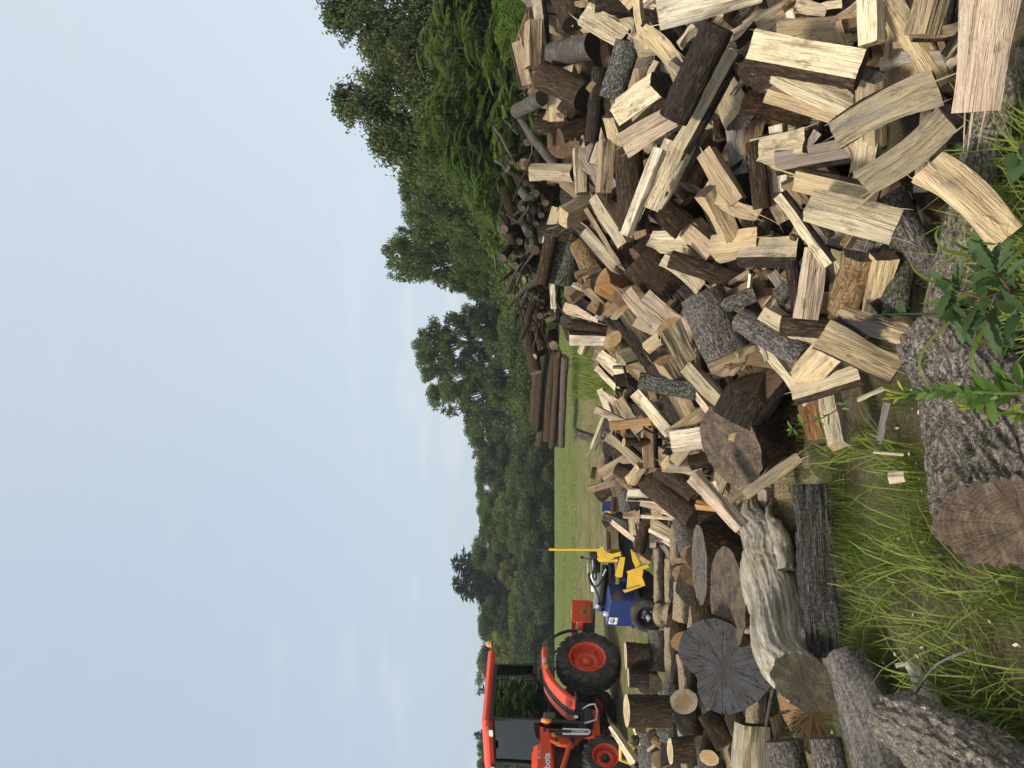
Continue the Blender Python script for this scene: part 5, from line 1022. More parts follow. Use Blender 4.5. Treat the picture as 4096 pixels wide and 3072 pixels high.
for k in range(95):
    x, y = rq.uniform(-3.9, -.75), rq.uniform(4.4, 8.0); z = float(terrain(y)); L_ = rq.uniform(.28, .45); h = rq.uniform(.06, .12); a = rq.uniform(0, 6.28)
    if (abs(x + 2.4) < .7 and y > 6.9) or x > -1.05: continue
    p = np.array([x, y, z + h * .7 + rq.uniform(0, .10)]); v = np.array([math.cos(a), math.sin(a), rq.uniform(-.1, .15)]) * L_ / 2
    make_log('log_round', p - v, p + v, h, 'R', 0, 't', rq.choice('GAEBM'), rq.choice('bdGul') + 'w' + rq.choice('dex'), False, seed=k + 1700, nring=8, res=.8, rough=1.3, label="low round lying on the sawdust partly hidden behind the front rounds", cat='log', group="rounds on the ground behind the front ones")
for k in range(48):
    y = rq.uniform(300, 1380); sx = rq.uniform(2030, 2200) - (50 if 500 < y < 1150 else 0); d = rq.uniform(10.2, 11.4); an = rq.uniform(-1.2, 1.2); l = rq.uniform(60, 190); r = rq.uniform(.008, .030)
    pts = [P(sx + math.sin(an + rq.uniform(-.3, .3)) * l * t * .7 , y + math.cos(an) * l * t, d + rq.uniform(-.15, .15)) for t in (-.5, -.2, .15, .5)]
    if min(p[2] for p in pts) < terrain(d): continue
    MB().tube(pts, [r, r * .9, r * .75, r * .4], 6).build('branch', MK[rq.choice('sdd')], label="thin bare branch tangled in the heap behind the pile", cat='branch', group="thin branches tangled in the heap")
# ---------------------------------------------------------------- tractor
OR = paint('orange_paint', (.74, .068, .026), .36, dirt=.42, coat=.2, dc=(.36, .13, .07)); BL = paint('black_plastic', (.018, .018, .019), .55, dirt=.35, dc=(.06, .055, .05)); DK = paint('dark_iron', (.012, .012, .013), .6, dirt=.4, dc=(.05, .04, .03))
RB = paint('tyre_rubber', (.022, .021, .020), .85, dirt=1.0, dc=(.13, .10, .07)); WH = paint('white_paint', (.80, .80, .78), .4, dirt=.05); STL = paint('bare_steel', (.30, .28, .26), .45, .6, dirt=.5, dc=(.18, .12, .08)); CHR = paint('chrome', (.75, .75, .74), .2, 1, dirt=.15)
AM = paint('amber_lens', (.80, .24, .02), .2, dirt=.05, coat=.8); NV = paint('navy_paint', (.007, .022, .125), .35, dirt=.22, coat=.2, dc=(.05, .06, .10)); YL = paint('yellow_paint', (.80, .50, .03), .4, dirt=.5, dc=(.34, .22, .08)); YD = paint('decal_yellow', (.75, .55, .05), .5, dirt=.05)
GY = paint('grey_paint', (.34, .34, .34), .45, dirt=.3); RUS = paint('rusty_steel', (.20, .15, .11), .6, .3, dirt=.6, dc=(.22, .12, .07)); SLV = paint('silver_lettering', (.62, .60, .58), .35, .5, dirt=.05)
m, n, b = new_mat('tinted_glass'); n.nodes.remove(b); tr = N(n, 'ShaderNodeBsdfTransparent'); tr.inputs[0].default_value = (.20, .29, .24, 1); gl = N(n, 'ShaderNodeBsdfGlossy'); gl.inputs['Roughness'].default_value = .02; gl.inputs[0].default_value = (.8, .85, .85, 1)
fr = N(n, 'ShaderNodeFresnel'); fr.inputs[0].default_value = 1.55; mxs = N(n, 'ShaderNodeMixShader'); n.links.new(math_(n, 'MULTIPLY', fr.outputs[0], 1.6), mxs.inputs[0]); n.links.new(tr.outputs[0], mxs.inputs[1]); n.links.new(gl.outputs[0], mxs.inputs[2]); n.links.new(mxs.outputs[0], n.nodes['Material Output'].inputs[0]); GLS = m
m, n, b = new_mat('lamp_glass'); b.inputs['Base Color'].default_value = (.75, .72, .70, 1); b.inputs['Roughness'].default_value = .15; b.inputs['Coat Weight'].default_value = 1; LMP = m
def text(name, s, size, org, rd, up, mat, parent, ext=.001, bold=.0, shear=0, align='CENTER'):
    cu = bpy.data.curves.new(name, 'FONT'); cu.body = s; cu.size = size; cu.extrude = ext; cu.offset = bold; cu.shear = shear; cu.align_x = align; cu.align_y = 'CENTER'
    ob = bpy.data.objects.new('tmp', cu); COL.objects.link(ob); dg = bpy.context.evaluated_depsgraph_get(); me = bpy.data.meshes.new_from_object(ob.evaluated_get(dg)); bpy.data.objects.remove(ob); me.name = name; me.materials.clear()
    o = link(name, me, mat, parent); x = unit(rd); y = unit(up); z = np.cross(x, y); o.matrix_local = Matrix([[x[i], y[i], z[i], org[i]] for i in range(3)] + [[0, 0, 0, 1]]); return o
AL = R_(62); HX = np.array([-math.cos(AL), -math.sin(AL), 0]); LX = np.array([math.sin(AL), -math.cos(AL), 0]); ORG = P(2349, 2653, 12.1) - .6 * LX; ORG[2] = .365
def TL(t, x, y, Y):
    r = ray(*S(t, x, y)); k = ((ORG - CAM).dot(LX) + Y) / r.dot(LX); q = CAM + r * k - ORG; return q.dot(HX), q[2]
T = empty('tractor', tuple(ORG), label="orange compact tractor with a glazed black cab and front loader arms", cat='tractor'); T.rotation_euler = (0, 0, R_(180 + 62))
def side(poly, Y, th, name, mat, par=T): return MB().prism(poly, th, (0, Y, 0), (1, 0, 0), (0, 0, 1), (0, 1, 0)).build(name, mat, par)
def wheel(c, r, wd, rr, sgn, nl, lh, name):
    w_ = empty(name, c); w_.parent = T; h = wd / 2; a = (0, sgn, 0); tb = MB()
    tb.lathe([(rr, -h * .8), (rr * 1.08, -h * .95), ((r + rr) / 2, -h), (r - lh * 1.6, -h * .93), (r - lh, -h * .6), (r - lh, 0), (r - lh, h * .6), (r - lh * 1.6, h * .93), ((r + rr) / 2, h), (rr * 1.08, h * .95), (rr, h * .8)], (0, 0, 0), a, 48)
    for k in range(nl):
        for s in (-1, 1):
            a0 = (k + (.5 if s > 0 else 0)) * 2 * math.pi / nl; st = [(0.0, 0, lh), (.5, .17, lh), (.85, .34, lh * .95), (1.03, .42, -.2 * lh), (1.06, .46, -lh * 1.5)]; V = []
            for f_, da, hh in st:
                for dq in (-.075, .075):
                    for rr_ in (r - lh * 1.3 - (lh * 1.6 if f_ > 1 else 0), r - lh + hh):
                        q = a0 - da * 1.1 + dq * (20 / nl) * 1.0; V.append((rr_ * math.cos(q), s * f_ * h, rr_ * math.sin(q)))
            Fc = []
            for i in range(4):
                o = i * 4; Fc += [(o + 1, o + 3, o + 7, o + 5), (o, o + 1, o + 5, o + 4), (o + 2, o + 6, o + 7, o + 3)]
            Fc += [(0, 2, 3, 1), (16, 17, 19, 18)]; tb.add(V, Fc)
    tb.build('tyre', RB, w_); rb = MB(); d = h * .8
    rb.lathe([(rr * 1.0, -d), (rr * .92, -d * .6), (rr * .9, d * .6), (rr * .95, d * .8), (rr * 1.03, d), (rr * 1.0, d * 1.06), (rr * .92, d * .95), (rr * .88, d * .7), (rr * .86, 0), (rr * .78, -.02), (rr * .72, .0), (rr * .70, .03), (rr * .40, .035), (rr * .38, .02), (.0, .02)], (0, 0, 0), a, 40)
    for k in range(8): q = k * math.pi / 4 + .2; rb.lathe([(.0, .055), (.012, .055), (.012, .02)], (rr * .52 * math.cos(q), 0, rr * .52 * math.sin(q)), a, 8)
    if rr > .25:
        for k in range(4): q = k * math.pi / 2 + .5; rb.box((rr * .74 * math.cos(q), sgn * .02, rr * .74 * math.sin(q)), (.06, .05, .06), bev=.01)
    rb.build('rim', OR, w_)
    hb = MB(); hb.lathe([(0, .075), (rr * .26, .07), (rr * .3, .02)], (0, 0, 0), a, 20); hb.build('hub', DK if rr < .25 else OR, w_)
for s in (1, -1):
    wheel((0, s * .62, .51), .515, .34, .30, s, 19, .032, 'rear_wheel'); wheel((1.68, s * .56, .325), .33, .24, .19, s, 17, .02, 'front_wheel')
MB().box((.85, 0, .55), (1.9, .42, .30), bev=.03).box((0, 0, .52), (.36, .9, .3), bev=.05).box((1.68, 0, .36), (.2, .95, .14), bev=.03).box((.95, .3, .62), (.5, .5, .14), bev=.02).box((1.75, 0, .75), (.9, .5, .42), bev=.03).build('chassis', DK, T)
MB().box((1.9, 0, 1.2), (1.3, .72, .34), bev=.07).box((1.9, 0, 1.30), (1.25, .5, .18), bev=.06).build('hood', OR, T); MB().box((1.9, 0, .98), (1.25, .66, .14), bev=.02).build('grille', BL, T)
text('lettering', 'Kubota', .088, (1.42, .363, 1.26), (-1, 0, 0), (0, 0, 1), SLV, T, .002, .0012)
rf = MB(); rf.box((.40, 0, 2.085), (1.45, 1.12, .13), bev=.05); rf.box((1.08, 0, 2.06), (.26, 1.06, .14), bev=.05); rf.build('roof', OR, T)
fr_ = MB()
for s in (1, -1):
    fr_.tube([(1.0, s * .51, 2.02), (1.04, s * .53, 1.3), (1.06, s * .53, .6)], .028, 8).tube([(.26, s * .52, 2.02), (.22, s * .53, 1.4)], .03, 8).tube([(.01, s * .5, 2.02), (-.02, s * .52, 1.35)], .028, 8)
    fr_.box((.5, s * .5, 2.0), (1.05, .06, .05)).tube([(.2, s * .53, 1.36), (-.03, s * .52, 1.36)], .03, 8)
    fr_.tube([(.22, s * .535, 1.42), (.32, s * .54, 1.27), (.5, s * .54, 1.15), (.68, s * .54, 1.0), (.82, s * .54, .85), (.9, s * .54, .72), (.92, s * .54, .64), (1.05, s * .54, .62)], .018, 8)
fr_.box((1.0, 0, 2.0), (.06, 1.02, .06)).box((0, 0, 2.0), (.06, 1.0, .06)).box((-.02, 0, 1.36), (.05, 1.04, .05)).box((1.06, 0, .78), (.05, .95, .3)).build('cab_frame', BL, T)
door = empty('door'); door.parent = T
side([(1.0, 1.98), (.28, 1.98), (.23, 1.44), (.33, 1.28), (.5, 1.16), (.69, 1.01), (.83, .86), (.91, .73), (.93, .66), (1.04, .64)], .545, .006, 'window', GLS, door)
MB().box((.28, .57, 1.86), (.07, .03, .15), bev=.01).box((.30, .57, 1.44), (.06, .03, .16), bev=.01).build('hinge', BL, door); MB().tube([(.33, .5, 1.44), (.55, .5, 1.28), (.85, .5, 1.12), (.98, .5, 1.06)], .012, 6).build('grab_bar', DK, door)
MB().box((.975, .553, .72), (.05, .004, .055)).build('sticker', WH, door)
side([(.0, 1.97), (.235, 1.97), (.19, 1.39), (-.015, 1.39)], .525, .006, 'side_window', GLS); side([(.0, 1.97), (.235, 1.97), (.19, 1.39), (-.015, 1.39)], -.53, .006, 'side_window', GLS)
side([(1.0, 1.98), (.28, 1.98), (.23, 1.44), (.5, 1.16), (.83, .86), (1.04, .64)], -.55, .006, 'side_window', GLS)
MB().prism([(-.5, .92), (.5, .92), (.49, 1.98), (-.49, 1.98)], .006, (1.045, 0, 0), (0, 1, 0), (-.03, 0, 1), (1, 0, 0)).build('windshield', GLS, T); MB().prism([(-.49, 1.38), (.49, 1.38), (.48, 1.98), (-.48, 1.98)], .006, (-.01, 0, 0), (0, 1, 0), (0, 0, 1), (1, 0, 0)).build('rear_window', GLS, T)
st = empty('seat'); st.parent = T; MB().box((.42, 0, 1.02), (.42, .46, .14), bev=.05).build('cushion', BL, st); MB().box((.24, 0, 1.28), (.13, .44, .48), bev=.06).build('backrest', BL, st)
MB().lathe([(.16, 0), (.175, .012), (.16, .024), (.148, .012), (.16, 0)], (.82, 0, 1.22), (-.45, 0, .9), 24).tube([(.82, 0, 1.22), (.95, 0, 1.0)], .03, 8).box((.98, 0, .98), (.16, .55, .36), bev=.04).build('steering_column', BL, T)
for s in (1, -1):
    pth = [(-.14, 1.255), (.1, 1.25), (.34, 1.215), (.5, 1.14), (.63, 1.055), (.78, .93), (.88, .82), (.905, .74)]; fd = empty('fender'); fd.parent = T
    def strip(y0, y1, up, th, nm, mat):
        V = []; k = len(pth)
        for i, (x, z) in enumerate(pth):
            a, c = pth[max(0, i - 1)], pth[min(k - 1, i + 1)]; t = unit([c[0] - a[0], 0, c[1] - a[1]]); nn = np.array([-t[2], 0, t[0]]); nn = nn if nn[2] > 0 else -nn
            p = np.array([x, 0, z]) + nn * up
            for y, o in ((y0, 0), (y1, -.012), (y1 + .012, -.03), (y1 + .012, -th), (y1, -th), (y0, -th * .6)): V.append(p + nn * o + [0, s * y, 0])
        Fc = [(i * 6 + j, i * 6 + (j + 1) % 6, i * 6 + 6 + (j + 1) % 6, i * 6 + 6 + j) for i in range(k - 1) for j in range(6)] + [(0, 1, 2, 3, 4, 5), tuple(range(6 * k - 6, 6 * k))]
        MB().add(V, Fc, False).build(nm, mat, fd)
    strip(.60, .79, 0, .085, 'fender_skin', OR); strip(.46, .60, .03, .10, 'fender_trim', BL)
text('lettering', 'HST', .07, (.12, .8035, 1.205), (-1, 0, .02), (0.02, 0, 1), WH, T, .001, .002); MB().box((.26, .803, 1.18), (.075, .004, .04)).build('decal', YD, T)
for y, x in ((.47, 1.2), (-.4, 1.2)):
    lp = empty('roof_lamp', (x, y, 2.0)); lp.parent = T; MB().box((0, 0, 0), (.05, .17, .085), bev=.02).build('housing', BL, lp); MB().box((.03, 0, 0), (.015, .14, .062), bev=.006).build('lens', LMP, lp)
bc = empty('beacon', (-.52, .42, 2.10)); bc.parent = T; MB().tube([(-.0, 0, .0), (.02, 0, -.1), (.25, 0, -.12)], .008, 6).lathe([(.0, -.005), (.05, -.005), (.05, .012), (0, .012)], (0, 0, 0), (0, 0, 1), 16).build('bracket', BL, bc); MB().lathe([(.045, .01), (.047, .06), (.038, .085), (.02, .1), (0, .105)], (0, 0, 0), (0, 0, 1), 18).build('lens', AM, bc)
MB().tube([(-.3, .45, 2.0), (-.34, .45, 1.9), (-.2, .45, 1.75), (0, .5, 1.82)], .006, 5).tube([(-.28, .4, 2.02), (-.38, .42, 1.98), (-.44, .46, 1.9)], .006, 5).build('cable', DK, T)
sg = empty('turn_signal', (1.11, .63, 1.17)); sg.parent = T; MB().box((0, -.05, 0), (.05, .12, .06), bev=.01).build('bracket', BL, sg); MB().lathe([(0, .05), (.03, .045), (.043, .02), (.045, 0)], (0, 0, 0), (.7, .7, 0), 20).build('lens', AM, sg)
for v in sg.children[1].data.vertices: v.co.z *= 1.9
MB().tube([(1.06, .52, 1.15), (1.08, .7, 1.16)], .01, 6).box((1.09, .72, 1.12), (.05, .12, .19), bev=.02).build('mirror', BL, T)
MB().box((.98, .52, .53), (.26, .2, .12), bev=.02).build('step', BL, T); MB().tube([(.84, .56, .62), (.84, .66, .52), (.84, .68, .43), (.98, .70, .40), (1.12, .68, .43), (1.12, .6, .6)], .014, 6).build('step_rail', GY, T)
MB().box((1.05, .47, .42), (.52, .06, .11), bev=.01).build('side_rail', OR, T)
for s in (1, -1):
    y = .46 * s if s > 0 else -.52
    la = empty('loader_arm'); la.parent = T
    side([(1.16, 1.27), (1.8, 1.25), (2.5, 1.16), (2.5, .98), (1.8, 1.07), (1.32, 1.12), (1.2, 1.15)], y + .04, .06, 'arm_beam', OR, la); side([(1.14, 1.25), (1.24, 1.26), (1.40, .98), (1.42, .78), (1.26, .62), (1.26, .38), (1.13, .38), (1.15, .9)], y - .03, .06, 'post', OR, la)
    MB().tube([(1.35, y + .06, .80), (1.56, y + .07, .865)], .02, 10).build('piston', CHR, la); MB().tube([(1.44, y + .06, .83), (2.1, y + .08, 1.02)], .04, 14).build('cylinder', OR, la)
    MB().lathe([(0, .13), (.035, .125), (.035, 0)], (1.35, y - .02, .8), (0, s, 0), 12).lathe([(0, .13), (.03, .125), (.03, 0)], (1.22, y - .02, 1.2), (0, s, 0), 12).build('pivot_pin', DK, la)
text('lettering', 'Kubota', .135, (1.80, .5625, 1.155), (-1, 0, .03), (.03, 0, 1), WH, T, .001, .003)
for x, z, w_, h_ in ((1.25, 1.06, .05, .07), (1.40, 1.0, .06, .05)): MB().box((x, .495, z), (w_, .006, h_)).build('decal', YD, T)
MB().box((1.19, .495, 1.1), (.035, .006, .1)).box((1.33, .495, 1.02), (.05, .007, .03)).build('decal', BL, T)
# chainsaw bar hanging in a holder on the loader post
def tw(x, y, z): return ORG + HX * x + LX * y + np.array([0, 0, z])
cb = empty('chainsaw_bar', tuple(tw(1.27, .58, .74)), label="white chainsaw guide bar with black lettering, hanging beside the loader post", cat='chainsaw bar'); cb.rotation_euler = (0, 0, R_(242))
ob_ = [(.055 * math.cos(q), -.20 + .055 * math.sin(q)) for q in np.linspace(math.pi, 2 * math.pi, 12)]
MB().prism([(-.07, .2), (.07, .2)] + [(.068 * math.cos(q), -.17 + .075 * math.sin(q)) for q in np.linspace(0, -math.pi, 12)], .02, (0, 0, 0), (1, 0, 0), (0, 0, 1), (0, 1, 0)).box((0, 0, .2), (.05, .06, .22)).build('holder', BL, cb)
MB().prism([(-.052, .19), (.052, .19)] + [(.05 * math.cos(q), -.165 + .055 * math.sin(q)) for q in np.linspace(0, -math.pi, 12)], .006, (0, .021, 0), (1, 0, 0), (0, 0, 1), (0, 1, 0)).build('bar', WH, cb)
text('lettering', 'BEAUCOM', .062, (.0, .0285, -.045), (0, 0, -1), (-1, 0, 0), DK, cb, .001, .0018)
an = [(0, .0), (.012, 0), (.014, .018), (.03, .02), (.044, .018), (.046, 0), (.058, 0), (.06, .03), (.066, .048), (.078, .05), (.074, .062), (.06, .068), (.052, .06), (.04, .055), (.02, .056), (.004, .05), (-.006, .03), (-.002, .02)]
MB().prism([(q[0] - .03, q[1] - .035) for q in an], .0015, (0, .0275, .105), (0, 0, -1), (-1, 0, 0), (0, 1, 0)).build('emblem', DK, cb)
# box scraper behind the tractor
bs = empty('box_scraper', tuple(ORG), label="orange box scraper blade with two dark ripper tines behind the tractor", cat='farm implement'); bs.rotation_euler = (0, 0, R_(242))
pl_ = [TL(11, x, y, .8) for x, y in ((668, 1000), (960, 1005), (970, 1350), (690, 1340), (672, 1310))]; xs_ = [p[0] for p in pl_]; x0, x1 = min(xs_), max(xs_); lo_ = [TL(11, x, y, .8) for x, y in ((950, 1004), (1000, 1030), (985, 1352), (960, 1355))]
for s in (1, -1):
    sp_ = empty('side_plate'); sp_.parent = bs; MB().prism(pl_, .02, (0, .8 * s, 0), (1, 0, 0), (0, 0, 1), (0, s, 0)).build('plate', OR, sp_); MB().prism(lo_, .012, (0, .795 * s, 0), (1, 0, 0), (0, 0, 1), (0, s, 0)).build('worn_edge', RUS, sp_)
cx_, cz_ = TL(11, 900, 1165, .825); OLV = paint('olive_decal', (.20, .14, .03), .5, dirt=.05)
text('lettering', 'Land Pride', .105, (cx_, .8215, cz_), (-1, 0, 0), (0, 0, 1), OLV, bs, .001, .002, .15)
tx, tz = TL(11, 838, 1165, .825); MB().lathe([(0, .004), (.05, .003), (.05, 0)], (tx, .8205, tz), (0, 1, 0), 10).box((tx, .822, tz - .055), (.02, .003, .05)).box((cx_, .8215, cz_ - .055), (.42, .003, .015)).build('emblem', OLV, bs)
zt, zb = pl_[0][1], lo_[1][1]; MB().box((x0 + .12, 0, (zb + zt) / 2 - .06), (.02, 1.6, zt - zb - .05)).build('blade', RUS, bs); MB().box((x1 - .12, 0, zt - .13), (.09, 1.6, .1), bev=.01).box((x0 + .2, 0, zt - .02), (.1, 1.6, .08), bev=.01).box((x1 + .1, 0, zt), (.5, .1, .08)).build('frame_bar', OR, bs)
MB().tube([(x1 - .1, .3, zt - .05), (x1 + .35, .1, zt + .25)], .03, 8).tube([(x1 - .1, -.3, zt - .05), (x1 + .35, -.1, zt + .25)], .03, 8).tube([(x1 + .35, .12, zt + .25), (x1 + .6, .3, .5)], .03, 8).build('hitch_frame', OR, bs); MB().box((x1 - .065, .48, zt - .13), (.004, .14, .075)).build('decal', WH, bs)
for y in (.5, .12, -.3): MB().tube([(x1 - .1, y, zt - .22), (x1 - .1, y, zt + .08), (x1 - .04, y, zt + .22), (x1 + .02, y, zt + .30), (x1 + .09, y, zt + .33)], [.026, .028, .028, .022, .008], 6).build('ripper_tine', DK, bs)
# ---------------------------------------------------------------- log splitter
def Q_(x, y, d=8.0, t=11): return Ps(t, x, y, d)
W0 = Q_(1860, 1215, 7.55); LS = empty('log_splitter', (W0[0], W0[1], .27), label="blue and yellow wheeled log splitter with hydraulic hoses", cat='log splitter')
def bld(mb, name, mat, par=None):
    o = mb.build(name, mat, par or LS); o.matrix_parent_inverse = Matrix.Translation(-Vector(LS.location)); return o
def bar(mb, p, q, w_, h_, up=(0, 0, 1), bev=.004):
    t = unit(np.array(q) - p); s = unit(np.cross(t, up)); u = np.cross(s, t); return mb.box((np.array(p) + q) / 2, (np.linalg.norm(np.array(q) - p), w_, h_), np.c_[t, s, u], bev)
C0, Lt, Rt = Q_(1285, 995, 7.75), Q_(1210, 1395, 8.0), Q_(1235, 735, 8.12); Bk = Lt + Rt - C0; dn = np.array([0, 0, -.272])
mb = MB(); V = [C0, Lt, Bk, Rt] + [p + dn for p in (C0, Lt, Bk, Rt)]; mb.add(V, [(0, 1, 2, 3), (7, 6, 5, 4), (0, 4, 5, 1), (1, 5, 6, 2), (2, 6, 7, 3), (3, 7, 4, 0)]); tank = bld(mb, 'tank', NV)
mb = MB(); bar(mb, C0 + dn * 1.02, Rt + dn * 1.02, .05, .05); bar(mb, C0 + dn * 1.04, Lt + dn * 1.04, .05, .05); bld(mb, 'tank_rim', NV)
cap = (C0 + Lt * 1.2 + Bk * .3) / 2.5; bld(MB().lathe([(.032, -.01), (.032, .04), (.028, .048), (0, .05)], cap, (0, 0, 1), 16), 'filler_cap', CHR)
fn = unit(np.cross(Lt - C0, [0, 0, -1])); fn = -fn if fn.dot(CAM - C0) < 0 else fn; fx = unit(C0 - Lt); fz = unit(np.cross(fn, fx)); pc = Q_(1312, 1310, 7.95); pc = pc + fn * ((C0 - pc).dot(fn) + .002)
bld(MB().prism([(-.05, -.045), (.05, -.045), (.055, -.04), (.055, .04), (.05, .045), (-.05, .045), (-.055, .04), (-.055, -.04)], .002, pc, fx, fz, fn), 'label_plate', WH)
bld(MB().prism([(.048 * math.cos(q), .027 * math.sin(q) + .008) for q in np.linspace(0, 2 * math.pi, 28)[:-1]], .002, pc + fn * .002, fx, fz, fn), 'label_oval', NV)
tx_ = text('lettering', 'DYNA', .034, pc + fn * .0046 + fz * .012 - np.array(LS.location), fx, fz, WH, LS, .0004, .0006)
bld(MB().box(pc + fn * .0045 - fz * .008, (.05, .002, .004), np.c_[fx, fn, fz]).box(pc + fn * .0025 - fz * .033, (.06, .002, .005), np.c_[fx, fn, fz]), 'label_stripes', GY)
wh = empty('wheel'); wh.parent = LS; wh.matrix_parent_inverse = Matrix.Translation(-Vector(LS.location)); ax = unit([-.12, -.98, .02]); rT = .176
def bw(mb, nm, mat): o = mb.build(nm, mat, wh); return o
mb = MB().lathe([(.105, -.05), (.115, -.062), (.145, -.066), (.164, -.058), (.170, -.045)] + [(rT - (.006 if k % 2 else 0), -.04 + k * .01) for k in range(9)] + [(.170, .045), (.164, .058), (.145, .066), (.115, .062), (.105, .05)], W0, ax, 56)
for k in range(60):
    pass
bw(mb, 'tyre', RB); bw(MB().lathe([(.108, .05), (.112, .056), (.104, .05), (.098, .0), (.085, -.005), (.06, .02), (.045, .02), (.04, .03), (0, .03)], W0, ax, 36), 'rim', DK)
mb = MB().lathe([(.036, .02), (.036, .05), (.03, .055)], W0, ax, 16); bw(mb, 'hub', NV); mb = MB().lathe([(.024, .05), (.024, .085), (.018, .092), (0, .093)], W0, ax, 16)
e1_ = unit(np.cross(ax, [0, 0, 1])); e2_ = np.cross(ax, e1_)
mb2 = MB()
for k in range(5): q = k * 1.2566; mb2.lathe([(.009, .02), (.009, .045), (0, .045)], W0 + e1_ * .055 * math.cos(q) + e2_ * .055 * math.sin(q), ax, 6)
bw(mb, 'hub_cap', GY); bw(mb2, 'wheel_nut', STL); W1 = W0 - ax * .75; mb = MB().lathe([(.105, -.06), (.15, -.066), (rT, -.04), (rT, .04), (.15, .066), (.105, .06), (0, .03)], W1, ax, 32); bld(mb, 'far_wheel', RB); bld(MB().tube([W0, W1], .02, 8), 'axle', DK)
mb = MB(); bar(mb, Q_(1590, 735, 8.05), Q_(1490, 40, 8.9), .13, .17); bar(mb, Q_(1490, 40, 8.9), Q_(700, 440, 9.45, 13), .13, .15); bld(mb, 'beam', NV); mb = MB(); bar(mb, Q_(1455, 330, 8.3), Q_(1470, 40, 8.75), .16, .03); bar(mb, Q_(1440, 730, 8.1), Q_(1395, 330, 8.4), .12, .03); bld(mb, 'slide_rail', DK)
tc_ = toC(Q_(1300, 300)); rx = unit(np.cross([0, 0, 1], tc_)); uz = np.cross(tc_, rx)
def face(pts, d, th, name, mat, t=11):
    c = Ps(t, sum(p[0] for p in pts) / len(pts), sum(p[1] for p in pts) / len(pts), d); pp = []
    for x, y in pts:
        r = ray(*S(t, x, y)); k = (c - CAM).dot(tc_) / r.dot(tc_); q = CAM + r * k - c; pp.append((q.dot(rx), q.dot(uz)))
    return bld(MB().prism(pp, -th, c, rx, uz, tc_), name, mat)
face([(1060, 205), (1110, 150), (1158, 140), (1165, 190), (1210, 235), (1300, 258), (1425, 225), (1440, 290), (1330, 310), (1280, 350), (1210, 375), (1090, 330), (1062, 280)], 8.05, .05, 'wedge_plate', YL); face([(1060, 320), (1200, 370), (1390, 345), (1380, 384), (1090, 384), (1058, 340)], 8.08, .12, 'wedge_block', YL)
face([(1340, 600), (1420, 310), (1505, 312), (1455, 628), (1390, 630)], 8.02, .09, 'push_block', YL); bld(MB().tube([Q_(1070, 188, 8.1), Q_(285, 187, 8.1)], .0145, 10), 'handle', YL); bld(MB().tube([Q_(292, 187, 8.1), Q_(140, 187, 8.1)], .019, 10), 'handle_grip', BL)
face([(1545, 560), (1790, 508), (1752, 770), (1522, 845)], 7.5, .012, 'tray', YL); face([(1522, 540), (1560, 578), (1885, 470), (1850, 425)], 7.46, .16, 'tray_flange', YL); face([(1465, 838), (1500, 875), (1822, 758), (1780, 640), (1745, 765)], 7.46, .16, 'tray_flange', YL); face([(1590, 180), (1650, 240), (1740, 420), (1670, 480), (1620, 360)], 7.8, .1, 'tray_arm', YL)
bld(MB().tube([Q_(1130, 1100, 8.25), Q_(1190, 440, 8.45)], .036, 14), 'cylinder', DK); mb = MB(); bar(mb, Q_(1040, 1120, 8.4), Q_(1065, 400, 8.6), .05, .05); bld(mb, 'top_rail', GY); mb = MB(); bar(mb, Q_(1200, 1060, 8.35), Q_(1240, 480, 8.5), .08, .05); bar(mb, Q_(1300, 730, 8.3), Q_(1280, 430, 8.45), .1, .07); bld(mb, 'frame', DK)
mb = MB(); bar(mb, Q_(1080, 1125, 8.35), Q_(1150, 1135, 8.3), .05, .06); bld(mb, 'end_bracket', NV)
mb = MB()
for pts in ([(930, 560, 8.3), (930, 660, 8.25), (975, 770, 8.2), (1050, 790, 8.2), (1120, 720, 8.2), (1175, 590, 8.25)], [(1000, 530, 8.3), (985, 620, 8.2), (1020, 700, 8.2), (1055, 640, 8.2), (1040, 540, 8.3)], [(940, 640, 8.3), (1010, 780, 8.25), (1075, 900, 8.2), (1095, 1000, 8.2), (1070, 1080, 8.2)], [(1290, 700, 8.3), (1260, 600, 8.3), (1310, 520, 8.35), (1240, 420, 8.4)]):
    p3 = [Q_(*q) for q in pts]; pts2 = [p3[0]]
    for i in range(len(p3) - 1):
        a_, b_ = p3[i], p3[i + 1]; pts2 += [a_ * (1 - t) + b_ * t for t in (.5, 1)]
    for _ in range(2): pts2 = [pts2[0]] + [(pts2[i - 1] + 2 * pts2[i] + pts2[i + 1]) / 4 for i in range(1, len(pts2) - 1)] + [pts2[-1]]
    mb.tube(pts2, .0115, 8)
bld(mb, 'hydraulic_hose', BL); bld(MB().tube([Q_(1150, 610, 8.25), Q_(1205, 500, 8.25)], .014, 8).tube([Q_(920, 580, 8.3), Q_(915, 410, 8.35)], .012, 8).tube([Q_(1060, 1110, 8.2), Q_(1085, 1060, 8.2)], .03, 10).tube([Q_(1010, 560, 8.35), Q_(990, 350, 8.4)], .012, 8), 'fitting', CHR)
bld(MB().tube([Q_(1010, 850, 8.5), Q_(1000, 590, 8.6)], .032, 12), 'filter_canister', WH); mb = MB().box(Q_(1040, 460, 8.5), (.14, .1, .1), bev=.02).tube([Q_(1030, 520, 8.35), Q_(1040, 400, 8.4)], .028, 10).box(Q_(1000, 320, 8.6), (.12, .1, .09), bev=.01); bld(mb, 'valve_block', DK)
bld(MB().tube([Q_(980, 350, 8.4), Q_(830, 318, 8.35)], .005, 6).lathe([(0, -.02), (.015, -.014), (.02, 0), (.015, .014), (0, .02)], Q_(815, 314, 8.35), (0, 0, 1), 12), 'control_lever', DK)
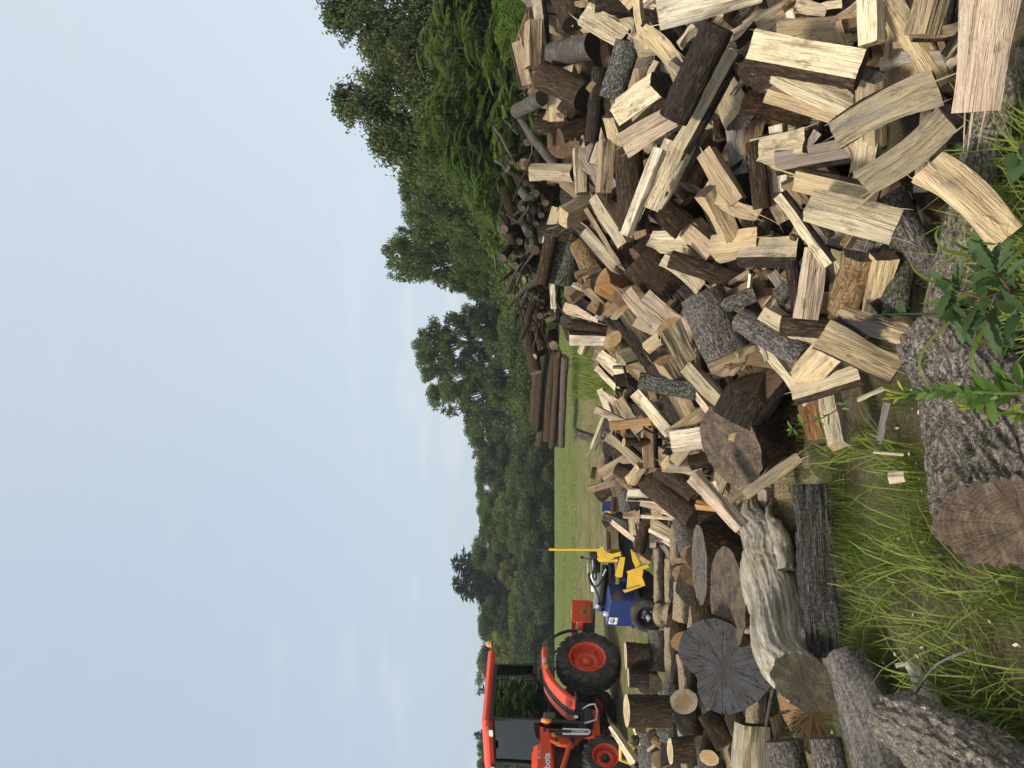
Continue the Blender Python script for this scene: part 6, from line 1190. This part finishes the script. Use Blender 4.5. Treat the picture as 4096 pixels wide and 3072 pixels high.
face([(528, 348), (662, 346), (655, 486), (526, 488)], 9.5, .03, 'end_plate', NV, 13); face([(660, 332), (748, 330), (745, 520), (655, 545), (645, 480), (662, 350)], 9.45, .12, 'end_tray', YL, 13); mb = MB(); bld(MB().box(Q_(700, 530, 9.4, 13), (.1, .06, .26)), 'end_post', YL)
# log lying on the splitter, and the yellow cordless tool
make_log('split_log', Ps(13, 690, 1040, 8.2), Ps(13, 680, 640, 8.65), 190 / 3.318 / 2 * 8.4 / FPX, 'D', 5, 'y', 'E', 'bwe', True, seed=950, n2=toC(Ps(13, 680, 640, 8.4)) + np.array([.35, 0, .2]), label="log with one flat split side lying on the splitter, its round end ringed", cat='log', res=1.4)
q0 = Ps(12, 320, 1515, 5.6); PT_ = empty('power_tool', tuple(q0), label="yellow and black power tool lying among chips by the front tyre", cat='power tool')
def bt(mb, nm, mat): mb.build(nm, mat, PT_)
bt(MB().box((0, 0, .0), (.15, .07, .07), bev=.02).tube([(-.07, 0, .03), (-.05, 0, .09), (.05, 0, .09), (.08, 0, .03)], .013, 8), 'body', YL); bt(MB().box((.0, -.037, -.02), (.1, .012, .03), bev=.004).box((.1, 0, -.02), (.06, .06, .06), bev=.01), 'grip', BL); bt(MB().box((-.1, 0, -.02), (.07, .06, .05), bev=.01), 'battery', BL)
# ---------------------------------------------------------------- grass, weeds, chips
GR_ = {'f': leafmat('fine_grass_blades', (.075, .115, .018), (.20, .25, .048), .45), 'b': leafmat('broad_grass_blades', (.105, .155, .022), (.24, .285, .055), .4), 'm': leafmat('field_grass_blades', (.10, .125, .03), (.27, .25, .10), .3),
       'w': leafmat('weed_leaves', (.045, .085, .030), (.085, .135, .045), .3), 'e': leafmat('primrose_leaves', (.06, .125, .02), (.12, .20, .035), .3), 'k': leafmat('bud_green', (.28, .36, .05), (.45, .45, .08), .3)}
def blades(name, B, H, wd, lean, rng, mat, vals, **tags):
    n = len(B); a = rng.uniform(0, 6.28, n); d = np.c_[np.cos(a), np.sin(a), np.zeros(n)]; s = np.c_[-d[:, 1], d[:, 0], np.zeros(n)]; H = H[:, None]; ln = (lean * rng.uniform(.3, 1.3, n))[:, None] * H; L4 = []
    for t, wf in ((0, .8), (.35, 1), (.7, .75), (1, .05)):
        c = B + d * ln * t ** 2 + np.array([0, 0, 1]) * H * (t - .25 * lean * t ** 3)
        L4 += [c - s * wd * wf / 2, c + s * wd * wf / 2]
    V = np.stack(L4, 1).reshape(-1, 3); o = np.arange(n)[:, None] * 8; F_ = np.concatenate([o + [0, 1, 3, 2], o + [2, 3, 5, 4], o + [4, 5, 7, 6]], 1).reshape(-1, 4)
    me = mesh(name, V, F_); fattr(me, np.repeat(vals, 3)); return link(name, me, mat, **tags)
rng = np.random.RandomState(11)
bare = [G(*S(9, x, y)) for x, y in ((190, 230), (250, 330), (430, 1000), (600, 1080), (690, 760), (870, 1080), (150, 120), (330, 1200), (560, 950), (180, 420), (900, 1250), (480, 880))]; br = [q * 1.25 for q in (.16, .13, .22, .24, .15, .17, .14, .08, .15, .08, .14, .12)]
lush = [G(*S(9, x, y)) for x, y in ((330, 450), (420, 560), (300, 620), (470, 480), (60, 470), (100, 350), (220, 1000), (260, 1150), (350, 800), (820, 900), (900, 850), (780, 1180), (650, 900), (420, 330), (500, 600), (130, 600))]
def nearf(B, pts, r): return np.max([np.exp(-((B[:, 0] - p[0]) ** 2 + (B[:, 1] - p[1]) ** 2) / r_ ** 2) for p, r_ in zip(pts, r)], 0)
n = 165000; B = np.c_[rng.uniform(-2.6, 1.3, n), rng.uniform(1.7, 4.8, n)]; dens = .02 + .42 * np.clip(vnoise(np.c_[B * 3.2, B[:, 0] * 0], 50) + .08, 0, 1) + 1.0 * nearf(B, lush, [.17] * len(lush)); dens = np.maximum(0, dens * (1 - 1.1 * nearf(B, bare, br)))
pilefoot = (B[:, 0] > -.15) & (B[:, 1] > 3.05 - .1 * B[:, 0]); dens[pilefoot & (B[:, 0] > .25)] *= .1
k = rng.uniform(0, 1, n) < dens * .62; B = B[k]; B = np.c_[B, terrain(B[:, 1]) - .01]; cl = np.clip(.5 + .5 * vnoise(np.c_[B[:, :2] * 5, B[:, 0] * 0], 51) + rng.uniform(-.25, .25, len(B)), 0, 1)
blades('fine_grass', B, rng.uniform(.06, .18, len(B)) * (.75 + .5 * nearf(B, lush, [.2] * len(lush))), .0019, .6, rng, GR_['f'], cl, label="fine dark green grass growing in clumps on the bare soil", cat='grass', kind='stuff')
ct = [(120, 80), (60, 170), (200, 60), (330, 130), (380, 170), (450, 250), (500, 520), (330, 690), (430, 680), (520, 720), (600, 660), (380, 800), (620, 820), (760, 880), (880, 860), (940, 830), (560, 960), (480, 1060), (700, 1090), (760, 1060), (800, 1240), (700, 1290), (850, 1330), (930, 1200), (940, 1400), (640, 1300), (560, 1260), (860, 1480), (300, 870), (150, 700), (90, 640)]
BB = []; 
for x, y in ct:
    p = G(*S(9, x, y)); k = rng.randint(14, 30); q = rng.normal(size=(k, 2)) * .045; BB.append(np.c_[p[0] + q[:, 0], p[1] + q[:, 1], np.full(k, terrain(p[1]) - .005)])
for k in range(750): yy = rng.uniform(2.02, 2.34); BB.append([[rng.uniform(.04, .33) * yy, yy, -.005]])
BB = np.concatenate(BB); blades('broad_grass', BB, rng.uniform(.10, .27, len(BB)) * np.where((BB[:, 0] > .05) & (BB[:, 1] < 2.36), 1.35, 1), .0065, 1.0, rng, GR_['b'], rng.uniform(0, 1, len(BB)), label="broad light green grass blades arching over the soil", cat='grass', kind='stuff')
n = 95000; d = 5.0 + 45 * rng.uniform(0, 1, n) ** 1.6; B = np.c_[rng.uniform(-.62, .35, n) * d, d]; dn_ = np.clip(.45 + vnoise(np.c_[B * .9, B[:, 0] * 0], 52), 0, 1); dn_ *= np.where((d > 9.8) & (d < 19), .4, 1) * np.where((d < 8.3) & (B[:, 0] < .3), .0, 1)
k = rng.uniform(0, 1, n) < dn_; B = np.c_[B[k], terrain(B[k][:, 1]) - .005]; hh = rng.uniform(.03, .09, len(B)) * (1 + .5 * (B[:, 1] > 15))
blades('field_grass', B, hh, .010, .8, rng, GR_['m'], np.clip(rng.uniform(0, 1, len(B)) * .6 + .4 * (.5 + .5 * vnoise(np.c_[B[:, :2] * .6, B[:, 0] * 0], 53)), 0, 1), label="short green and straw-coloured grass growing over the field", cat='grass', kind='stuff')
n = 15000; B = np.c_[rng.uniform(-.6, 3.0, n), rng.uniform(8.0, 20, n)]; B[:, 0] *= B[:, 1] / 12; nz = vnoise(np.c_[B * 1.2, B[:, 0] * 0], 54); k = (nz > -.05) & (B[:, 0] > -.02 * B[:, 1]) & ((B[:, 1] > 14) | (nz > .15)); B = np.c_[B[k], terrain(B[k][:, 1]) - .01]
blades('tall_grass', B, rng.uniform(.15, .42, len(B)), .009, .6, rng, GR_['b'], np.clip(rng.uniform(-.2, .9, len(B)), 0, 1), label="tall rank grass and weeds growing between the pile and the long logs", cat='grass', kind='stuff')
# sawdust and chips round the rounds
n = 30000; B = np.c_[rng.uniform(-4.2, .1, n), rng.uniform(2.4, 8.6, n)]; nz = vnoise(np.c_[B * 1.4, B[:, 0] * 0], 55); k = (rng.uniform(0, 1, n) < np.clip(.35 + nz, .02, 1) * np.where(B[:, 1] > 4.3, 1, .10)); B = B[k]; C_ = np.c_[B, terrain(B[:, 1]) + rng.uniform(.004, .025, len(B))]
V, F_ = leafquads(C_, .022, .6, rng, 1.2); m, nn, b = new_mat('fresh_chip'); at = N(nn, 'ShaderNodeAttribute', attribute_name='v'); nn.links.new(mixc(nn, at.outputs['Fac'], (.42, .29, .16), (.75, .60, .38)), b.inputs['Base Color']); b.inputs['Roughness'].default_value = .9
me = mesh('wood_chips', V, F_); fattr(me, rng.uniform(0, 1, len(F_))); link('wood_chips', me, m, label="pale sawdust and chips strewn over the ground round the log rounds", cat='wood chips', kind='stuff')
# weeds in front: every leaf is a folded, toothed blade
def leaf(mb, base, tip, wd, curl=.12, teeth=0, seg=7):
    base = np.array(base); tip = np.array(tip); ax = tip - base; L_ = np.linalg.norm(ax); t = ax / L_; s = unit(np.cross(t, toC(base) + np.array([0, 0, .5]))); nn = np.cross(s, t); V = []
    for i in range(seg + 1):
        u = i / seg; c = base + ax * u - nn * curl * L_ * (u * u - .3 * u) * 1.0; w_ = wd * math.sin(math.pi * (.05 + .93 * u)) ** .75 * (1 + (teeth if i % 2 else -teeth))
        V += [c - s * w_ / 2 + nn * w_ * .22, c, c + s * w_ / 2 + nn * w_ * .22]
    mb.add(V, [f_ for i in range(seg) for f_ in ((3 * i, 3 * i + 1, 3 * i + 4, 3 * i + 3), (3 * i + 1, 3 * i + 2, 3 * i + 5, 3 * i + 4))], True)
def plant(name, t, d, stems, leaves, label, cat, mat, smat, sr=.004, teeth=.12, group=None, wide=1.0, dense=0):
    rx_ = random.Random(4); leaves = list(leaves) + [(q[0] + rx_.uniform(-60, 90), q[1] + rx_.uniform(-60, 60), q[2] + rx_.uniform(-80, 130), q[3] + rx_.uniform(-110, 110), q[4] * rx_.uniform(.5, .85)) for q in leaves for _ in range(dense)]
    p0 = Ps(t, *stems[0][0], d); root = empty(name, tuple(p0), label=label, cat=cat, group=group); mv = Matrix.Translation(-Vector(p0))
    sb = MB()
    for s_ in stems: sb.tube([Ps(t, x, y, d + .015 * math.sin(x * .05 + y * .03)) for x, y in s_], [sr * (1 - .55 * i / (len(s_) - 1)) for i in range(len(s_))], 6)
    o = sb.build('stem', smat, root); o.matrix_parent_inverse = mv; rr = random.Random(len(leaves))
    for q in leaves:
        x1, y1, x2, y2, w_ = q[:5]; lb = MB(); b_ = Ps(t, x1, y1, d + rr.uniform(-.01, .01)); e_ = Ps(t, x2, y2, d + rr.uniform(-.05, .03)); leaf(lb, b_, e_, w_ / TAB[t][2] * d / FPX * wide, .12, teeth, 9)
        o = lb.build('leaf', mat, root); fattr(o.data, [rr.uniform(.1, .9)] * len(o.data.polygons)); o.matrix_parent_inverse = mv
    return root, mv
PST = paint('dark_stem', (.07, .03, .03), .6, dirt=.2); GST = paint('green_stem', (.10, .15, .04), .6, dirt=.2)
plant('leafy_weed', 17, 1.78, [[(1300, 556), (1130, 550), (1000, 575), (870, 605), (760, 690), (700, 790)], [(870, 605), (740, 560), (690, 540)], [(1130, 550), (1060, 470), (985, 360), (950, 320)], [(1000, 575), (960, 670), (945, 780)], [(1250, 640), (1200, 700)]],
  [(985, 345, 775, 135, 150), (992, 395, 1175, 200, 120), (985, 420, 770, 445, 125), (985, 360, 1030, 140, 85), (690, 540, 512, 465, 120), (690, 530, 700, 295, 75), (668, 590, 550, 700, 120), (705, 755, 545, 770, 105), (700, 790, 722, 985, 95), (945, 780, 1042, 1015, 120), (890, 730, 770, 860, 140), (935, 690, 1048, 755, 90), (1205, 705, 1015, 640, 115), (1195, 735, 1085, 925, 125), (960, 560, 800, 510, 90), (1060, 470, 900, 470, 100), (1000, 580, 850, 690, 95), (1130, 550, 1020, 500, 80), (1000, 420, 1110, 330, 90), (700, 740, 600, 640, 90), (850, 620, 700, 640, 80), (1150, 560, 1120, 430, 80)],
  "leafy weed with toothed dark green leaves on a dark stem at the frame's lower edge", 'weed', GR_['w'], PST, .0035, .2, None, .82, dense=2)
pl = []
for i in range(24):
    u = i / 23; x = 1215 - 950 * u; y = 1393 + 12 * math.sin(x / 120); sg = 1 if i % 2 else -1; k = 1 - .62 * u; pl.append((x, y, x - 130 * k - 30, y + sg * (125 * k + 8) * (.6 + .4 * ((i * 7) % 5) / 4), 58 * k + 14))
r_, mv = plant('evening_primrose', 17, 1.72, [[(1300, 1395), (1000, 1392), (700, 1378), (450, 1385), (250, 1405), (150, 1420)], [(1020, 1418), (900, 1475), (790, 1500)]], pl + [(960, 1450, 985, 1650, 80), (900, 1480, 840, 1560, 50), (1210, 1330, 1165, 1130, 80), (1090, 1360, 1015, 1180, 70), (1180, 1380, 960, 1150, 70), (980, 1400, 800, 1230, 60)],
  "tall upright flowering plant with lance-shaped leaves and pale yellow buds", 'plant', GR_['e'], GST, .006, .03)
for x1, y1, x2, y2, w_ in ((200, 1400, 62, 1355, 26), (190, 1420, 60, 1445, 26), (220, 1415, 150, 1480, 24), (235, 1375, 185, 1285, 24), (180, 1410, 90, 1400, 26), (260, 1400, 120, 1380, 22), (280, 1420, 140, 1440, 22), (790, 1500, 680, 1490, 26), (800, 1505, 690, 1530, 24), (860, 1500, 760, 1525, 24)):
    b_, e_ = Ps(17, x1, y1, 1.71), Ps(17, x2, y2, 1.70); rad = w_ / 2.0738 * 1.7 / FPX / 2; o = MB().tube([b_, b_ * .6 + e_ * .4, b_ * .25 + e_ * .75, e_], [rad * .4, rad, rad * .9, rad * .15], 7).build('bud', GR_['k'], r_); fattr(o.data, [.6] * len(o.data.polygons)); o.matrix_parent_inverse = mv
plant('slender_weed', 6, 2.72, [[(770, 440), (640, 520), (560, 560), (430, 590), (330, 640)], [(640, 520), (600, 530), (570, 515)]], [(770, 440, 690, 430, 22), (760, 440, 790, 410, 22), (740, 470, 800, 480, 20), (560, 560, 500, 530, 24), (560, 560, 600, 610, 20), (640, 520, 630, 610, 18), (570, 515, 575, 500, 30), (430, 590, 380, 515, 30), (430, 590, 395, 600, 26), (340, 640, 300, 575, 22), (340, 645, 310, 690, 22), (350, 635, 380, 690, 20), (330, 640, 295, 650, 20)], "slender weed with a small pale flower head in front of the bright cream split", 'weed', GR_['e'], PST, .0025, .1)
plant('seedling', 17, 2.80, [[(290, 690), (240, 675), (215, 670)]], [(215, 670, 165, 690, 45), (215, 670, 205, 625, 50), (215, 670, 240, 630, 45), (215, 675, 200, 730, 50), (215, 675, 250, 720, 55)], "grey-green lobed seedling at the pile foot beside the bark slab", 'seedling', GR_['w'], GST, .002, .1)
plant('clover', 2, 2.62, [[(1790, 1330), (1700, 1260), (1680, 1200)], [(1790, 1200), (1720, 1190)]], [(1680, 1230, 1640, 1260, 60), (1690, 1200, 1680, 1150, 60), (1700, 1210, 1740, 1170, 60), (1720, 1190, 1790, 1150, 50), (1700, 1260, 1560, 1280, 24), (1560, 1280, 1515, 1320, 20), (1740, 1240, 1800, 1290, 50)], "small green clover-like weed in the gap beside the furrowed grey log", 'weed', GR_['e'], GST, .002, .0)
plant('clover', 17, 1.66, [[(1280, 1560), (1200, 1550), (1130, 1530)], [(1280, 1600), (1180, 1600)]], [(1160, 1540, 1130, 1490, 50), (1160, 1545, 1200, 1490, 50), (1170, 1560, 1120, 1600, 55), (1200, 1570, 1170, 1640, 55), (1220, 1560, 1010, 1565, 34), (1220, 1570, 1250, 1640, 50)], "clover-like plant with rounded leaves at the frame's lower edge under the flowering plant", 'weed', GR_['b'], GST, .002, .0)
plant('broad_leaf_plant', 2, 2.05, [[(2260, 1290), (2190, 1280), (2140, 1300)]], [(2160, 1290, 2035, 1310, 120), (2190, 1280, 2120, 1460, 130), (2230, 1290, 2250, 1100, 110)], "low plant with broad round leaves by the furrowed log at the frame's lower edge", 'weed', GR_['w'], GST, .003, .0)
bl = [[(1250, 275), (1000, 255), (780, 215), (680, 160), (615, 85)], [(1000, 300), (760, 255), (570, 210), (505, 130), (500, 60), (540, 10)], [(900, 500), (560, 500), (420, 450), (320, 380), (280, 285)], [(800, 735), (540, 738), (250, 738), (-40, 748)], [(760, 700), (600, 820), (460, 950), (365, 1100), (370, 1210), (405, 1290)], [(1000, 700), (880, 900), (810, 1040), (800, 1150), (850, 1250)], [(960, 720), (830, 870), (710, 990), (680, 1070), (700, 1130)], [(900, 560), (700, 600), (520, 640), (370, 650)], [(1000, 160), (900, 150), (780, 115)], [(1240, 590), (1100, 560), (950, 570), (1100, 590), (1200, 620)], [(1240, 230), (1150, 190), (1060, 160), (1000, 150)], [(1250, 1000), (1050, 1010), (880, 990), (760, 920)], [(1240, 480), (1000, 450), (830, 350), (740, 330)]]
wd = [26, 24, 22, 22, 24, 40, 26, 50, 20, 18, 20, 22, 24]; lab = ["uppermost long arching grass blade before the furrowed log", "grass blade hooking over the furrowed log like a crook", "grass blade curling left past the seedling", "longest straight grass blade pointing at the charred split", "grass blade drooping over the mossy log in a wide arc", "broadest drooping grass blade over the mossy log", "short drooping grass blade over the mossy log", "wide flat grass blade pointing left beside the leafy weed", "pale short grass blade behind the top leaf of the leafy weed", "folded grass blade at the stem of the leafy weed", "grass blade under the broad curved split", "grass blade reaching over the mossy log from the frame edge", "grass blade lying behind the upper leaves of the leafy weed"]
for k, (pts, w_) in enumerate(zip(bl, wd)):
    dd = 1.9 - .02 * (k % 5); P3 = np.array([Ps(17, x, y, dd) for x, y in pts]); tt = np.linspace(0, len(pts) - 1, 22); P3 = np.c_[[np.interp(tt, range(len(pts)), P3[:, i]) for i in range(3)]].T
    for _ in range(4): P3[1:-1] = (P3[:-2] + 2 * P3[1:-1] + P3[2:]) / 4
    V = []
    for i, c in enumerate(P3):
        u = i / 21; t_ = unit(P3[min(i + 1, 21)] - P3[max(i - 1, 0)]); s = unit(np.cross(t_, toC(c) + np.array([.3, 0, .3]))); hw = w_ / 2.0738 * dd / FPX / 2 * (1 - u ** 2.5) * min(1, .5 + u * 2) + .0004; V += [c - s * hw, c + toC(c) * -hw * .35, c + s * hw]
    me = mesh('grass_blade', np.array(V), np.array([f_ for i in range(21) for f_ in ((3 * i, 3 * i + 1, 3 * i + 4, 3 * i + 3), (3 * i + 1, 3 * i + 2, 3 * i + 5, 3 * i + 4))]), smooth=True); fattr(me, [.15 + .06 * (k % 8)] * 42)
    o = link('grass_blade', me, GR_['b' if k % 3 else 'w'], label=lab[k], cat='grass blade', group="long single grass blades in the foreground")

# the hazy air
hb = MB().box((0, 700, 20), (2600, 1500, 42)); m, n, b = new_mat('haze'); n.nodes.remove(b); pv = N(n, 'ShaderNodeVolumePrincipled'); pv.inputs['Color'].default_value = (.86, .90, .95, 1); pv.inputs['Density'].default_value = .0007; n.links.new(pv.outputs[0], n.nodes['Material Output'].inputs['Volume'])
hb.build('haze', m, label="thin pale summer haze over the field", cat='haze', kind='stuff')
